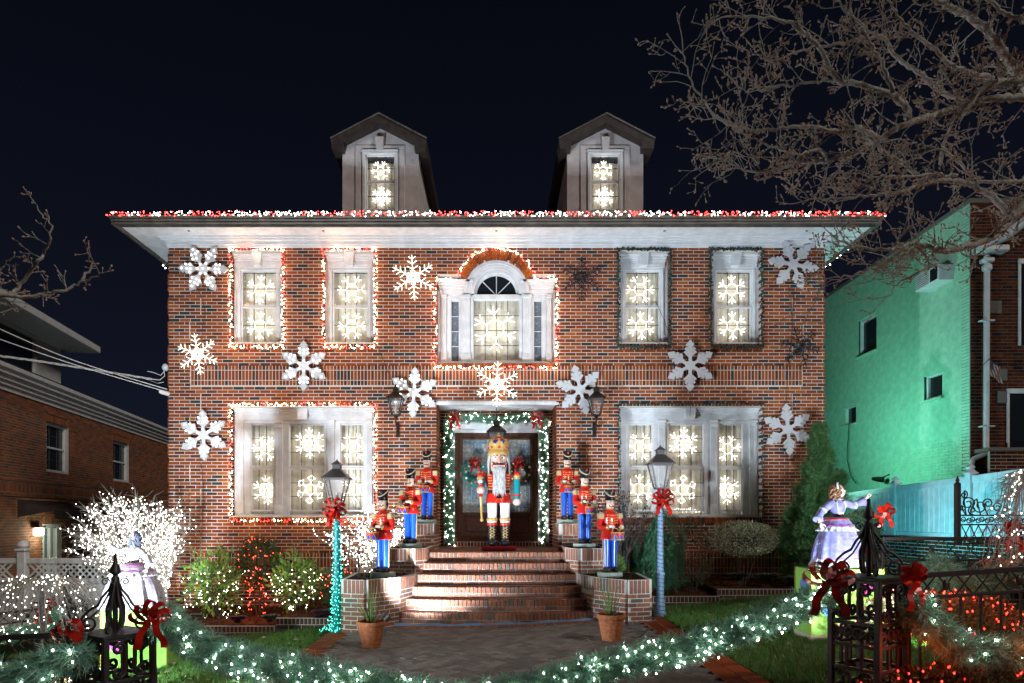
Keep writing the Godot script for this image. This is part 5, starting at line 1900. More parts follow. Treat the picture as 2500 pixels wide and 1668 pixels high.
	piece("sceptre", o, "paint", func(s: Shape) -> void:
		var at := Transform3D(Basis(Vector3(0, 0, 1), 0.035), Vector3(-0.265, 0, 0.17))
		s.col = GOLD
		s.lathe([Vector2(0.0, 0.54), Vector2(0.026, 0.555), Vector2(0.030, 0.575), Vector2(0.016, 0.60), Vector2(0.020, 0.80), Vector2(0.024, 0.96), Vector2(0.034, 0.98), Vector2(0.028, 1.0)], 12, at)
		s.col = RED
		s.lathe([Vector2(0.03, 1.0), Vector2(0.034, 1.02), Vector2(0.022, 1.06)], 12, at)
		s.lathe([Vector2(0.025, 1.19), Vector2(0.040, 1.21), Vector2(0.042, 1.235), Vector2(0.02, 1.25)], 12, at)
		s.col = Color(0.55, 0.58, 0.62)
		s.ball(at * Vector3(0, 1.285, 0), Vector3(0.050, 0.045, 0.050), 12, 7)
		s.col = GOLD
		s.lathe([Vector2(0.03, 1.32), Vector2(0.058, 1.335), Vector2(0.060, 1.36), Vector2(0.045, 1.375)], 12, at)
		s.col = RED
		s.lathe([Vector2(0.045, 1.375), Vector2(0.055, 1.395), Vector2(0.040, 1.42), Vector2(0.016, 1.44), Vector2(0.022, 1.465), Vector2(0.0, 1.49)], 12, at))

# rings of a skirt with soft folds
func skirt(s: Shape, prof: Array, folds: int, depth: float, o := Vector3.ZERO, squash := 1.0, lean := Vector2.ZERO) -> void:
	var segs := folds * 8
	var pt := func(i: int, j: int) -> Vector3:
		var a := TAU * j / segs
		var t := float(i) / (prof.size() - 1)
		var r: float = prof[i].x * (1.0 + depth * (1.0 - t) * (cos(folds * a) + 0.35 * cos(folds * 2 * a + 1.7)))
		return o + Vector3(cos(a) * r + lean.x * (1.0 - t), prof[i].y, sin(a) * r * squash + lean.y * (1.0 - t))
	for i in prof.size() - 1:
		for j in segs:
			var a: Vector3 = pt.call(i, j)
			var b: Vector3 = pt.call(i, j + 1)
			var c: Vector3 = pt.call(i + 1, j + 1)
			var d: Vector3 = pt.call(i + 1, j)
			s.quad_out(a, d, c, b, (a + c) * 0.5 - o - Vector3(0, a.y, 0))

func doll(label: String, at: Vector3, turn: float, gown: Color, trim: Color, sash_: Color, hair: Color, flare: float, mirror: float) -> void:
	var o := thing("dancing_doll", label, "figure", at, turn)
	var m := mirror
	piece("body", o, "plain", func(s: Shape) -> void:
		s.col = Color(0.66, 0.46, 0.38)
		for q: float in [-1.0, 1.0]:
			s.tube([Vector3(q * 0.045, 0.45, 0), Vector3(q * 0.042, 0.22, 0.01), Vector3(q * 0.038, 0.04, 0)], 0.045, 0.026, 8)
			s.ball(Vector3(q * 0.04, 0.018, 0.03), Vector3(0.026, 0.018, 0.055), 8, 5)
		s.tube([Vector3(0, 0.45, 0), Vector3(0, 0.64, 0), Vector3(0, 0.80, 0)], 0.075, 0.06, 10)
		s.tube([Vector3(0.0, 0.80, 0), Vector3(0.0, 0.87, 0.01)], 0.034, 0.030, 8)
		var hd := Basis(UP, 0.75 * m) * Basis(Vector3.RIGHT, -0.18)
		var hc := Vector3(0, 0.945, 0.01)
		s.ball(hc, Vector3(0.064, 0.084, 0.070), 14, 10, hd)
		s.ball(hc + hd * Vector3(0, -0.042, 0.028), Vector3(0.040, 0.040, 0.040), 10, 7, hd)
		s.ball(hc + hd * Vector3(0, -0.018, 0.072), Vector3(0.010, 0.014, 0.013), 7, 5, hd)
		for q: float in [-1.0, 1.0]:
			s.ball(hc + hd * Vector3(q * 0.063, -0.012, 0), Vector3(0.010, 0.018, 0.012), 6, 4, hd)
			s.col = Color(0.7, 0.32, 0.28)
			s.ball(hc + hd * Vector3(q * 0.034, -0.030, 0.055), Vector3(0.014, 0.012, 0.008), 6, 4, hd)
			s.col = Color(0.08, 0.05, 0.05)
			s.ball(hc + hd * Vector3(q * 0.026, 0.006, 0.064), Vector3(0.011, 0.0065, 0.006), 7, 4, hd)
			s.tube([hc + hd * Vector3(q * 0.012, 0.026, 0.066), hc + hd * Vector3(q * 0.028, 0.032, 0.062), hc + hd * Vector3(q * 0.044, 0.024, 0.052)], 0.004, 0.002, 5)
			s.col = Color(0.66, 0.46, 0.38)
		s.col = Color(0.55, 0.05, 0.05)
		s.ball(hc + hd * Vector3(0, -0.046, 0.066), Vector3(0.015, 0.006, 0.006), 7, 4, hd)
		s.col = Color(0.66, 0.46, 0.38)
		# arms: one stretched out, one on the hip; five fingers each
		s.tube([Vector3(m * 0.085, 0.79, 0), Vector3(m * 0.20, 0.765, 0.03), Vector3(m * 0.33, 0.83, 0.05), Vector3(m * 0.365, 0.85, 0.05)], 0.030, 0.015, 8)
		var w := Vector3(m * 0.385, 0.862, 0.05)
		s.ball(w, Vector3(0.026, 0.018, 0.022), 8, 5, Basis(Vector3(0, 0, 1), m * 0.5))
		for i in 4:
			var f := w + Vector3(m * 0.018, 0.008, 0.018 - i * 0.012)
			s.tube([f, f + Vector3(m * 0.022, 0.014 + i * 0.003, 0), f + Vector3(m * (0.034 - absf(i - 1.5) * 0.005), 0.036 + i * 0.004, 0)], 0.0065, 0.004, 5)
		s.tube([w + Vector3(-m * 0.005, 0.012, 0.015), w + Vector3(m * 0.004, 0.034, 0.024), w + Vector3(m * 0.012, 0.052, 0.024)], 0.0075, 0.005, 5)
		s.tube([Vector3(-m * 0.085, 0.79, 0), Vector3(-m * 0.22, 0.68, -0.02), Vector3(-m * 0.29, 0.60, 0.02), Vector3(-m * 0.285, 0.555, 0.04)], 0.030, 0.016, 8)
		var h := Vector3(-m * 0.275, 0.525, 0.05)
		s.ball(h, Vector3(0.018, 0.028, 0.022), 8, 5)
		for i in 4:
			var f := h + Vector3(m * 0.004, -0.018, 0.016 - i * 0.011)
			s.tube([f, f + Vector3(m * 0.010, -0.022, 0.002), f + Vector3(m * 0.026, -0.034 + absf(i - 1.0) * 0.004, 0.002)], 0.0065, 0.004, 5)
		s.tube([h + Vector3(m * 0.010, 0.008, 0.018), h + Vector3(m * 0.026, -0.004, 0.030), h + Vector3(m * 0.036, -0.020, 0.030)], 0.0075, 0.005, 5))
	piece("hair", o, "plain", func(s: Shape) -> void:
		s.col = hair
		var hd := Basis(UP, 0.75 * m) * Basis(Vector3.RIGHT, -0.18)
		var hc := Vector3(0, 0.945, 0.01)
		s.ball(hc + hd * Vector3(0, 0.020, -0.022), Vector3(0.074, 0.082, 0.072), 12, 8, hd)
		for i in 46:
			var a := R(0.6, TAU - 0.6)
			var p := hc + hd * Vector3(sin(a) * 0.066, R(-0.02, 0.05), cos(a) * 0.066 - 0.01)
			var curl: Array = []
			var ph := R(0, 6)
			for k in 9:
				curl.append(p + Vector3(cos(ph + k * 1.3) * 0.011, -k * 0.014, sin(ph + k * 1.3) * 0.011) + hd * Vector3(sin(a), 0, cos(a)) * 0.012)
			s.tube(curl, 0.010, 0.006, 5)
		s.col = Color(0.72, 0.73, 0.78)
		var band: Array = []
		for k in 13:
			var a := lerpf(-1.5, 1.5, k / 12.0)
			band.append(hc + hd * Vector3(sin(a) * 0.078, 0.012 + cos(a) * 0.086, 0.012))
		s.tube(band, 0.011, 0.011, 6))
	piece("bodice", o, "satin", func(s: Shape) -> void:
		s.col = gown
		s.lathe([Vector2(0.074, 0.60), Vector2(0.070, 0.64), Vector2(0.088, 0.72), Vector2(0.098, 0.78), Vector2(0.075, 0.82), Vector2(0.04, 0.84)], 16, oval(Vector3.ZERO, 1, 0.82))
		s.col = trim
		for q: float in [-1.0, 1.0]:
			s.tube([Vector3(q * 0.055, 0.81, 0.055), Vector3(q * 0.058, 0.74, 0.070), Vector3(q * 0.025, 0.65, 0.062)], 0.008, 0.006, 5)
		s.lathe([Vector2(0.036, 0.825), Vector2(0.060, 0.835), Vector2(0.052, 0.855), Vector2(0.034, 0.85)], 14))
	for q: float in [1.0, -1.0]:
		piece("sleeve", o, "satin", func(s: Shape) -> void:
			s.col = gown
			if q > 0:
				s.tube([Vector3(m * 0.06, 0.80, 0), Vector3(m * 0.13, 0.785, 0.01), Vector3(m * 0.21, 0.765, 0.03), Vector3(m * 0.29, 0.80, 0.045)], 0.048, 0.040, 10)
				s.tube([Vector3(m * 0.27, 0.79, 0.04), Vector3(m * 0.345, 0.815, 0.05)], 0.038, 0.060, 10)
				s.col = trim
				s.tube([Vector3(m * 0.215, 0.768, 0.03), Vector3(m * 0.235, 0.772, 0.034)], 0.050, 0.050, 10)
			else:
				s.tube([Vector3(-m * 0.06, 0.80, 0), Vector3(-m * 0.13, 0.755, -0.01), Vector3(-m * 0.21, 0.69, -0.02), Vector3(-m * 0.27, 0.63, 0.01)], 0.048, 0.040, 10)
				s.tube([Vector3(-m * 0.255, 0.645, 0.0), Vector3(-m * 0.298, 0.585, 0.025)], 0.038, 0.062, 10)
				s.col = trim
				s.tube([Vector3(-m * 0.185, 0.71, -0.018), Vector3(-m * 0.20, 0.697, -0.018)], 0.050, 0.050, 10))
	piece("skirt", o, "satin", func(s: Shape) -> void:
		s.col = gown
		skirt(s, [Vector2(flare, 0.11), Vector2(flare * 0.96, 0.20), Vector2(flare * 0.84, 0.34), Vector2(flare * 0.62, 0.50), Vector2(0.10, 0.62)], 11, 0.05, Vector3.ZERO, 0.9))
	piece("hem_ruffle", o, "satin", func(s: Shape) -> void:
		s.col = trim
		skirt(s, [Vector2(flare * 1.08, 0.025), Vector2(flare * 1.03, 0.07), Vector2(flare * 1.0, 0.115)], 26, 0.05, Vector3.ZERO, 0.9)
		s.col = Color(0.45, 0.06, 0.30)
		skirt(s, [Vector2(flare * 1.015, 0.112), Vector2(flare * 1.01, 0.122)], 11, 0.03, Vector3.ZERO, 0.9))
	piece("overskirt", o, "satin", func(s: Shape) -> void:
		s.col = trim
		skirt(s, [Vector2(flare * 0.80, 0.45), Vector2(flare * 0.68, 0.505)], 22, 0.07, Vector3.ZERO, 0.9)
		s.col = gown
		skirt(s, [Vector2(flare * 0.68, 0.505), Vector2(flare * 0.52, 0.56), Vector2(0.10, 0.625)], 11, 0.03, Vector3.ZERO, 0.9)
		s.col = Color(0.40, 0.05, 0.35)
		skirt(s, [Vector2(flare * 0.675, 0.512), Vector2(flare * 0.63, 0.528)], 11, 0.03, Vector3.ZERO, 0.9))
	piece("sash", o, "satin", func(s: Shape) -> void:
		s.col = sash_
		s.lathe([Vector2(0.072, 0.615), Vector2(0.135, 0.605), Vector2(0.155, 0.585), Vector2(0.15, 0.575)], 18, Transform3D(Basis(Vector3(0, 0, 1), 0.05 * m), Vector3(0, 0.012, 0)))
		s.col = Color(0.08, 0.07, 0.12)
		s.lathe([Vector2(0.074, 0.62), Vector2(0.078, 0.63), Vector2(0.076, 0.655), Vector2(0.072, 0.66)], 16, oval(Vector3.ZERO, 1, 0.85)))
	piece("gem", o, "paint", func(s: Shape) -> void:
		for i in 44:
			var a := TAU * i * 0.382
			var t := fposmod(i * 0.618, 1.0)
			var r := lerpf(flare * 0.99, flare * 0.72, t)
			s.col = [Color(0.5, 0.03, 0.08), Color(0.05, 0.06, 0.25), Color(0.7, 0.7, 0.75)][i % 3]
			s.ball(Vector3(cos(a) * r, lerpf(0.15, 0.44, t), sin(a) * r * 0.9), Vector3.ONE * 0.007, 5, 4))

func heart(r: float) -> PackedVector2Array:
	var p := PackedVector2Array()
	for i in 28:
		var a := TAU * i / 28
		p.append(Vector2(0.92 * pow(sin(a), 3) * r, (0.81 * cos(a) - 0.31 * cos(2 * a) - 0.13 * cos(3 * a) - 0.06 * cos(4 * a)) * r))
	return p

func doll_box(label: String, at: Vector3, w: float, h: float, front: Color, dp := 0.44) -> void:
	var o := thing("doll_pedestal", label, "pedestal", at, 0.0, "lime green boxes under the dolls")
	piece("box", o, "plain", func(s: Shape) -> void:
		s.col = Color(0.20, 0.42, 0.08)
		s.cbox(Vector3(0, h * 0.5, 0), Vector3(w, h, dp), 0.012))
	piece("plinth", o, "plain", func(s: Shape) -> void:
		s.col = Color(0.36, 0.32, 0.24)
		s.box(Vector3(0, -0.04, 0), Vector3(w + 0.02, 0.12, dp + 0.02)))
	for q: Vector2 in [Vector2(-1, 1), Vector2(1, 1), Vector2(-1, -1), Vector2(1, -1)]:
		piece("edge_trim", o, "plain", func(s: Shape) -> void:
			s.col = Color(0.40, 0.26, 0.05)
			var pts: Array = []
			for i in 40:
				pts.append(Vector3(q.x * (w * 0.5 + 0.002) + (0.006 if i % 2 else -0.004), h * i / 39.0, q.y * (dp * 0.5 + 0.002)))
			s.tube(pts, 0.006, 0.006, 4))
	var n := 0
	for e: Array in [[Vector3(-0.22, h * 0.38, dp * 0.5 + 0.008), 0.0, front], [Vector3(0.22, h * 0.74, dp * 0.5 + 0.008), 0.0, Color(0.5, 0.06, 0.3)], [Vector3(-w * 0.5 - 0.008, h * 0.74, 0.05), -PI / 2, Color(0.12, 0.20, 0.42)], [Vector3(-w * 0.5 - 0.008, h * 0.42, -0.02), -PI / 2, Color(0.38, 0.08, 0.12)], [Vector3(w * 0.5 + 0.008, h * 0.5, 0.0), PI / 2, Color(0.12, 0.20, 0.42)]]:
		piece("heart", o, "plain", func(s: Shape) -> void:
			s.col = e[2]
			s.prism(heart(0.105), 0.014, Transform3D(Basis(UP, e[1]), e[0])))
		n += 1

func make_dolls() -> void:
	doll_box("lime green box with glitter hearts under the lavender doll on the right lawn", Vector3(4.19, 0.26, -8.32), 0.86, 0.81, Color(0.10, 0.30, 0.62))
	doll("doll in a lavender satin gown stretching her arm to the right, on the green box", Vector3(4.18, 1.07, -8.32), 0.25, Color(0.20, 0.205, 0.50), Color(0.50, 0.53, 0.62), Color(0.40, 0.03, 0.04), Color(0.16, 0.085, 0.05), 0.30, 1.0)
	doll_box("lime green box with hearts under the white dancer on the left lawn", Vector3(-4.75, -0.30, -9.1), 0.86, 0.76, Color(0.5, 0.08, 0.45))
	doll("dancing doll in a bright white flared gown with purple stripes behind the left iron post", Vector3(-4.86, 0.46, -9.1), -0.35, Color(0.50, 0.47, 0.56), Color(0.62, 0.62, 0.68), Color(0.26, 0.04, 0.16), Color(0.10, 0.11, 0.16), 0.40, -1.0)

# ---------- iron posts, fences, garlands, bows ----------

func curl(c: Vector2, r: float, a0: float, turns: float, steps := 14, shrink := 0.25) -> Array:
	var out: Array = []
	for i in steps + 1:
		var t := float(i) / steps
		var a := a0 + TAU * turns * t
		out.append(c + Vector2(cos(a), sin(a)) * r * lerpf(1.0, shrink, t))
	return out

func lift(pts: Array, b: Basis, o: Vector3) -> Array:
	return pts.map(func(p: Vector2) -> Vector3: return o + b * Vector3(p.x, p.y, 0))

# a C or S scroll in the plane: a stem between two curls
func scroll_c(h: float, w: float, side: float) -> Array:
	var r := w * 0.5
	var top := curl(Vector2(0, h - r), r * 0.95, PI / 2 - side * PI / 2 + (0.0), 0.0, 1)
	var out: Array = curl(Vector2(0, r), r, PI if side > 0 else 0.0, 1.35 * side, 16)
	out.reverse()
	out.append_array(curl(Vector2(0, h - r), r, PI if side > 0 else 0.0, -1.35 * side, 16))
	return out

func scroll_s(w: float, h: float) -> Array:
	var r := h * 0.36
	var out: Array = curl(Vector2(-w * 0.28, h * 0.10), r, -PI / 2, -1.3, 16)
	out.reverse()
	out.append_array(curl(Vector2(w * 0.28, -h * 0.10), r, PI / 2, -1.3, 16))
	return out

func make_post(label: String, at: Vector3, turn: float, k := 1.0) -> Node3D:
	var o := thing("iron_post", label, "gate post", at, turn, "scrolled iron posts")
	o.scale = Vector3.ONE * k
	var hs := 0.205
	var H := 1.03
	for q: Vector2 in [Vector2(-1, 1), Vector2(1, 1), Vector2(1, -1), Vector2(-1, -1)]:
		piece("corner_bar", o, "iron", func(s: Shape) -> void: s.cbox(Vector3(q.x * hs, H * 0.5, q.y * hs), Vector3(0.048, H, 0.048), 0.005))
	piece("cap_plate", o, "iron", func(s: Shape) -> void:
		s.cbox(Vector3(0, H + 0.008, 0), Vector3(0.47, 0.022, 0.47), 0.004)
		s.cbox(Vector3(0, H - 0.02, 0), Vector3(0.44, 0.03, 0.44), 0.004))
	var cs := Shape.new()
	cs.tube(lift(scroll_c(0.30, 0.105, 1.0), Basis.IDENTITY, Vector3.ZERO), 0.015, 0.015, 6)
	var ss := Shape.new()
	ss.tube(lift(scroll_s(0.17, 0.15), Basis.IDENTITY, Vector3.ZERO), 0.014, 0.014, 6)
	var c_mesh := cs.mesh()
	var s_mesh := ss.mesh()
	for f in 4:
		var b := Basis(UP, f * PI / 2)
		var n := b * Vector3(0, 0, hs)
		for y: float in [0.66, 0.475, 0.28, 0.05]:
			piece("rail", o, "iron", func(s: Shape) -> void: s.cbox(n + UP * y, Vector3(hs * 2 - 0.034, 0.030, 0.026), 0.004, b))
		for m: float in [-1.0, 1.0]:
			obj("scroll", c_mesh, M.iron, o, Transform3D(b * Basis.from_scale(Vector3(m, 1, 1)), n + b * Vector3(m * 0.095, 0, 0) + UP * 0.685))
			obj("scroll", s_mesh, M.iron, o, Transform3D(b * Basis.from_scale(Vector3(m, 1, 1)), n + b * Vector3(m * 0.092, 0, 0) + UP * 0.568))
			obj("scroll", c_mesh, M.iron, o, Transform3D(b * Basis.from_scale(Vector3(m, 0.62, 1)), n + b * Vector3(m * 0.095, 0, 0) + UP * 0.075))
			piece("bar", o, "iron", func(s: Shape) -> void: s.cbox(n + b * Vector3(m * 0.065, 0, 0) + UP * 0.378, Vector3(0.024, 0.165, 0.024), 0.003, b))
		# crown of bent bars over the plate
		piece("crown_bar", o, "iron", func(s: Shape) -> void:
			s.tube(lift([Vector2(0.022, 0.44), Vector2(0.03, 0.36), Vector2(0.045, 0.28), Vector2(0.075, 0.20), Vector2(0.072, 0.11), Vector2(0.05, 0.02)], b, UP * (H + 0.02)), 0.014, 0.014, 5))
		var bd := Basis(UP, (f + 0.5) * PI / 2)
		piece("crown_bar", o, "iron", func(s: Shape) -> void:
			var p: Array = [Vector2(0.025, 0.42), Vector2(0.045, 0.36), Vector2(0.10, 0.29), Vector2(0.135, 0.22), Vector2(0.19, 0.19), Vector2(0.24, 0.14), Vector2(0.275, 0.07)]
			p.append_array(curl(Vector2(0.205, 0.075), 0.072, 0.0, -1.4, 16))
			s.tube(lift(p, bd, UP * (H + 0.02)), 0.0115, 0.010, 6)
			var p2: Array = [Vector2(0.03, 0.36), Vector2(0.07, 0.28), Vector2(0.12, 0.19), Vector2(0.19, 0.12)]
			s.tube(lift(p2, bd, UP * (H + 0.02)), 0.008, 0.008, 5))
		piece("curl", o, "iron", func(s: Shape) -> void: s.tube(lift(curl(Vector2(0.075, 0.42), 0.035, PI, -1.3, 14), bd, UP * (H + 0.02)), 0.006, 0.005, 4))
	piece("finial", o, "iron", func(s: Shape) -> void:
		s.lathe([Vector2(0.022, H), Vector2(0.022, H + 0.40), Vector2(0.034, H + 0.405), Vector2(0.034, H + 0.475), Vector2(0.022, H + 0.485), Vector2(0.022, H + 0.50), Vector2(0.046, H + 0.52), Vector2(0.042, H + 0.545), Vector2(0.018, H + 0.61), Vector2(0.014, H + 0.65), Vector2(0.017, H + 0.665), Vector2(0.0, H + 0.68)], 8))
	return o

# rails, a band of crossed bars with bosses, and upright bars
func fence(label: String, a: Vector3, b: Vector3, height: float, gap: float, step := 0.16, lattice := true, m := "iron") -> Node3D:
	var o := thing("iron_fence", label, "iron fence", a, 0.0, "low iron fences")
	var u := b - a
	var l := u.length()
	u /= l
	var h := Vector3(u.x, 0, u.z).normalized()
	var n := h.cross(UP)
	var bas := Basis(h, UP, n)
	var skew := Basis(u, UP, n)
	for y: Array in [[height, 0.045], [height - gap, 0.03], [0.08, 0.03]]:
		piece("rail", o, m, func(s: Shape) -> void: s.cbox(u * l * 0.5 + UP * y[0], Vector3(l, y[1], 0.035), 0.005, skew))
	var count := int(l / step)
	for i in count + 1:
		var p := u * minf(i * step, l)
		var post := i % 8 == 0
		piece("post" if post else "picket", o, m, func(s: Shape) -> void:
			var top := height - 0.01 if post else height - gap
			s.cbox(p + UP * top * 0.5, Vector3(0.034 if post else 0.020, top, 0.034 if post else 0.020), 0.003, bas)
			if not post:
				s.cbox(p + UP * top * 0.55, Vector3(0.032, 0.02, 0.032), 0.006, bas))
	if lattice:
		var lc := int(l / gap / 0.9)
		var w := l / maxi(lc, 1)
		for i in lc:
			for q in 2:
				piece("lattice_bar", o, m, func(s: Shape) -> void: s.tube([u * (i + q) * w + UP * (height - gap), u * (i + 1 - q) * w + UP * height], 0.008, 0.008, 4))
			if i % 4 == 2:
				piece("boss", o, m, func(s: Shape) -> void: s.ball(u * (i + 0.5) * w + UP * (height - gap * 0.5), Vector3(0.035, 0.05, 0.02), 8, 5, bas))
	return o

func ribbon(s: Shape, pts: Array, wide: Vector3) -> void:
	for i in pts.size() - 1:
		var a: Vector3 = pts[i]
		var b: Vector3 = pts[i + 1]
		s.quad(a - wide, a + wide, b + wide, b - wide)

func bow(label: String, group: String, at: Vector3, size: float, turn: float, loops := 4, tails := 2) -> Node3D:
	var o := thing("red_bow", label, "bow", at, turn, group)
	for i in loops:
		piece("loop", o, "ribbon", func(s: Shape) -> void:
			var a := (PI * 0.12 + PI * 0.76 * i / maxf(1.0, loops - 1.0)) if loops > 2 else i * PI
			if loops >= 6:
				a = TAU * i / loops + 0.3
			var u := Vector3(cos(a), sin(a) * 0.85, 0.25 + R(-0.15, 0.35)).normalized()
			var side := u.cross(Vector3(0, 0, 1)).normalized() * 0.5 + Vector3(0, 0, 0.8)
			var w := (side - u * side.dot(u)).normalized()
			var v := u.cross(w)
			var pts: Array = []
			for j in 15:
				var t := TAU * j / 14.0
				var rr := size * (1.0 - cos(t)) * 0.5
				pts.append(u * rr + v * sin(t) * size * 0.30 + rv(size * 0.015))
			ribbon(s, pts, w * size * 0.17))
	for i in tails:
		piece("tail", o, "ribbon", func(s: Shape) -> void:
			var q := -1.0 if i % 2 == 0 else 1.0
			var pts: Array = []
			for j in 10:
				var t := j / 9.0
				pts.append(Vector3(q * size * (0.12 + 0.5 * t * (1.0 if i < 2 else 0.4)) + sin(t * 9.0 + i) * size * 0.06, -size * 1.35 * t, 0.05 + cos(t * 8.0 + i * 2) * size * 0.08))
			ribbon(s, pts, Vector3(size * 0.15, size * 0.03 * q, size * 0.05)))
	piece("knot", o, "ribbon", func(s: Shape) -> void: s.ball(Vector3(0, 0, 0.02), Vector3(size * 0.13, size * 0.15, size * 0.11), 9, 6))
	return o

var sprig: ArrayMesh

func sprig_mesh() -> ArrayMesh:
	if sprig == null:
		var s := Shape.new()
		for i in 12:
			var a := i * 2.4
			var u := Vector3(cos(a), 0, sin(a))
			var o := UP * 0.007 * i
			var side := Vector3(-u.z, 0, u.x) * 0.0026
			s.tri(o - side, o + side, o + u * 0.038 + UP * 0.026)
		s.tri(Vector3(-0.002, 0, 0), Vector3(0.002, 0, 0), UP * 0.11)
		sprig = s.mesh()
	return sprig

# an artificial pine garland along a path, with or without lit bulbs
func garland(called: String, label: String, path: Array, r: float, per_metre: float, bulbs: float, bulb := "garland_bulb", br := 0.011, tint := Color(0.17, 0.36, 0.27)) -> Node3D:
	var o := thing(called, label, "garland")
	var core := Shape.new()
	core.tube(path, r * 0.18, r * 0.18, 6)
	obj("stem", core, M.green_wire, o)
	var l := 0.0
	for i in path.size() - 1:
		l += (path[i] as Vector3).distance_to(path[i + 1])
	var pl: Array = []
	var tints := PackedColorArray()
	var pts := spaced(path, 1.0 / per_metre)
	for i in pts.size():
		var t: Vector3 = (pts[mini(i + 1, pts.size() - 1)] - pts[maxi(i - 1, 0)]).normalized()
		var side := t.cross(UP).normalized() if absf(t.y) < 0.95 else Vector3.RIGHT
		var w := side.cross(t)
		var a := R(0, TAU)
		var lump := 0.75 + 0.35 * sin(i * 0.021 * 37.0 / per_metre * 20.0) * sin(i * 5.3 / per_metre * 3.0)
		var out := (side * cos(a) + w * sin(a))
		var dirv := (out + t * R(-0.8, 0.8) + rv(0.35)).normalized()
		var x := dirv.cross(t).normalized()
		var k := r * R(0.75, 1.25) * lump / 0.11
		pl.append(Transform3D(Basis(x, dirv, x.cross(dirv)).scaled(Vector3(k, k, k)), pts[i] + out * r * R(0.0, 0.35)))
		var g := R(0.6, 1.5)
		tints.append(Color(tint.r * g, tint.g * g, tint.b * g * R(0.8, 1.2)))
	scatter("pine_sprigs", sprig_mesh(), M.leaf, pl, o, tints)
	if bulbs > 0.0:
		var bl: Array = []
		for p: Vector3 in spaced(path, 1.0 / bulbs):
			var a := R(-0.4, PI + 0.4)
			bl.append(Transform3D(Basis.IDENTITY, p + Vector3(cos(a) * r * R(0.3, 0.95), R(-0.85, 0.85) * r, sin(a) * r * R(0.6, 1.0)) + rv(0.01)))
		scatter("bulb", bulb_mesh(br), M[bulb], bl, o)
	return o

func smooth(pts: Array, n := 8) -> Array:
	var c := Curve3D.new()
	for i in pts.size():
		var a: Vector3 = pts[maxi(i - 1, 0)]
		var b: Vector3 = pts[mini(i + 1, pts.size() - 1)]
		c.add_point(pts[i], (a - b) / 6.0, (b - a) / 6.0)
	return Array(c.tessellate_even_length(5, 0.06)) if n > 0 else pts

func make_ironwork() -> void:
	var l := P(278, 1548, 5.75)
	var r := P(2124, 1412, 5.75)
	make_post("left scrolled black iron gate post with spear finial and red bows", Vector3(l.x, l.y - 1.03, l.z - 0.02), -0.52)
	make_post("right scrolled black iron gate post with spear finial beside the green box", Vector3(r.x, r.y - 1.03, r.z - 0.02), 0.52)
	make_post("far iron post with spear finial before the white lattice fence", Vector3(-8.05, 0.03 - 1.03, -12.75), -0.3)
	fence("black iron fence running right from the right gate post", Vector3(r.x + 0.25, 0.22, r.z), P(2640, 1380, 5.95) - Vector3(0, 0.96, 0), 0.96, 0.19, 0.19)
	fence("black iron fence running left from the left gate post", Vector3(l.x - 0.25, -0.22, l.z), P(-140, 1565, 5.75) - Vector3(0, 0.92, 0), 0.92, 0.19, 0.19)
	fence("grey iron fence across the right garden under the white vinyl fence", Vector3(5.35, 0.45, -9.4), Vector3(8.6, 0.47, -9.4), 0.94, 0.30, 0.20)
	fence("far iron fence along the left drive before the lattice fence", Vector3(-8.25, -0.87, -12.7), Vector3(-9.6, -0.93, -11.0), 0.88, 0.19, 0.18)
	# tall scrolled panel on the right
	var o := thing("iron_screen", "tall black iron screen of scrolls over crossed bars at the right", "iron screen", Vector3(6.93, 1.28, -10.2))
	piece("post", o, "iron", func(s: Shape) -> void:
		s.cbox(Vector3(0, 0.44, 0), Vector3(0.07, 0.90, 0.07), 0.006)
		s.lathe([Vector2(0.045, 0.89), Vector2(0.05, 0.91), Vector2(0.02, 0.94), Vector2(0.028, 0.965), Vector2(0.0, 1.04)], 8))
	for y: float in [0.02, 0.30, 0.44]:
		piece("rail", o, "iron", func(s: Shape) -> void: s.cbox(Vector3(0.62, y, 0), Vector3(1.18, 0.022, 0.022), 0.003))
	for i in 9:
		for q in 2:
			piece("lattice_bar", o, "iron", func(s: Shape) -> void: s.tube([Vector3(0.06 + (i + q) * 0.128, 0.03, 0), Vector3(0.06 + (i + 1 - q) * 0.128, 0.29, 0)], 0.009, 0.009, 4))
	for i in 8:
		piece("scroll", o, "iron", func(s: Shape) -> void: s.tube(lift(scroll_s(0.13, 0.12), Basis.IDENTITY, Vector3(0.13 + i * 0.14, 0.37, 0)), 0.008, 0.008, 5))
	for e: Array in [[0.16, 0.62, 0.10, 0.0, 1.0], [0.10, 0.75, 0.06, 1.5, -1.0], [0.34, 0.58, 0.12, 2.0, 1.0], [0.46, 0.62, 0.08, 3.4, -1.0], [0.60, 0.56, 0.07, 0.5, 1.0], [0.72, 0.54, 0.05, 2.2, -1.0], [0.22, 0.52, 0.06, 4.0, -1.0], [0.09, 0.55, 0.045, 2.0, 1.0]]:
		piece("scroll", o, "iron", func(s: Shape) -> void:
			var p := curl(Vector2(e[0], e[1]), e[2], e[3], 1.4 * e[4], 18)
			s.tube(lift(p, Basis.IDENTITY, Vector3.ZERO), 0.010, 0.009, 5)
			s.tube(lift([p[0], Vector2(lerpf(p[0].x, e[0], 0.5), lerpf(p[0].y, 0.45, 0.5)), Vector2(e[0] * 0.9 + 0.04, 0.45)], Basis.IDENTITY, Vector3.ZERO), 0.010, 0.010, 5))

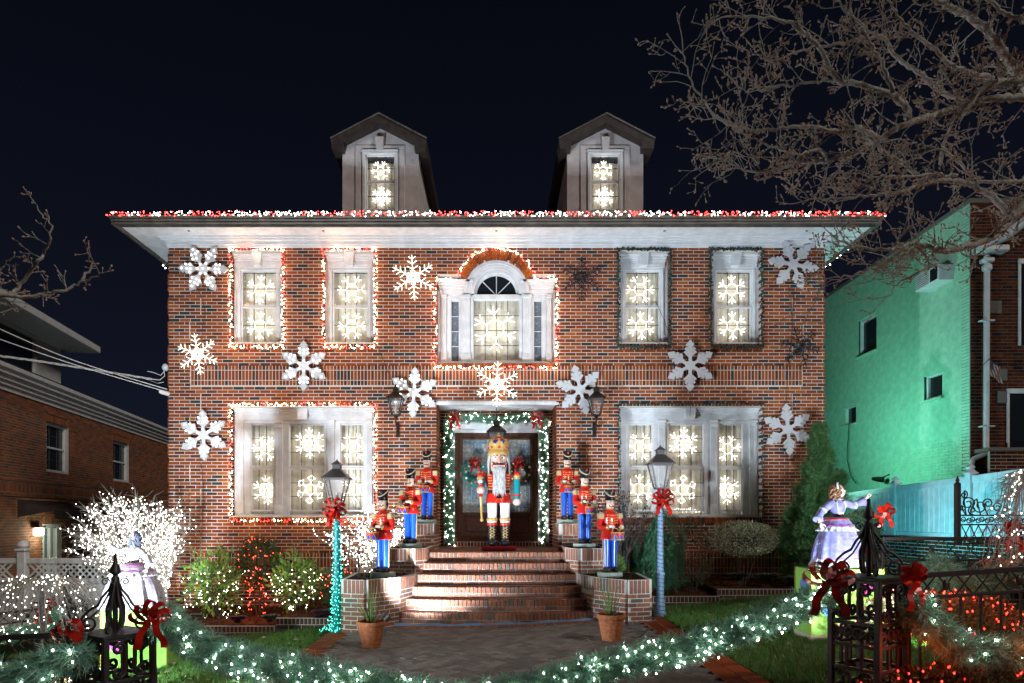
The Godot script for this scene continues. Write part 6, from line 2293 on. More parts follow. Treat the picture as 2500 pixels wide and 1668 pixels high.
func make_garlands() -> void:
	var left := smooth([P(385, 1500, 5.6), P(480, 1575, 5.7), P(600, 1615, 5.75), P(740, 1640, 5.8), P(900, 1672, 5.8), P(1060, 1700, 5.8), P(1160, 1702, 5.8)])
	var right := smooth([P(1170, 1702, 5.8), P(1290, 1680, 5.8), P(1430, 1640, 5.8), P(1560, 1610, 5.78), P(1700, 1575, 5.75), P(1830, 1530, 5.7), P(1930, 1490, 5.65), P(2030, 1450, 5.6)])
	garland("pine_garland", "lit pine garland drooping from the left iron post across the path", left, 0.155, 1700, 62, "garland_bulb", 0.0062)
	garland("pine_garland", "lit pine garland rising to the right iron post over the lawn", right, 0.145, 1700, 58, "garland_bulb", 0.0062)
	garland("pine_garland", "lit pine garland hung on the fence right of the right iron post", smooth([P(2225, 1470, 5.55), P(2275, 1530, 5.5), P(2340, 1580, 5.5), P(2420, 1600, 5.5), P(2560, 1580, 5.5)]), 0.16, 1500, 24, "garland_bulb", 0.0065)
	garland("pine_garland", "lit pine garland on the fence left of the left iron post", smooth([P(205, 1590, 5.4), P(130, 1625, 5.4), P(60, 1655, 5.4), P(-60, 1680, 5.4)]), 0.16, 1500, 24, "garland_bulb", 0.0065)
	garland("pine_garland", "small lit garland sagging on the far left fence", smooth([P(142, 1492, 12.4), P(95, 1530, 12.0), P(50, 1548, 11.7), P(-30, 1550, 11.4)]), 0.16, 900, 24, "garland_bulb", 0.008)
	garland("pine_garland", "unlit grey green garland on the grey iron fence at the right", smooth([Vector3(5.9, 1.0, -9.3), Vector3(6.5, 0.72, -9.28), Vector3(7.1, 0.98, -9.28), Vector3(7.5, 1.25, -9.28), Vector3(7.9, 1.0, -9.28), Vector3(8.5, 1.2, -9.28)]), 0.24, 1100, 0)
	# round the door
	var d := 14.35
	garland("door_garland", "lit pine garland framing the front door, hung down both sides", smooth([Vector3(-0.99, 1.13, -d), Vector3(-1.0, 2.2, -d), Vector3(-1.01, 3.72, -d)]) + smooth([Vector3(-0.95, 3.80, -d), Vector3(-0.4, 3.79, -d), Vector3(0.0, 3.73, -d), Vector3(0.4, 3.79, -d), Vector3(0.95, 3.80, -d)]) + smooth([Vector3(1.01, 3.72, -d), Vector3(1.0, 2.2, -d), Vector3(0.99, 1.13, -d)]), 0.125, 1150, 34, "garland_bulb", 0.006, Color(0.11, 0.28, 0.18))
	for m: float in [-1.0, 1.0]:
		bow("red foil bow on the %s top corner of the door garland" % ["left", "", "right"][int(m) + 1], "bows on the door garland", Vector3(m * 0.86, 3.76, -14.18), 0.17, 0.0, 7, 2)
		var ring: Array = []
		var c := Vector3(-0.475 if m < 0 else 0.50, 2.62, -14.30)
		for i in 25:
			ring.append(c + Vector3(cos(TAU * i / 24), sin(TAU * i / 24), 0) * 0.205)
		var teal := m < 0
		var o := garland("door_wreath", "teal lit wreath with red ornaments on the left door leaf" if teal else "dark green wreath with ornaments on the right door leaf", ring, 0.10, 900, 0, "cool_bulb", 0.009, Color(0.03, 0.34, 0.30) if teal else Color(0.010, 0.045, 0.025))
		o.set_meta("category", "wreath")
		o.set_meta("group", "wreaths on the double door")
		for i in 16:
			var a := TAU * i / 16 + 0.2
			piece("ornament", o, "paint", func(s: Shape) -> void:
				s.col = [Color(0.6, 0.02, 0.02), Color(0.7, 0.7, 0.72), Color(0.5, 0.10, 0.06), Color(0.62, 0.5, 0.3)][i % 4]
				s.ball(c + Vector3(cos(a), sin(a), 0) * R(0.16, 0.26) + Vector3(0, 0, 0.09), Vector3.ONE * R(0.018, 0.03), 8, 6))
		bow("red foil bow on top of the %s door wreath" % ["left", "", "right"][int(m) + 1], "bows on the wreaths", c + Vector3(0.03 * -m, 0.23, 0.10), 0.145, 0.0, 7, 2)

func make_bows() -> void:
	bow("large red glitter bow on the front of the left iron post, long tails", "bows on the iron posts", P(182, 1562, 5.40), 0.185, -0.5, 4, 3)
	bow("large red glitter bow on the path side of the left iron post", "bows on the iron posts", P(366, 1512, 5.45), 0.17, 0.5, 5, 2)
	bow("large red glitter bow on the path side of the right iron post", "bows on the iron posts", P(2024, 1420, 5.40), 0.20, -0.4, 5, 2)
	bow("large red glitter bow on the fence side of the right iron post", "bows on the iron posts", P(2222, 1420, 5.42), 0.165, 0.5, 5, 2)
	bow("red foil bow tied under the lantern of the left lamp post", "bows on the lamp posts", P(818, 1242, 10.42), 0.20, 0.0, 8, 3)
	bow("red foil bow tied under the lantern of the right lamp post, long tail", "bows on the lamp posts", P(1618, 1218, 10.72), 0.19, 0.0, 8, 2)
	bow("small red bow on the far left fence", "small bows at the sides", P(107, 1484, 11.9), 0.20, 0.2, 5, 2)
	bow("red bow in front of the clipped round bush right of the lavender doll", "small bows at the sides", P(2158, 1252, 9.4), 0.15, 0.0, 6, 2)
	bow("red bow on the grey iron fence at the far right edge", "small bows at the sides", P(2470, 1302, 8.6), 0.17, 0.0, 4, 2)

# ---------- plants ----------

func leaf_mesh(l: float, w: float) -> ArrayMesh:
	var s := Shape.new()
	var a := Vector3.ZERO
	var b := Vector3(-w, l * 0.45, 0.15 * l)
	var c := Vector3(w, l * 0.45, 0.15 * l)
	var m := Vector3(0, l * 0.5, 0.02 * l)
	var t := Vector3(0, l, 0.05 * l)
	s.tri(a, b, m)
	s.tri(b, t, m)
	s.tri(a, m, c)
	s.tri(m, t, c)
	return s.mesh()

func facing(dirv: Vector3, k: float) -> Basis:
	var y := dirv.normalized()
	var x := y.cross(Vector3(R(-1, 1), R(-1, 1), R(-1, 1))).normalized()
	return Basis(x, y, x.cross(y)).scaled(Vector3(k, k, k))

# points over a lumpy ellipsoid, most of them near its skin
func lumpy(c: Vector3, r: Vector3, n: int, seed_: int, rough := 0.22, inner := 0.55) -> Array:
	var f := FastNoiseLite.new()
	f.seed = seed_
	f.frequency = 1.4
	var out: Array = []
	for i in n:
		var u := Vector3(rng.randfn(), rng.randfn(), rng.randfn()).normalized()
		var k := 1.0 + rough * 2.0 * f.get_noise_3dv(u * 1.6)
		var t := lerpf(inner, 1.0, pow(rng.randf(), 0.5))
		out.append([c + u * r * k * t, u])
	return out

# a shrub of leaves, with stems and an optional net of bulbs
func shrub(called: String, label: String, category: String, group: String, base: Vector3, c: Vector3, r: Vector3, n: int, leaf: ArrayMesh, tints: Array, stems: int, bulb := "", bulbs := 0, br := 0.012, rough := 0.22, inner := 0.55) -> Node3D:
	var o := thing(called, label, category, base, 0.0, group)
	var pl: Array = []
	var tc := PackedColorArray()
	for e: Array in lumpy(c, r, n, called.hash() + n, rough, inner):
		pl.append(Transform3D(facing(e[1] + rv(0.8) + UP * 0.3, R(0.7, 1.3)), e[0]))
		var t: Color = tints[rng.randi() % tints.size()]
		var g := R(0.65, 1.35)
		tc.append(Color(t.r * g, t.g * g, t.b * g))
	scatter("leaves", leaf, M.leaf, pl, o, tc)
	if stems:
		var s := Shape.new()
		for i in stems:
			var a := TAU * i / stems + R(0, 0.5)
			var tip := c + Vector3(cos(a) * r.x * 0.6, R(-0.2, 0.4) * r.y, sin(a) * r.z * 0.6)
			s.tube([Vector3(cos(a) * 0.05, -0.05, sin(a) * 0.05), tip * Vector3(0.45, 0.5, 0.45) + rv(0.03), tip], 0.014, 0.005, 5)
		obj("stems", s, M.dark_bark, o)
	if bulb:
		var bl: Array = []
		for e: Array in lumpy(c, r * 1.03, bulbs, called.hash() + n, rough, 0.85):
			if e[1].z > -0.3 and (bulb != "cool_bulb" or e[0].y < c.y + r.y * 0.45):
				bl.append(Transform3D(Basis.IDENTITY, e[0]))
		scatter("bulb", bulb_mesh(br), M[bulb], bl, o)
	return o

# recursive bare twigs; tips collect into "ends"
func branch(s: Shape, at: Vector3, dirv: Vector3, l: float, r: float, depth: int, spread: float, up: float, ends: Array, kids := 3) -> void:
	var pts: Array = [at]
	var p := at
	var d := dirv
	for i in 3:
		d = (d + rv(0.16) + UP * up * 0.3).normalized()
		p += d * l / 3.0
		pts.append(p)
	s.tube(pts, r, r * 0.62, 5 if r > 0.006 else 3)
	for q: Vector3 in pts.slice(1):
		ends.append([q, d, depth])
	if depth <= 0:
		return
	for i in kids:
		var t := 0.35 + 0.65 * (i + 1.0) / kids
		var o: Vector3 = pts[clampi(int(t * 3.0), 1, 3)]
		branch(s, o, (d + rv(spread)).normalized(), l * R(0.62, 0.86), r * 0.62, depth - 1, spread, up, ends, kids)

func twig_bush(called: String, label: String, base: Vector3, trunks: int, l: float, r: float, depth: int, spread: float, up: float, bark: String, bulb: String, share: float, br: float, lean := Vector3.ZERO, kids := 3, fan := 0.5) -> Node3D:
	var o := thing(called, label, "shrub", base)
	var ends: Array = []
	for i in trunks:
		var s := Shape.new()
		var a := TAU * (i + 0.3) / trunks
		branch(s, Vector3(cos(a), 0, sin(a)) * 0.04 + UP * -0.05, (Vector3(cos(a) * fan, 1.0, sin(a) * fan * 0.8) + lean).normalized(), l, r, depth, spread, up, ends, kids)
		obj("branch", s, M[bark], o)
	if share > 0.0:
		var bl: Array = []
		for e: Array in ends:
			if rng.randf() < share * (1.0 if e[2] < depth else 0.7):
				for k in (3 if e[2] == depth else 1):
					bl.append(Transform3D(Basis.IDENTITY, e[0] + rv(0.025)))
		scatter("bulb", bulb_mesh(br), M[bulb], bl, o)
	return o

func dome_tree() -> void:
	var o := thing("lit_tree", "large bare domed tree crowded with white lights left of the house", "tree", Vector3(-6.12, -0.5, -12.1))
	var c := Vector3(-0.36, 1.95, 0)
	var r := Vector3(1.12, 0.88, 0.75)
	var bl: Array = []
	for i in 7:
		var s := Shape.new()
		var a := TAU * i / 7
		var fork := Vector3(cos(a) * 0.30 - 0.05, R(0.9, 1.25), sin(a) * 0.25)
		s.tube(smooth([Vector3(cos(a) * 0.07, 0, sin(a) * 0.07), Vector3(cos(a) * 0.09, 0.5, sin(a) * 0.09), fork]), 0.038, 0.026, 6)
		for p: Vector3 in spaced([Vector3(cos(a) * 0.07, 0.1, sin(a) * 0.07), fork], 0.06):
			bl.append(Transform3D(Basis.IDENTITY, p + rv(0.06)))
		for j in 15:
			var u := Vector3(rng.randfn() + cos(a) * 0.6, rng.randfn() * 0.8 + 0.35, rng.randfn() * 0.8 + sin(a) * 0.5).normalized()
			var tip := c + u * r * R(0.55, 0.98)
			var mid := fork.lerp(tip, 0.5) + rv(0.09) + UP * 0.05
			var path := smooth([fork, mid, tip])
			s.tube(path, 0.016, 0.005, 4)
			for p: Vector3 in spaced(path, 0.06):
				if rng.randf() < 0.85:
					bl.append(Transform3D(Basis.IDENTITY, p + rv(0.05)))
			for k in 15:
				var q: Vector3 = path[int(path.size() * R(0.3, 0.99))]
				var w := (u + rv(1.3)).normalized()
				var e := q + w * R(0.14, 0.34)
				s.tube([q, q.lerp(e, 0.5) + rv(0.035), e], 0.0045, 0.0015, 3)
				if rng.randf() < 0.55:
					bl.append(Transform3D(Basis.IDENTITY, q.lerp(e, R(0.2, 0.75)) + rv(0.02)))
		obj("branch", s, M.pale_bark, o)
	scatter("bulb", bulb_mesh(0.0060), M.cool_bulb, bl, o)

func cabbage(label: String, at: Vector3, r: float, heart_: Color, outer: Color) -> void:
	var o := thing("ornamental_cabbage", label, "cabbage", at, R(0, 6), "ornamental cabbages in the beds")
	for ring: Array in [[9, 0.55, 1.0, outer], [8, 0.8, 0.82, outer], [8, 1.05, 0.6, heart_], [6, 1.3, 0.38, heart_]]:
		piece("outer_leaves" if ring[3] == outer else "heart_leaves", o, "cloth", func(s: Shape) -> void:
			for i in ring[0]:
				var a: float = TAU * (i + R(-0.2, 0.2)) / ring[0]
				var b := Basis(UP, a)
				var el: float = ring[1]
				var rr: float = r * ring[2]
				var g := R(0.7, 1.25)
				s.col = Color(ring[3].r * g, ring[3].g * g, ring[3].b * g)
				var mid := b * Vector3(0, sin(el) * rr * 0.55 + 0.02, cos(el) * rr * 0.55)
				var prev := Vector3.ZERO
				for k in 7:
					var t := lerpf(-0.75, 0.75, k / 6.0)
					var edge := b * Vector3(sin(t) * rr * 0.62, sin(el) * rr * (0.85 + 0.12 * (k % 2)) + 0.03, cos(el) * rr * (0.95 - 0.25 * absf(t)) + R(-0.01, 0.01))
					if k > 0:
						s.tri_out(mid, prev, edge, UP + b * Vector3(0, 0, 0.4))
						s.tri_out(b * Vector3(0, 0.02, 0.01), prev * Vector3(0.35, 0.3, 0.35), mid, UP)
					prev = edge)

func spiky_pot(label: String, at: Vector3, seed_: int) -> void:
	var o := thing("terracotta_pot", label, "flower pot", at, 0.0, "terracotta pots on the path")
	piece("pot", o, "terracotta", func(s: Shape) -> void:
		s.lathe([Vector2(0.0, 0.0), Vector2(0.112, 0.0), Vector2(0.118, 0.012), Vector2(0.135, 0.10), Vector2(0.139, 0.105), Vector2(0.139, 0.118), Vector2(0.142, 0.122), Vector2(0.168, 0.285), Vector2(0.186, 0.29), Vector2(0.193, 0.305), Vector2(0.193, 0.34), Vector2(0.186, 0.352), Vector2(0.170, 0.352), Vector2(0.162, 0.32), Vector2(0.0, 0.315)], 28))
	piece("soil", o, "soil", func(s: Shape) -> void:
		s.lathe([Vector2(0.163, 0.318), Vector2(0.08, 0.330), Vector2(0.0, 0.335)], 16)
		for i in 24:
			s.ball(Vector3(R(-0.1, 0.1), 0.33, R(-0.1, 0.1)), Vector3(0.016, 0.010, 0.016), 5, 3))
	for i in 34:
		piece("blade", o, "leaf", func(s: Shape) -> void:
			var a := R(0, TAU)
			var tilt := pow(rng.randf(), 1.4) * 0.95
			var l := R(0.42, 0.78)
			var u := Vector3(cos(a), 0, sin(a))
			var w := Vector3(-u.z, 0, u.x)
			var k := R(0.7, 1.25)
			s.col = Color(0.075 * k, 0.15 * k, 0.028 * k)
			var last: Array = []
			for j in 7:
				var t := j / 6.0
				var p := Vector3(0, 0.32, 0) + u * (0.03 + l * sin(tilt) * t + 0.12 * tilt * t * t) + UP * (l * cos(tilt) * t - 0.36 * tilt * tilt * t * t)
				var hw := 0.0075 * (1.0 - t * 0.9)
				var now := [p - w * hw, p + w * hw]
				if j:
					s.quad_out(last[0], last[1], now[1], now[0], u * -0.3 + UP + Vector3(0, 0, 0.3))
				last = now)

func make_plants() -> void:
	var big := leaf_mesh(0.105, 0.024)
	var small := leaf_mesh(0.038, 0.012)
	var tiny := leaf_mesh(0.026, 0.009)
	var green := [Color(0.08, 0.22, 0.025), Color(0.14, 0.30, 0.04), Color(0.22, 0.32, 0.06), Color(0.05, 0.13, 0.025)]
	var mid := leaf_mesh(0.052, 0.016)
	var dull := [Color(0.05, 0.09, 0.03), Color(0.07, 0.10, 0.035), Color(0.035, 0.07, 0.025)]
	var dark := [Color(0.022, 0.05, 0.018), Color(0.035, 0.06, 0.02), Color(0.018, 0.04, 0.015)]
	shrub("lit_shrub", "bright green shrub netted in white lights, left of the round red one", "shrub", "lit shrubs in the left bed", Vector3(-5.1, -0.13, -12.35), Vector3(0, 0.62, 0), Vector3(0.50, 0.56, 0.42), 1000, big, green, 8, "cool_bulb", 190, 0.0058, 0.42, 0.3)
	shrub("lit_shrub", "bright green shrub netted in white lights, right of the round red one", "shrub", "lit shrubs in the left bed", Vector3(-3.66, -0.05, -12.35), Vector3(0, 0.58, 0), Vector3(0.44, 0.50, 0.38), 850, big, green, 8, "cool_bulb", 170, 0.0058, 0.42, 0.3)
	shrub("lit_shrub", "tall round dark shrub with red lights on bare stems between two green ones", "shrub", "lit shrubs in the left bed", Vector3(-4.38, -0.13, -12.55), Vector3(0, 0.98, 0), Vector3(0.40, 0.44, 0.36), 3600, mid, dull, 7, "orange_bulb", 120, 0.0068)
	var stems := shrub("red_stem_lights", "red lights wound on the bare stems under the round red shrub", "string lights", "", Vector3(-4.38, -0.13, -12.45), Vector3(0, 0.30, 0), Vector3(0.18, 0.30, 0.12), 60, small, dark, 0, "orange_bulb", 50, 0.0065)
	shrub("lit_shrub", "small dark shrub with red lights half hidden behind the teal lamp post", "shrub", "lit shrubs in the left bed", Vector3(-2.88, 0.0, -12.3), Vector3(0, 0.40, 0), Vector3(0.32, 0.40, 0.28), 1500, mid, dull, 5, "orange_bulb", 60, 0.0065)
	var low := shrub("lit_shrub", "low clipped bush glowing with orange red lights behind the left iron post", "shrub", "lit shrubs in the left bed", Vector3(-5.35, G(-5.35), -10.75), Vector3(0, 0.30, 0), Vector3(0.36, 0.30, 0.36), 1600, small, [Color(0.06, 0.07, 0.02), Color(0.04, 0.07, 0.02)], 5, "orange_bulb", 200, 0.0062)
	for l: Vector3 in [Vector3(-5.1, 0.75, -11.7), Vector3(-3.66, 0.75, -11.7)]:
		glow(self.get_node("lit_shrub"), l - get_node("lit_shrub").position, Color(1, 0.95, 0.85), 0.28, 0.3)
	var hedge := [Color(0.055, 0.06, 0.022), Color(0.04, 0.055, 0.02), Color(0.07, 0.055, 0.025)]
	var hedges: Array = []
	hedges.append(shrub("red_lit_hedge", "clipped hedge strewn with red lights behind the right front fence", "hedge", "hedges with red lights", Vector3(4.95, G(4.95) - 0.02, -7.7), Vector3(0, 0.16, 0), Vector3(1.05, 0.40, 0.42), 5200, small, hedge, 0, "red_bulb", 260, 0.0085, 0.08))
	hedges.append(shrub("red_lit_hedge", "low hedge strewn with red lights at the foot of the right front fence", "hedge", "hedges with red lights", Vector3(3.95, 0.14, -5.55), Vector3(0, 0.0, 0), Vector3(1.25, 0.34, 0.32), 5200, small, hedge, 0, "red_bulb", 180, 0.0072, 0.08))
	hedges.append(shrub("red_lit_hedge", "low hedge with red lights behind the left front fence", "hedge", "hedges with red lights", Vector3(-4.75, -0.36, -7.2), Vector3(0, 0.10, 0), Vector3(0.85, 0.34, 0.35), 4200, small, hedge, 0, "red_bulb", 160, 0.0075, 0.08))
	var ember := Color(1.0, 0.10, 0.025)
	for e: Array in [["red_lit_hedge", Vector3(4.3, 0.85, -7.5), 0.45], ["red_lit_hedge", Vector3(5.0, 0.9, -7.4), 0.45], ["red_lit_hedge", Vector3(5.7, 0.95, -7.5), 0.45], ["red_lit_hedge", Vector3(3.4, 0.62, -5.35), 0.15], ["red_lit_hedge", Vector3(4.2, 0.66, -5.35), 0.2], ["red_lit_hedge", Vector3(-4.6, 0.22, -6.9), 0.35], ["red_lit_hedge", Vector3(-5.1, 0.2, -6.9), 0.25]]:
		glow(hedges[0] if e[1].z < -7.2 else hedges[1] if e[1].x > 0 else hedges[2], Vector3.ZERO, ember, e[2], 0.25)
		var host: Node3D = hedges[0] if e[1].z < -7.2 else hedges[1] if e[1].x > 0 else hedges[2]
		(host.get_child(host.get_child_count() - 1) as Node3D).position = e[1] - host.position
	glow(stems, Vector3(0.1, 0.35, 0.45), ember, 0.22, 0.25)
	glow(low, Vector3(0.1, 0.55, 0.45), ember, 0.3, 0.2)
	var magenta := Color(0.30, 0.02, 0.14)
	var purple := Color(0.055, 0.022, 0.055)
	var frost := Color(0.06, 0.12, 0.08)
	cabbage("bright magenta cabbage by the garland's left end", P(474, 1517, 11.6), 0.17, Color(0.42, 0.03, 0.24), frost)
	cabbage("purple cabbage with magenta heart at the kerb under the first green shrub", P(580, 1524, 11.55), 0.20, magenta, purple)
	cabbage("green and magenta cabbage at the kerb under the round red shrub", P(660, 1522, 11.55), 0.21, magenta, frost)
	cabbage("large dark purple cabbage left of the teal lamp post", P(785, 1512, 11.6), 0.23, purple, purple)
	cabbage("cabbage with magenta heart right of the blue lamp post", P(1661, 1442, 12.2), 0.24, magenta, frost)
	cabbage("cabbage under the trunk of the domed shrub", P(1802, 1422, 12.4), 0.25, magenta, Color(0.03, 0.06, 0.035))
	cabbage("cabbage between the domed shrub's trunk and the green box", P(1876, 1424, 12.4), 0.26, magenta, Color(0.03, 0.06, 0.035))
	cabbage("bright cabbage beside the left face of the green box", P(1940, 1428, 12.2), 0.22, Color(0.34, 0.03, 0.24), frost)
	cabbage("cabbage behind the right stair planter", P(1588, 1440, 12.0), 0.20, magenta, frost)
	# right bed
	var ev := [Color(0.035, 0.15, 0.075), Color(0.05, 0.18, 0.08), Color(0.028, 0.11, 0.06)]
	for e: Array in [["weeping evergreen", "tall weeping evergreen behind the blue lamp post", Vector3(2.87, 0.28, -11.95), 1.55, 0.42, 60], ["weeping evergreen", "small drooping evergreen between the planter and the blue lamp post", Vector3(2.34, 0.28, -11.9), 1.15, 0.18, 26]]:
		var o := thing("weeping_evergreen", e[1], "shrub", e[2], 0.0, "drooping evergreens in the right bed")
		var pl: Array = []
		var tc := PackedColorArray()
		var s := Shape.new()
		s.tube([Vector3.ZERO, Vector3(0.03, e[3] * 0.6, 0), Vector3(-0.02, e[3] * 0.98, 0)], 0.03, 0.012, 6)
		for i in e[5]:
			var a := R(0, TAU)
			var y0: float = e[3] * R(0.45, 1.0)
			var reach: float = e[4] * R(0.35, 1.1)
			var pts: Array = []
			for j in 9:
				var t := j / 8.0
				pts.append(Vector3(cos(a) * reach * minf(1.0, t * 2.2) + R(-0.01, 0.01), y0 + 0.10 * sin(minf(t * 2.5, PI)) - y0 * 0.85 * pow(t, 1.6), sin(a) * reach * minf(1.0, t * 2.2)))
			s.tube(pts, 0.006, 0.002, 4)
			for p: Vector3 in spaced(pts, 0.016):
				pl.append(Transform3D(facing(Vector3(cos(a), -0.9, sin(a)) + rv(0.7), R(0.75, 1.2)), p + rv(0.02)))
				var t2: Color = ev[rng.randi() % 3]
				var g := R(0.7, 1.4)
				tc.append(t2 * g)
		obj("stems", s, M.dark_bark, o)
		scatter("needle_sprays", sprig_mesh(), M.leaf, pl, o, tc)
	shrub("round_evergreen", "dark rounded evergreen between the weeping one and the domed shrub", "shrub", "", Vector3(3.62, 0.3, -12.5), Vector3(0, 0.70, 0), Vector3(0.33, 0.66, 0.33), 4200, tiny, [Color(0.018, 0.045, 0.02), Color(0.03, 0.06, 0.02)], 4)
	shrub("domed_shrub", "wide dome of grey green variegated leaves on a single dark trunk", "shrub", "", Vector3(4.55, 0.42, -12.55), Vector3(0, 0.88, 0), Vector3(0.66, 0.33, 0.5), 7000, tiny, [Color(0.22, 0.25, 0.14), Color(0.45, 0.44, 0.33), Color(0.10, 0.14, 0.06), Color(0.32, 0.33, 0.22)], 6, "", 0, 0.0, 0.08, 0.6)
	shrub("boxwood", "small bright green boxwood tuft on the right low planter", "shrub", "", Vector3(2.05, 0.735, -11.45), Vector3(0, 0.14, 0), Vector3(0.11, 0.17, 0.11), 700, tiny, green, 0)
	# leaning juniper of many lobes
	var ju := thing("juniper", "tall irregular juniper at the right corner of the house", "tree", Vector3(5.95, 0.4, -12.6))
	var jp: Array = []
	var jc := PackedColorArray()
	for e: Array in [[0.05, 2.85, 0.10, 0.16], [0.02, 2.62, 0.14, 0.2], [0.10, 2.4, 0.18, 0.2], [-0.02, 2.15, 0.2, 0.2], [0.12, 1.95, 0.26, 0.22], [-0.12, 1.75, 0.24, 0.2], [0.38, 2.0, 0.13, 0.12], [0.30, 1.85, 0.16, 0.14], [0.15, 1.55, 0.36, 0.24], [-0.22, 1.4, 0.28, 0.2], [-0.32, 1.05, 0.30, 0.24], [0.1, 1.15, 0.42, 0.28], [-0.38, 0.7, 0.30, 0.26], [0.15, 0.65, 0.48, 0.34], [-0.35, 0.3, 0.26, 0.25], [0.1, 0.25, 0.44, 0.3], [-0.45, 1.3, 0.12, 0.1], [-0.55, 0.92, 0.14, 0.12]]:
		for p: Array in lumpy(Vector3(e[0], e[1], 0), Vector3(e[2], e[3], e[2]), int(4200 * (e[2] + 0.06)), int(e[1] * 100), 0.3, 0.5):
			jp.append(Transform3D(facing(p[1] + UP * 0.7 + rv(0.6), R(0.7, 1.25)), p[0]))
			var g := R(0.6, 1.4)
			jc.append(Color(0.07 * g, 0.19 * g, 0.06 * g))
	scatter("foliage", sprig_mesh(), M.leaf, jp, ju, jc)
	piece("trunk", ju, "dark_bark", func(s: Shape) -> void: s.tube([Vector3.ZERO, Vector3(-0.08, 0.9, 0), Vector3(0.06, 1.8, 0), Vector3(0.03, 2.8, 0)], 0.06, 0.015, 7))
	shrub("clipped_bush", "clipped round bush before the white vinyl fence, right of the lavender doll", "shrub", "", Vector3(5.55, 0.37, -10.3), Vector3(0, 1.18, 0), Vector3(0.27, 0.25, 0.27), 3000, tiny, [Color(0.03, 0.065, 0.022), Color(0.045, 0.085, 0.03)], 3, "", 0, 0.0, 0.06, 0.7)
	shrub("dark_shrub", "dark bushy shrub below the clipped round bush", "shrub", "", Vector3(5.4, 0.35, -10.0), Vector3(0, 0.42, 0), Vector3(0.42, 0.45, 0.3), 1700, small, dark, 4)
	shrub("juniper_hedge", "grey green spreading evergreen behind the grey iron fence", "shrub", "", Vector3(7.0, 0.4, -9.9), Vector3(0, 0.32, 0), Vector3(1.0, 0.36, 0.3), 2600, sprig_mesh(), [Color(0.025, 0.075, 0.055), Color(0.035, 0.09, 0.07)], 0)
	# twigs full of bulbs
	dome_tree()
	twig_bush("lit_shrub", "fan of bare twigs in white lights behind the nearest left soldier", Vector3(-2.30, 0.40, -12.5), 6, 0.56, 0.014, 4, 0.50, 0.30, "pale_bark", "cool_bulb", 0.34, 0.0058, Vector3(-0.12, 0, 0), 3, 0.48)
	twig_bush("bare_shrub", "bare grey shrub with unlit strings behind the right soldiers", Vector3(2.12, 0.70, -11.85), 7, 0.52, 0.017, 4, 0.42, 0.35, "dark_bark", "clear_rope", 0.2, 0.012, Vector3(0.06, 0, 0), 3, 0.45)
	# weeping lit trees
	for e: Array in [["low weeping bare tree with white lights at the far left", Vector3(-7.6, -0.55, -11.3), 1.15, 1.15, 52, -0.25, 0.75], ["weeping bare tree with white lights at the right edge", Vector3(6.35, 0.55, -8.0), 1.62, 0.55, 46, 0.0, 0.95]]:
		var o := thing("weeping_lit_tree", e[0], "tree", e[1])
		var s := Shape.new()
		var hgt: float = e[2]
		s.tube([Vector3.ZERO, Vector3(0.04, hgt * 0.5, 0), Vector3(0, hgt, 0)], 0.05, 0.03, 7)
		obj("trunk", s, M.dark_bark, o)
		var t := Shape.new()
		var bl: Array = []
		for i in e[4]:
			var a: float = TAU * i / e[4] + R(-0.1, 0.1)
			var reach: float = e[3] * R(0.45, 1.1)
			var pts: Array = []
			for j in 9:
				var q := j / 8.0
				pts.append(Vector3(cos(a) * reach * pow(q, 0.8), hgt + 0.16 * sin(q * PI) - e[6] * q * q * R(0.9, 1.1), sin(a) * reach * 0.7 * pow(q, 0.8)) + rv(0.02))
			t.tube(pts, 0.011, 0.003, 4)
			for j in range(2, 9):
				for k in 2:
					t.tube([pts[j], pts[j] + Vector3(cos(a) * 0.08, -0.03, sin(a) * 0.06) + rv(0.07), pts[j] + Vector3(cos(a) * 0.13, -0.10, sin(a) * 0.1) + rv(0.1)], 0.004, 0.0015, 3)
				if rng.randf() < 0.6:
					bl.append(Transform3D(Basis.IDENTITY, pts[j] + rv(0.05)))
		stuff(obj("twigs", t, M.pale_bark, o))
		scatter("bulb", bulb_mesh(0.0062), M.cool_bulb, bl, o)
	spiky_pot("terracotta pot with spiky grass left on the path before the planter", Vector3(-1.66, G(-1.66) + 0.012, -9.0), 1)
	spiky_pot("terracotta pot with spiky grass right on the path before the planter", Vector3(1.52, G(1.52) + 0.012, -9.0), 2)

# ---------- bare street trees ----------

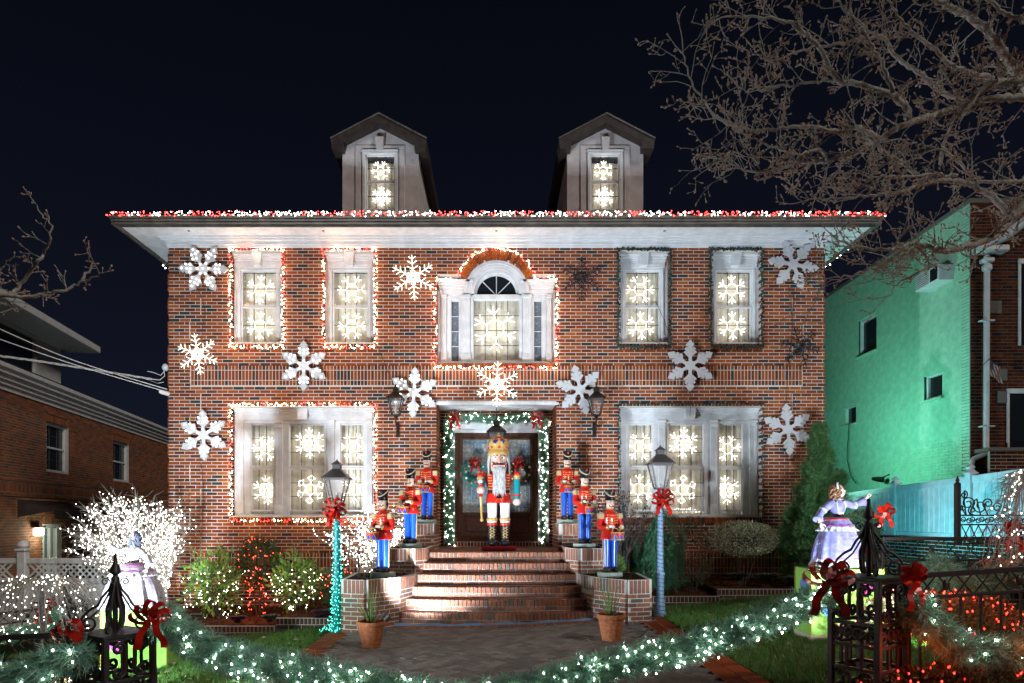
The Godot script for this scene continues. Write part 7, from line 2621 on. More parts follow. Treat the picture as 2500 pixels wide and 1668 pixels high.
func limb_tree(label: String, trunk: Array, limbs: Array, reach: float, seed_: int) -> void:
	var o := thing("bare_tree", label, "tree", Vector3.ZERO, 0.0, "bare street trees")
	piece("trunk", o, "bark", func(s: Shape) -> void: s.tube(smooth(trunk), 0.19, 0.13, 10))
	var tw := Shape.new()
	var buds: Array = []
	for l: Array in limbs:
		var pts: Array = []
		for i in range(0, l[3].size(), 2):
			pts.append(P(l[3][i], l[3][i + 1], lerpf(l[0], l[1], float(i) / l[3].size()) + R(-0.08, 0.08)))
		if l[3][0] > 2520.0 or l[3][0] < -20.0:        # join it to the trunk, a little lower
			var root: Vector3 = trunk[0]
			for q: Vector3 in spaced(trunk, 0.1):
				if absf(q.y - (pts[0].y - 0.35)) < absf(root.y - (pts[0].y - 0.35)):
					root = q
			pts.push_front(root)
		pts = smooth(pts)
		for i in range(1, pts.size()):
			pts[i] += rv(0.012)
		var r0: float = l[2]
		var r1: float = maxf(0.005, l[4])
		piece("limb", o, "bark", func(s: Shape) -> void: s.tube(pts, r0, r1, 8))
		var total := pts.size()
		var i := 3
		while i < total:
			var t := float(i) / total
			var d: Vector3 = (pts[mini(i + 1, total - 1)] - pts[i - 1]).normalized()
			var off := rv(1.0)
			off -= d * off.dot(d)
			var u := (d * R(0.3, 0.9) + off.normalized() * 0.9 + UP * R(-0.25, 0.35)).normalized()
			twig(tw, buds, pts[i], u, reach * R(0.4, 1.15) * (0.6 + 0.4 * t), maxf(0.0045, lerpf(r0, r1, t) * 0.30), 2 if reach > 0.3 else 1)
			i += rng.randi_range(1, 3) if reach > 0.3 else rng.randi_range(2, 5)
		twig(tw, buds, pts[total - 1], (pts[total - 1] - pts[total - 3]).normalized(), reach * 0.5, 0.005, 1)
	stuff(obj("twigs", tw, M.bark, o))
	var b := Shape.new()
	b.ball(Vector3(0, 0.007, 0), Vector3(0.0065, 0.011, 0.0065), 5, 4)
	scatter("bud", b.mesh(), M.bud, buds, o)

func twig(s: Shape, buds: Array, at: Vector3, dirv: Vector3, l: float, r: float, depth: int, fork := 0.66) -> void:
	var pts: Array = [at]
	var p := at
	var d := dirv
	var n := 4
	for i in n:
		d = (d + rv(0.30) + UP * 0.05).normalized()
		p += d * l / n
		pts.append(p)
	s.tube(pts, minf(r, 0.011), 0.0026, 4)
	buds.append(Transform3D(facing(d, R(0.9, 1.5)), p))
	for i in range(1, n):
		if rng.randf() < 0.22:
			var u := (d + rv(1.0)).normalized()
			buds.append(Transform3D(facing(u, R(0.6, 1.1)), pts[i]))
	if depth > 0:
		for i in range(1, n + 1):
			if rng.randf() < fork:
				var off := rv(1.0)
				off -= d * off.dot(d)
				twig(s, buds, pts[i], (d * 0.6 + off.normalized() * 0.8 + UP * 0.15).normalized(), l * R(0.30, 0.6), r * 0.6, depth - 1, fork)

func make_trees() -> void:
	# limbs: distance at the root, at the tip, root radius, picture points, tip radius
	var z := func(a: Array) -> Array:                # measured on an enlarged view of the upper right
		var out: Array = []
		for i in a.size():
			out.append(a[i] / 2.24 + (1600.0 if i % 2 == 0 else 0.0))
		return out
	limb_tree("large bare street tree reaching in from the upper right", [Vector3(6.1, 0.2, -6.6), Vector3(6.05, 2.5, -6.6), Vector3(5.95, 4.2, -6.6), Vector3(5.85, 5.4, -6.5), Vector3(5.75, 6.6, -6.5)], [
		[6.5, 6.2, 0.050, z.call([2300, 330, 2016, 430, 1830, 470, 1640, 590, 1400, 670, 1220, 760, 1130, 815, 930, 880, 800, 890, 640, 930, 480, 930, 390, 880, 310, 850]), 0.005],
		[6.4, 6.5, 0.044, z.call([2260, 600, 2016, 540, 1860, 540, 1700, 575]), 0.03],
		[6.4, 5.9, 0.034, z.call([1390, 670, 1370, 590, 1290, 520, 1100, 460, 1000, 440, 900, 270, 760, 140, 620, 100, 400, 90, 310, 125]), 0.005],
		[6.2, 5.7, 0.022, z.call([1300, 510, 1250, 370, 1180, 240, 1120, 130, 1020, 40, 960, -60]), 0.006],
		[6.8, 6.4, 0.050, z.call([2060, 520, 1960, 370, 1840, 200, 1760, 120, 1620, 40, 1500, -20, 1380, -120]), 0.02],
		[6.7, 6.2, 0.030, z.call([1840, 430, 1650, 370, 1500, 250, 1400, 170, 1330, 90, 1260, -30]), 0.008],
		[6.6, 6.3, 0.026, z.call([1700, 560, 1560, 490, 1420, 390, 1300, 300, 1240, 200, 1000, 240, 860, 260, 640, 330, 560, 290]), 0.005],
		[6.3, 5.6, 0.062, z.call([2200, 950, 2016, 1120, 1920, 1230, 1830, 1300, 1700, 1350, 1560, 1370, 1420, 1330, 1300, 1360, 1100, 1355, 950, 1280]), 0.005],
		[6.0, 5.7, 0.018, z.call([1480, 1345, 1360, 1400, 1250, 1440, 1100, 1500, 950, 1525]), 0.005],
		[6.2, 6.0, 0.030, z.call([1930, 1180, 1860, 1090, 1780, 1040, 1640, 990, 1500, 1000, 1300, 1060, 1060, 1080, 880, 1090, 800, 1100]), 0.005],
		[6.4, 6.1, 0.026, z.call([2100, 960, 1980, 990, 1780, 985, 1660, 890, 1590, 830, 1440, 790, 1290, 760]), 0.006],
		[6.2, 5.9, 0.022, z.call([1220, 755, 1100, 690, 1000, 720, 820, 695, 560, 710, 430, 690, 310, 620, 230, 490, 180, 410, 150, 245]), 0.005],
		[6.2, 6.0, 0.020, z.call([1420, 955, 1350, 890, 1250, 830, 1180, 760, 1100, 690]), 0.012],
		[6.1, 5.9, 0.016, z.call([1650, 960, 1500, 955, 1400, 970, 1280, 965, 1130, 960]), 0.006],
		[6.6, 6.4, 0.030, z.call([2300, 150, 2050, 120, 1900, 60, 1780, -40]), 0.015],
		[6.5, 6.2, 0.018, z.call([1560, 900, 1590, 760, 1640, 650, 1700, 600, 1800, 480]), 0.01],
		[6.3, 6.0, 0.014, z.call([1000, 440, 860, 450, 700, 470, 560, 480, 480, 500, 440, 460]), 0.005],
		[6.3, 6.0, 0.014, z.call([940, 880, 900, 820, 780, 840, 640, 800, 500, 740, 420, 700]), 0.005],
		[6.0, 5.8, 0.012, z.call([1420, 1340, 1500, 1440, 1430, 1500, 1340, 1540, 1280, 1620]), 0.005],
	], 0.42, 5)
	var y := func(a: Array) -> Array:
		var out: Array = []
		for i in a.size():
			out.append(a[i] / 2.35 + (0.0 if i % 2 == 0 else 450.0))
		return out
	limb_tree("bare tree with budded twigs reaching in from the left edge", [Vector3(-5.9, -0.4, -6.3), Vector3(-5.85, 2.2, -6.3), Vector3(-5.5, 3.7, -6.2)], [
		[6.2, 5.9, 0.040, y.call([-500, 560, -250, 610, 0, 640, 120, 645, 250, 635, 330, 612, 410, 595, 480, 550, 570, 520]), 0.006],
		[6.1, 5.9, 0.020, y.call([60, 640, 120, 570, 170, 500, 215, 440, 250, 400, 285, 330, 290, 240, 245, 180, 210, 120]), 0.005],
		[6.1, 6.0, 0.014, y.call([470, 550, 520, 480, 515, 430, 510, 395]), 0.005],
		[6.2, 6.0, 0.016, y.call([-120, 620, -40, 560, 20, 470, 60, 430]), 0.005],
		[6.2, 6.0, 0.014, y.call([-200, 690, 0, 685, 60, 705, 110, 740]), 0.005],
	], 0.22, 9)

# ---------- neighbours ----------

func left_house() -> void:
	var o := thing("left_house", "dim brick neighbour on the left with white cornice, dormer and lit side door", "house")
	var u := Vector3(-0.162, 0, -1).normalized()          # the side wall runs away from the street
	var n := u.cross(UP)                                   # faces right
	var W := func(t: float, y: float, off := 0.0) -> Vector3: return Vector3(-11.70 - 0.162 * t, y, -16.0 - t) + n * off
	var k := masonry(o, 300, "pale_brick")
	var b := Basis(u, UP, n)
	var wins := [[2.18, 3.43, 2.93, 4.27], [6.6, 7.97, 2.93, 4.27], [1.97, 3.0, -0.6, 1.53]]
	var t0 := -3.0
	var t1 := 14.0
	var cw := 1.013
	var rows := int((4.78 - -1.2) / COURSE)
	for r in rows:
		var y := -1.2 + (r + 0.5) * COURSE
		if y > 2.21 and y < 2.56:
			continue
		var holes: Array = []
		for w: Array in wins:
			holes.append([w[0], w[1], w[2] - 0.07, w[3] + 0.20])
		for sp: Vector2 in spans(y, t0, t1, holes):
			k.mortar.box(W.call((sp.x + sp.y) * 0.5, y, -0.06), Vector3((sp.y - sp.x) * cw, COURSE, 0.12), b)
			if y < -0.3:
				continue
			var x: float = sp.x - 0.1065 * (r % 2)
			while x < sp.y:
				var a := maxf(x, sp.x) + 0.004
				var e := minf(x + 0.21, sp.y) - 0.004
				if e - a > 0.03:
					lay(k, W.call((a + e) * 0.5, y, 0.006 - 0.035), Vector3((e - a) * cw, COURSE - 0.010, 0.07), b, y > 2.6 and y < 4.4 and (a + e) < 2.0 * 3.4 and a > -0.1)
				x += 0.21
	for q: Array in [[2.21, 0.10], [2.31, 0.203], [2.51, 0.06]]:
		soldiers(k, W.call(t0, q[0]), u, (t1 - t0) * cw, q[1], false, 0.006, 0.07, true)
	for w: Array in wins:
		soldiers(k, W.call(w[0] - 0.08, w[3]), u, (w[1] - w[0] + 0.16) * cw, 0.20, false, 0.012, 0.1)
		soldiers(k, W.call(w[0], w[2] - 0.07), u, (w[1] - w[0]) * cw, 0.07, false, 0.014, 0.1)
	finish(k, "old_mortar")
	var cr := Shape.new()
	for q: Array in [[4.72, 4.84, 0.04], [4.84, 4.94, 0.10], [4.94, 5.06, 0.16], [5.06, 5.16, 0.24]]:
		cr.box(W.call((t0 + t1) * 0.5, (q[0] + q[1]) * 0.5, q[2] * 0.5 - 0.1), Vector3((t1 - t0) * cw, q[1] - q[0], q[2] + 0.2), b)
	obj("cornice", cr, M.stucco, o)
	var gt := Shape.new()
	gt.cbox(W.call((t0 + t1) * 0.5, 5.22, 0.24), Vector3((t1 - t0) * cw, 0.12, 0.14), 0.02, b)
	obj("gutter", gt, M.vinyl, o)
	var rf := Shape.new()
	rf.quad_out(W.call(t0, 5.27, 0.2), W.call(t1, 5.27, 0.2), W.call(5.0, 6.22, -1.8), W.call(t0, 7.0, -3.6), UP)
	rf.quad_out(W.call(t1, 5.27, 0.2), W.call(t1, 5.27, -9.0), W.call(5.0, 6.22, -5.0), W.call(5.0, 6.22, -1.8), UP + u)
	obj("roof", rf, M.roof_felt, o)
	for i in 2:
		var w: Array = wins[i]
		var win := Node3D.new()
		win.name = "window"
		o.add_child(win, true)
		var f := Shape.new()
		var mt: float = (w[0] + w[1]) * 0.5
		var my: float = (w[2] + w[3]) * 0.5
		var ww: float = (w[1] - w[0]) * cw
		var hh: float = w[3] - w[2]
		for q: float in [-0.5, 0.5]:
			f.box(W.call(mt, my, -0.10) + u * q * (ww - 0.07), Vector3(0.07, hh, 0.08), b)
			f.box(W.call(mt, my + q * (hh - 0.07), -0.10), Vector3(ww - 0.14, 0.07, 0.08), b)
		f.box(W.call(mt, my, -0.11), Vector3(ww - 0.14, 0.05, 0.06), b)
		obj("frame", f, M.vinyl, win)
		for q in 2:
			var g := Shape.new()
			g.box(W.call(mt, my + (q - 0.5) * hh * 0.48, -0.14), Vector3(ww - 0.14, hh * 0.44, 0.02), b)
			obj("pane", g, M.dark_glass, win)
		var bars := Shape.new()
		for q: float in [-0.17, 0.17]:
			bars.box(W.call(mt, my, -0.125) + u * q * ww, Vector3(0.014, hh - 0.1, 0.014), b)
		for q: float in [-0.25, 0.25]:
			bars.box(W.call(mt, my + q * hh, -0.124), Vector3(ww - 0.14, 0.014, 0.012), b)
		obj("glazing_bar", bars, M.grey_metal, win)
	# side door, lamp and canopy
	var door := Shape.new()
	door.box(W.call(2.35, 0.45, -0.13), Vector3(0.7, 2.1, 0.05), b)
	obj("door", door, M.blue_glass, o)
	var fr := Shape.new()
	fr.box(W.call(2.02, 0.45, -0.06), Vector3(0.08, 2.1, 0.12), b)
	fr.box(W.call(2.50, 0.45, -0.08), Vector3(0.12, 2.1, 0.10), b)
	fr.box(W.call(2.86, 0.45, -0.06), Vector3(0.22, 2.1, 0.12), b)
	fr.box(W.call(2.45, 1.46, -0.055), Vector3(0.95, 0.12, 0.10), b)
	obj("door_frame", fr, M.vinyl, o)
	var aw := Shape.new()
	aw.quad_out(W.call(0.7, 2.14, 0.02), W.call(3.2, 2.14, 0.02), W.call(3.2, 1.86, 0.85), W.call(0.7, 1.86, 0.85), UP)
	aw.quad_out(W.call(0.7, 1.86, 0.85), W.call(3.2, 1.86, 0.85), W.call(3.2, 1.66, 0.87), W.call(0.7, 1.66, 0.87), n)
	aw.tri_out(W.call(0.7, 2.14, 0.02), W.call(0.7, 1.86, 0.85), W.call(0.7, 1.70, 0.02), -u)
	obj("awning", aw, M.brown_fascia, o)
	var lm := Shape.new()
	lm.cbox(W.call(1.56, 1.32, 0.10), Vector3(0.30, 0.20, 0.14), 0.03, b)
	obj("wall_lamp_glass", lm, M.porch_lamp, o)
	var ls := Shape.new()
	ls.cbox(W.call(1.56, 1.46, 0.10), Vector3(0.36, 0.05, 0.2), 0.01, b)
	obj("lamp_cap", ls, M.bronze, o)
	var p: Vector3 = W.call(1.56, 1.28, 0.36)
	glow(o, p, Color(0.92, 1.0, 0.72), 0.75, 0.12)
	# dormer
	var dm := Node3D.new()
	dm.name = "dormer"
	o.add_child(dm)
	var dw := Shape.new()
	dw.box(W.call(1.35, 6.38, -1.9), Vector3(8.7 * cw, 1.9, 1.4), b)
	obj("dormer_wall", dw, M.vinyl, dm)
	var ds := Shape.new()
	ds.cbox(W.call(1.35, 7.20, -1.75), Vector3(10.2, 0.22, 2.9), 0.02, b)
	obj("dormer_roof", ds, M.vinyl, dm)
	for q: Array in [[-0.4, 1.9], [2.1, 3.95]]:
		var g := Shape.new()
		g.box(W.call((q[0] + q[1]) * 0.5, 6.36, -1.20), Vector3(q[1] - q[0], 1.02, 0.03), b)
		obj("pane", g, M.dark_glass, dm)
	var df := Shape.new()
	for t: float in [-0.5, 2.0, 4.05]:
		df.box(W.call(t, 6.36, -1.17), Vector3(0.12, 1.16, 0.08), b)
	for y: float in [5.80, 6.92]:
		df.box(W.call(1.8, y, -1.17), Vector3(4.6, 0.10, 0.075), b)
	obj("window_frame", df, M.vinyl, dm)
	var back := Shape.new()
	back.box(W.call(5.5, 1.8, -4.2), Vector3(17.0, 6.6, 8.0), b)
	obj("house_core", back, M.brick2, o)

func wires() -> void:
	var ends := [[[-20, 795, 12.0], [180, 880, 12.8], [408, 951, 13.4], "upper service wire from the left edge to the brick house"], [[-20, 822, 12.0], [190, 893, 12.8], [400, 955, 13.4], "middle service wire from the left edge to the brick house"], [[-20, 867, 12.0], [120, 886, 12.6], [370, 926, 13.4], "twisted bundle of grey service cables from the left edge"]]
	var i := 0
	for e: Array in ends:
		var s := Shape.new()
		var pts := smooth([P(e[0][0], e[0][1], e[0][2]), P(e[1][0], e[1][1], e[1][2]), P(e[2][0], e[2][1], e[2][2])])
		if i == 2:
			for k in 3:
				var w: Array = []
				for j in pts.size():
					w.append(pts[j] + Vector3(0, sin(j * 0.5 + k * 2.1), cos(j * 0.5 + k * 2.1)) * 0.014)
				s.tube(w, 0.007, 0.007, 5)
			s.tube([pts[pts.size() - 1], P(390, 928, 13.45), P(402, 918, 13.5), P(398, 895, 13.5)], 0.008, 0.008, 5)
			s.tube([pts[pts.size() - 1] + Vector3(-0.1, 0, 0), P(385, 936, 13.45), P(400, 933, 13.5)], 0.006, 0.006, 5)
		else:
			s.tube(pts, 0.009, 0.009, 5)
		tag(obj("service_wire", s, M.white_wire), e[3], "wire", "service wires at the left")
		i += 1
	var h := thing("cable_head", "round blue grey cable weatherhead on the left edge of the house", "cable head", P(404, 897, 13.55))
	piece("dome", h, "glitter", func(s: Shape) -> void: s.ball(Vector3.ZERO, Vector3(0.07, 0.075, 0.07), 12, 8))
	piece("loose_end", h, "white_wire", func(s: Shape) -> void: s.tube([Vector3(0, -0.06, 0), Vector3(-0.1, -0.16, 0), Vector3(-0.25, -0.10, 0), Vector3(-0.36, -0.08, 0)], 0.008, 0.008, 5))
	var c := thing("security_camera", "white security camera on the left edge of the house", "camera", P(401, 959, 13.45), -0.9)
	piece("body", c, "vinyl", func(s: Shape) -> void: s.lathe([Vector2(0.0, -0.1), Vector2(0.042, -0.1), Vector2(0.045, 0.08), Vector2(0.03, 0.1), Vector2(0.0, 0.1)], 12, Transform3D(Basis(Vector3.RIGHT, -PI / 2 - 0.2), Vector3.ZERO)))
	piece("lens", c, "dark_glass", func(s: Shape) -> void: s.ball(Vector3(0, -0.02, 0.1), Vector3(0.026, 0.026, 0.014), 10, 5))

func lattice_fence() -> void:
	var d := 13.62
	var o := thing("lattice_fence", "white vinyl fence with a lattice top between the two left houses", "fence")
	var base := -0.75
	for x: float in [-6.60, -9.50, -12.4]:
		piece("post", o, "vinyl", func(s: Shape) -> void:
			s.cbox(Vector3(x, (base + 1.02) * 0.5, -d), Vector3(0.16, 1.02 - base, 0.16), 0.01)
			s.cbox(Vector3(x, 1.04, -d), Vector3(0.22, 0.05, 0.22), 0.012)
			s.lathe([Vector2(0.07, 1.06), Vector2(0.12, 1.12), Vector2(0.10, 1.20), Vector2(0.0, 1.25)], 8, Transform3D(Basis(UP, PI / 8), Vector3(x, 0, -d)) * Transform3D.IDENTITY))
	for x0: float in [-12.32, -9.42]:
		var x1 := x0 + 2.74
		for y: Array in [[0.82, 0.11], [0.42, 0.10], [-0.55, 0.12]]:
			piece("rail", o, "vinyl", func(s: Shape) -> void: s.cbox(Vector3((x0 + x1) * 0.5, y[0], -d), Vector3(x1 - x0, y[1], 0.07), 0.008))
		for i in 22:
			var x := x0 + 0.02 + i * 0.128
			for q: float in [-1.0, 1.0]:
				var a := Vector3(x, 0.47 if q > 0 else 0.77, -d + 0.008 * q)
				var e := Vector3(x + 0.30, 0.77 if q > 0 else 0.47, -d + 0.008 * q)
				if e.x > x1:
					continue
				piece("lattice_slat", o, "vinyl", func(s: Shape) -> void:
					var u := (e - a).normalized()
					s.box((a + e) * 0.5, Vector3(a.distance_to(e), 0.036, 0.012), Basis(u, Vector3(-u.y, u.x, 0), Vector3(0, 0, 1))))
		for i in 18:
			piece("plank", o, "vinyl", func(s: Shape) -> void: s.cbox(Vector3(x0 + (i + 0.5) * 0.1522, -0.09, -d), Vector3(0.148, 0.94, 0.03), 0.006))

func right_building() -> void:
	var X := 9.5
	var o := thing("green_house", "tall neighbour with painted green brick side wall and a dark brick front on the right", "house")
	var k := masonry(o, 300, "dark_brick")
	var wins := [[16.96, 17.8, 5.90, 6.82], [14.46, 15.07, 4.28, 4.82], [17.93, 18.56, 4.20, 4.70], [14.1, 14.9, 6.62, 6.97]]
	var d0 := 13.62
	var d1 := 27.0
	var b := Basis(Vector3(0, 0, 1), UP, Vector3(-1, 0, 0))
	# painted brick courses, soft edged under the paint
	var s := Shape.new()
	s.col = Color.WHITE
	var rows := int(8.3 / 0.0677)
	var bk := 0
	var brick_m := Shape.new()
	brick_m.cbox(Vector3.ZERO, Vector3(0.205, 0.060, 0.05), 0.006)
	var bm := brick_m.mesh()
	for r in rows:
		var y := -0.2 + (r + 0.5) * COURSE
		for sp: Vector2 in spans(y, d0, d1, wins):
			k.mortar.box(Vector3(X + 0.08, y, -(sp.x + sp.y) * 0.5), Vector3(sp.y - sp.x, COURSE, 0.15), b)
			if y < 1.0:
				continue
			var x: float = sp.x - 0.1065 * (r % 2)
			while x < minf(sp.y, 22.0):
				var a := maxf(x, sp.x)
				var e := minf(x + 0.213, sp.y) - 0.006
				if e - a > 0.03:
					var at := Vector3(X + 0.0225 + R(-0.0006, 0.0006), y, -(a + e) * 0.5)
					if bk < 300 and e - a > 0.2 and y > 1.8 and y < 4.1 and a < 16.5:
						bk += 1
						obj("brick", bm, M.green_paint, o, Transform3D(b, at))
					else:
						s.box(at, Vector3(e - a, 0.060, 0.05), b, false)
				x += 0.213
	stuff(obj("brickwork", s, M.green_paint, o))
	obj("mortar_bed", k.mortar, M.green_paint, o)
	k.mortar = Shape.new()
	# dark front
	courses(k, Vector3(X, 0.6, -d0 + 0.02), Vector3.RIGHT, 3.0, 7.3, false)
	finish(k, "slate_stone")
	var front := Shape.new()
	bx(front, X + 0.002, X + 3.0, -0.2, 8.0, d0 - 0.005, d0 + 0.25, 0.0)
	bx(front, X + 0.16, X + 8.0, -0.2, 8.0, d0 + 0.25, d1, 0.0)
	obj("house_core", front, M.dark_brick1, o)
	var rf := Shape.new()
	bx(rf, X - 0.02, X + 8.0, 8.0, 8.10, d0 - 0.02, d1, 0.01)
	obj("roof_edge", rf, M.slate_stone, o)
	var cn := Shape.new()
	cn.tube([Vector3(X + 0.05, 7.05, -d0 + 0.18), Vector3(X + 0.45, 7.2, -d0 + 0.3), Vector3(X + 1.2, 7.75, -d0 + 0.4)], 0.10, 0.10, 8)
	cn.cbox(Vector3(X + 0.3, 7.0, -d0 + 0.16), Vector3(0.6, 0.12, 0.26), 0.02)
	obj("eave_gutter", cn, M.vinyl, o)
	for w: Array in [[X + 0.95, X + 1.8, 5.15, 6.85], [X + 0.72, X + 1.6, 2.7, 4.25]]:
		var win := Node3D.new()
		win.name = "window"
		o.add_child(win, true)
		piece("pane", win, "dark_glass", func(t: Shape) -> void: bx(t, w[0] + 0.05, w[1], w[2], w[3] - 0.08, d0 - 0.03, d0 + 0.05, 0.0))
		piece("frame", win, "vinyl", func(t: Shape) -> void:
			bx(t, w[0], w[1], w[3] - 0.08, w[3] + 0.02, d0 - 0.06, d0 + 0.02, 0.008)
			bx(t, w[0], w[0] + 0.05, w[2] - 0.02, w[3] - 0.08, d0 - 0.05, d0 + 0.02, 0.006))
	for w: Array in [[0.45, 5.9, 0.34, 0.26], [0.62, 4.55, 0.22, 0.24], [0.65, 4.1, 0.26, 0.24]]:
		piece("corner_stone", o, "slate_stone", func(t: Shape) -> void: bx(t, X + w[0] - w[2] * 0.5, X + w[0] + w[2] * 0.5, w[1] - w[3] * 0.5, w[1] + w[3] * 0.5, d0 - 0.045, d0, 0.01))
	piece("downspout", o, "vinyl", func(t: Shape) -> void:
		t.tube([Vector3(X + 0.26, 6.9, -d0 + 0.12), Vector3(X + 0.24, 3.05, -d0 + 0.12)], 0.055, 0.055, 8)
		t.tube([Vector3(X + 0.24, 3.05, -d0 + 0.12), Vector3(X + 0.22, 2.95, -d0 + 0.12), Vector3(X - 0.02, 2.85, -d0 + 0.13), Vector3(X - 0.05, 2.75, -d0 + 0.13), Vector3(X - 0.05, 0.6, -d0 + 0.13)], 0.05, 0.05, 8)
		for y: float in [5.6, 3.5]:
			t.cbox(Vector3(X + 0.25, y, -d0 + 0.12), Vector3(0.26, 0.025, 0.13), 0.006)
		t.cbox(Vector3(X + 0.26, 6.80, -d0 + 0.12), Vector3(0.2, 0.08, 0.18), 0.015)
		t.cbox(Vector3(X + 0.26, 6.66, -d0 + 0.12), Vector3(0.15, 0.14, 0.15), 0.03))
	for i in 3:
		var w: Array = wins[i]
		var win := Node3D.new()
		win.name = "window"
		o.add_child(win, true)
		piece("pane", win, "dark_glass", func(t: Shape) -> void: t.box(Vector3(X + 0.12, (w[2] + w[3]) * 0.5, -(w[0] + w[1]) * 0.5), Vector3(w[1] - w[0], w[3] - w[2], 0.02), b))
		piece("frame", win, "vinyl", func(t: Shape) -> void:
			var c := Vector3(X + 0.09, (w[2] + w[3]) * 0.5, -(w[0] + w[1]) * 0.5)
			for q: float in [-0.5, 0.5]:
				t.box(c + Vector3(0, 0, q * (w[1] - w[0] - 0.05)), Vector3(0.05, w[3] - w[2], 0.06), b)
				t.box(c + Vector3(0, q * (w[3] - w[2] - 0.05), 0), Vector3(w[1] - w[0] - 0.1, 0.05, 0.055), b))
		piece("sill", win, "green_paint", func(t: Shape) -> void: t.cbox(Vector3(X - 0.02, w[2] - 0.03, -(w[0] + w[1]) * 0.5), Vector3(w[1] - w[0] + 0.1, 0.05, 0.10), 0.006, b))
	var ac := thing("air_conditioner", "white air conditioner set in the green side wall", "air conditioner", Vector3(X, 6.8, -14.5))
	piece("case", ac, "vinyl", func(t: Shape) -> void: t.cbox(Vector3(-0.06, 0, 0), Vector3(0.5, 0.34, 0.78), 0.012))
	for i in 7:
		piece("slat", ac, "grey_metal", func(t: Shape) -> void: t.box(Vector3(-0.316, -0.12 + i * 0.04, -0.14), Vector3(0.012, 0.008, 0.44)))
	piece("grille", ac, "dark_glass", func(t: Shape) -> void: t.box(Vector3(-0.312, 0, 0.24), Vector3(0.006, 0.26, 0.24)))
	# porch wall before the dark front
	var pw := thing("porch_wall", "green lit brick porch wall at the right edge under the dark windows", "wall", Vector3(0, 0, 0))
	var pk := masonry(pw, 120, "dark_brick")
	courses(pk, Vector3(X + 0.10, 2.03, -d0 + 0.42), Vector3.RIGHT, 2.4, 14 * COURSE, true)
	finish(pk, "old_mortar")
	piece("plaster", pw, "green_paint", func(t: Shape) -> void: bx(t, X + 0.10, X + 2.5, 0.3, 2.03, d0 - 0.42, d0 - 0.04, 0.0))
	piece("coping", pw, "slate_stone", func(t: Shape) -> void: bx(t, X + 0.06, X + 2.5, 2.978, 3.05, d0 - 0.46, d0 - 0.02, 0.008))
	# flag on the front
	var fl := thing("small_flag", "small striped flag on a short pole beside the downspout", "flag", P(2408, 905, 13.4))
	piece("pole", fl, "wood", func(t: Shape) -> void: t.tube([Vector3(-0.22, -0.1, -0.1), Vector3(0.06, 0.30, 0.15)], 0.008, 0.008, 5))
	piece("cloth", fl, "cloth", func(t: Shape) -> void:
		for i in 9:
			for j in 6:
				var q := func(a: int, c: int) -> Vector3: return Vector3(-0.02 + a * 0.024 + c * 0.008, 0.20 - a * 0.018 - c * 0.055, 0.10 + 0.02 * sin(a * 0.9 + c))
				t.col = Color(0.05, 0.06, 0.16) if i < 4 and j < 3 else (Color(0.30, 0.04, 0.04) if i % 2 else Color(0.42, 0.40, 0.38))
				t.quad_out(q.call(i, j), q.call(i + 1, j), q.call(i + 1, j + 1), q.call(i, j + 1), Vector3(0, 0, 1)))

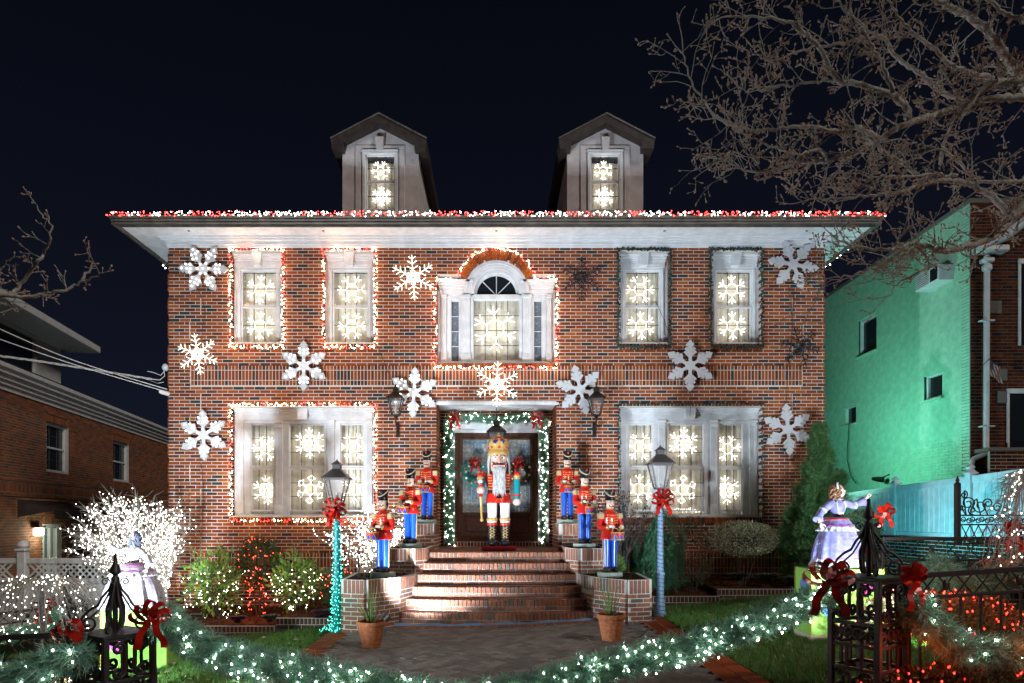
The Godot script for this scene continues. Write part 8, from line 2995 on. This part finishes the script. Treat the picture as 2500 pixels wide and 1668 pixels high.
func vinyl_fence() -> void:
	var X := 8.35
	var o := thing("vinyl_fence", "white vinyl plank fence glowing cyan along the right drive", "fence")
	var top := func(d: float) -> float: return lerpf(2.44, 2.26, (d - 10.7) / 5.25)
	var posts := [9.2, 11.95, 14.2, 16.6]
	for d: float in posts:
		piece("post", o, "vinyl", func(s: Shape) -> void:
			var y: float = top.call(d)
			s.cbox(Vector3(X, (y + 1.25) * 0.5 + 0.03, -d), Vector3(0.12, y - 1.25 + 0.06, 0.13), 0.008)
			s.cbox(Vector3(X, y + 0.07, -d), Vector3(0.17, 0.03, 0.18), 0.006)
			s.lathe([Vector2(0.10, y + 0.085), Vector2(0.05, y + 0.14), Vector2(0.075, y + 0.18), Vector2(0.0, y + 0.25)], 4, Transform3D(Basis(UP, PI / 4), Vector3(X, 0, -d)), true))
	for i in 3:
		var a: float = posts[i] + 0.07
		var e: float = posts[i + 1] - 0.07
		for q in 2:
			piece("rail", o, "vinyl", func(s: Shape) -> void:
				var ya: float = top.call(a) - 0.04 if q else 1.34
				var ye: float = top.call(e) - 0.04 if q else 1.34
				var p := Vector3(X, ya, -a)
				var r := Vector3(X, ye, -e)
				var u := (r - p).normalized()
				s.cbox((p + r) * 0.5, Vector3(p.distance_to(r), 0.13, 0.06), 0.008, Basis(u, Vector3(-1, 0, 0).cross(u), Vector3(-1, 0, 0))))
		var n := int((e - a) / 0.15)
		for j in n:
			piece("plank", o, "vinyl", func(s: Shape) -> void:
				var d := a + (j + 0.5) * (e - a) / n
				var y: float = top.call(d) - 0.09
				s.cbox(Vector3(X, (y + 1.38) * 0.5, -d), Vector3(0.03, y - 1.38, (e - a) / n - 0.008), 0.008))
	var w := thing("retaining_wall", "dark brick retaining wall under the white vinyl fence", "wall")
	var k := masonry(w, 200, "dark_brick")
	courses(k, Vector3(X - 0.1, 0.3, -16.8), Vector3(0, 0, 1), 8.0, 15 * COURSE, true)
	finish(k, "old_mortar")
	piece("wall_core", w, "brick4", func(s: Shape) -> void: bx(s, X - 0.04, X + 1.1, -0.2, 1.27, 8.8, 16.8, 0.0))
	var c := thing("wall_flood_lamp", "dark floodlight on an arm above the vinyl fence at the green wall", "lamp", Vector3(9.2, 2.62, -16.4))
	piece("head", c, "bronze", func(s: Shape) -> void:
		s.lathe([Vector2(0.0, -0.14), Vector2(0.07, -0.14), Vector2(0.06, 0.02), Vector2(0.035, 0.12), Vector2(0.0, 0.13)], 10, Transform3D(Basis(Vector3(0, 0, 1), PI / 2 - 0.1), Vector3.ZERO))
		s.tube([Vector3(0.02, 0.0, 0), Vector3(0.16, 0.05, 0), Vector3(0.30, 0.12, 0)], 0.014, 0.014, 5))
	var wr := Shape.new()
	wr.tube([P(2074, 1020, 18.1), P(2068, 1120, 18.2), P(2078, 1165, 18.0), P(2090, 1180, 17.5)], 0.012, 0.012, 4)
	tag(obj("wall_cable", wr, M.wire), "thin dark cable hanging down the green wall below the small window", "cable")

# ---------- everything ----------

func odds() -> void:
	var s := Shape.new()
	var pts: Array = []
	for i in 40:
		var x := lerpf(-1.75, 1.62, i / 39.0)
		pts.append(Vector3(x, G(x) + 0.03 + 0.01 * sin(i * 0.9), -step_front(5, clampf(x, -1.6, 1.6)) + 0.05 + 0.02 * sin(i * 0.55)))
	s.tube(pts, 0.022, 0.018, 6)
	s.tube(pts.map(func(p: Vector3) -> Vector3: return p + Vector3(0.02, -0.012, 0.035 + 0.012 * sin(p.x * 7.0))), 0.014, 0.014, 6)
	tag(obj("hose", s, M.blue_hose), "blue hose lying along the foot of the steps", "hose")
	for e: Array in [[[P(905, 1520, 9.6), Vector3(-1.85, G(-1.85) + 0.02, -9.3), Vector3(-2.3, G(-2.3) + 0.02, -9.1), Vector3(-2.45, G(-2.45) + 0.02, -9.9), Vector3(-2.6, G(-2.6) + 0.02, -10.3)], "black extension cord looping from the left pot to the teal lamp post"], [[Vector3(1.65, 0.07, -9.5), Vector3(1.9, 0.08, -9.1), Vector3(2.05, 0.22, -9.0), Vector3(2.3, 0.09, -9.2), Vector3(2.5, 0.10, -9.4)], "black extension cord looping on the path right of the right pot"], [[Vector3(2.05, 0.09, -10.2), Vector3(2.2, 0.09, -10.3), Vector3(2.45, 0.12, -10.4)], "short blue cord at the foot of the right planter"], [[P(378, 1550, 5.45), P(380, 1610, 5.5), P(384, 1690, 5.5)], "black cord hanging on the path side of the left iron post"]]:
		var c := Shape.new()
		c.tube(smooth(e[0]), 0.006, 0.006, 5)
		tag(obj("extension_cord", c, M.blue_hose if e[1].begins_with("short blue") else M.wire), e[1], "cord")
	# clear bulbs lie on the sill inside the lower right window
	var bl: Array = []
	for i in 130:
		var x := R(-0.33, 0.33)
		bl.append(Transform3D(Basis.IDENTITY, Vector3(3.85 + x, 1.80 + absf(rng.randfn() * 0.02) + 0.05 * cos(x * 4.0) * rng.randf(), -13.96 + R(-0.03, 0.03))))
	tag(scatter("sill_lights", bulb_mesh(0.006), M.rope_light, bl), "heap of tiny white lights on the sill of the lower right window", "string lights")

func _ready() -> void:
	rng.seed = 20251
	var cam := Camera3D.new()
	cam.name = "camera"
	add_child(cam)
	cam.projection = Camera3D.PROJECTION_FRUSTUM
	cam.near = 0.05
	cam.far = 400.0
	cam.size = 0.05 * 1668.0 / FOCAL
	cam.frustum_offset = Vector2(38.0, 431.0) / FOCAL * 0.05
	cam.position = Vector3(0, EYE, 0)
	cam.current = true
	var we := WorldEnvironment.new()
	we.name = "night"
	var e := Environment.new()
	e.background_mode = Environment.BG_SKY
	var sky := ProceduralSkyMaterial.new()
	sky.sky_top_color = Color(0.012, 0.020, 0.042)
	sky.sky_horizon_color = Color(0.085, 0.100, 0.155)
	sky.sky_curve = 0.30
	sky.ground_bottom_color = Color(0.01, 0.012, 0.02)
	sky.ground_horizon_color = Color(0.05, 0.055, 0.08)
	sky.sun_angle_max = 0.0
	e.sky = Sky.new()
	e.sky.sky_material = sky
	e.background_energy_multiplier = 1.0
	e.tonemap_mode = Environment.TONE_MAPPER_LINEAR
	e.tonemap_exposure = 1.0
	e.sdfgi_enabled = true
	e.ssao_enabled = true
	e.ssil_enabled = true
	we.environment = e
	add_child(we)
	var moon := DirectionalLight3D.new()
	moon.name = "moonlight"
	moon.light_energy = 0.42
	moon.light_angular_distance = 12.0
	moon.light_color = Color(1.0, 0.95, 0.9)
	moon.shadow_enabled = true
	moon.sky_mode = DirectionalLight3D.SKY_MODE_LIGHT_ONLY
	moon.rotation = Vector3(-0.6, 0.85, 0)
	add_child(moon)
	make_materials()
	flood("small white floodlight on the ground before the left lawn", Vector3(-5.25, -0.05, -6.5), Vector3(-0.9, 2.7, -13.5), Color(0.80, 0.91, 1.0), 80.0, 66.0, "flood_lens")
	flood("small white floodlight hidden in the hedge behind the right front fence", Vector3(4.17, 0.48, -6.15), Vector3(3.4, 4.4, -13.5), Color(0.80, 0.91, 1.0), 37.0, 38.0, "flood_lens")
	flood("round floodlight behind the left terracotta pot aimed at the door", Vector3(-1.62, 0.22, -9.85), Vector3(0.35, 2.5, -13.5), Color(0.88, 0.95, 1.0), 21.0, 40.0, "flood_lens", 0.05)
	flood("green floodlight on the side wall of the brick house aimed at the green wall", Vector3(6.72, 3.0, -15.2), Vector3(9.5, 4.9, -16.0), Color(0.30, 1.0, 0.74), 10.0, 75.0, "green_lens", 0.15)
	flood("green floodlight in the grass before the right green box", Vector3(4.75, 0.30, -7.25), Vector3(4.3, 0.45, -8.2), Color(0.25, 1.0, 0.35), 2.2, 80.0, "green_lens")
	flood("green floodlight in the grass before the left green box", Vector3(-4.75, -0.20, -7.6), Vector3(-4.7, 0.0, -8.8), Color(0.25, 1.0, 0.35), 1.2, 80.0, "green_lens")
	flood("cyan floodlight by the grey iron fence aimed at the white vinyl fence", Vector3(6.5, 1.0, -11.6), Vector3(8.35, 1.9, -12.6), Color(0.08, 0.85, 1.0), 6.0, 75.0, "green_lens", 0.15)
	make_ground()
	make_house()
	left_house()
	right_building()
	make_steps()
	make_piers()
	make_beds()
	lattice_fence()
	vinyl_fence()
	make_ironwork()
	make_lamp_posts()
	make_wall_lamps()
	make_window_strings()
	make_window_flakes()
	make_wall_flakes()
	make_soldiers()
	make_nutcracker()
	make_dolls()
	make_garlands()
	make_bows()
	make_plants()
	make_trees()
	make_lawn()
	wires()
	odds()
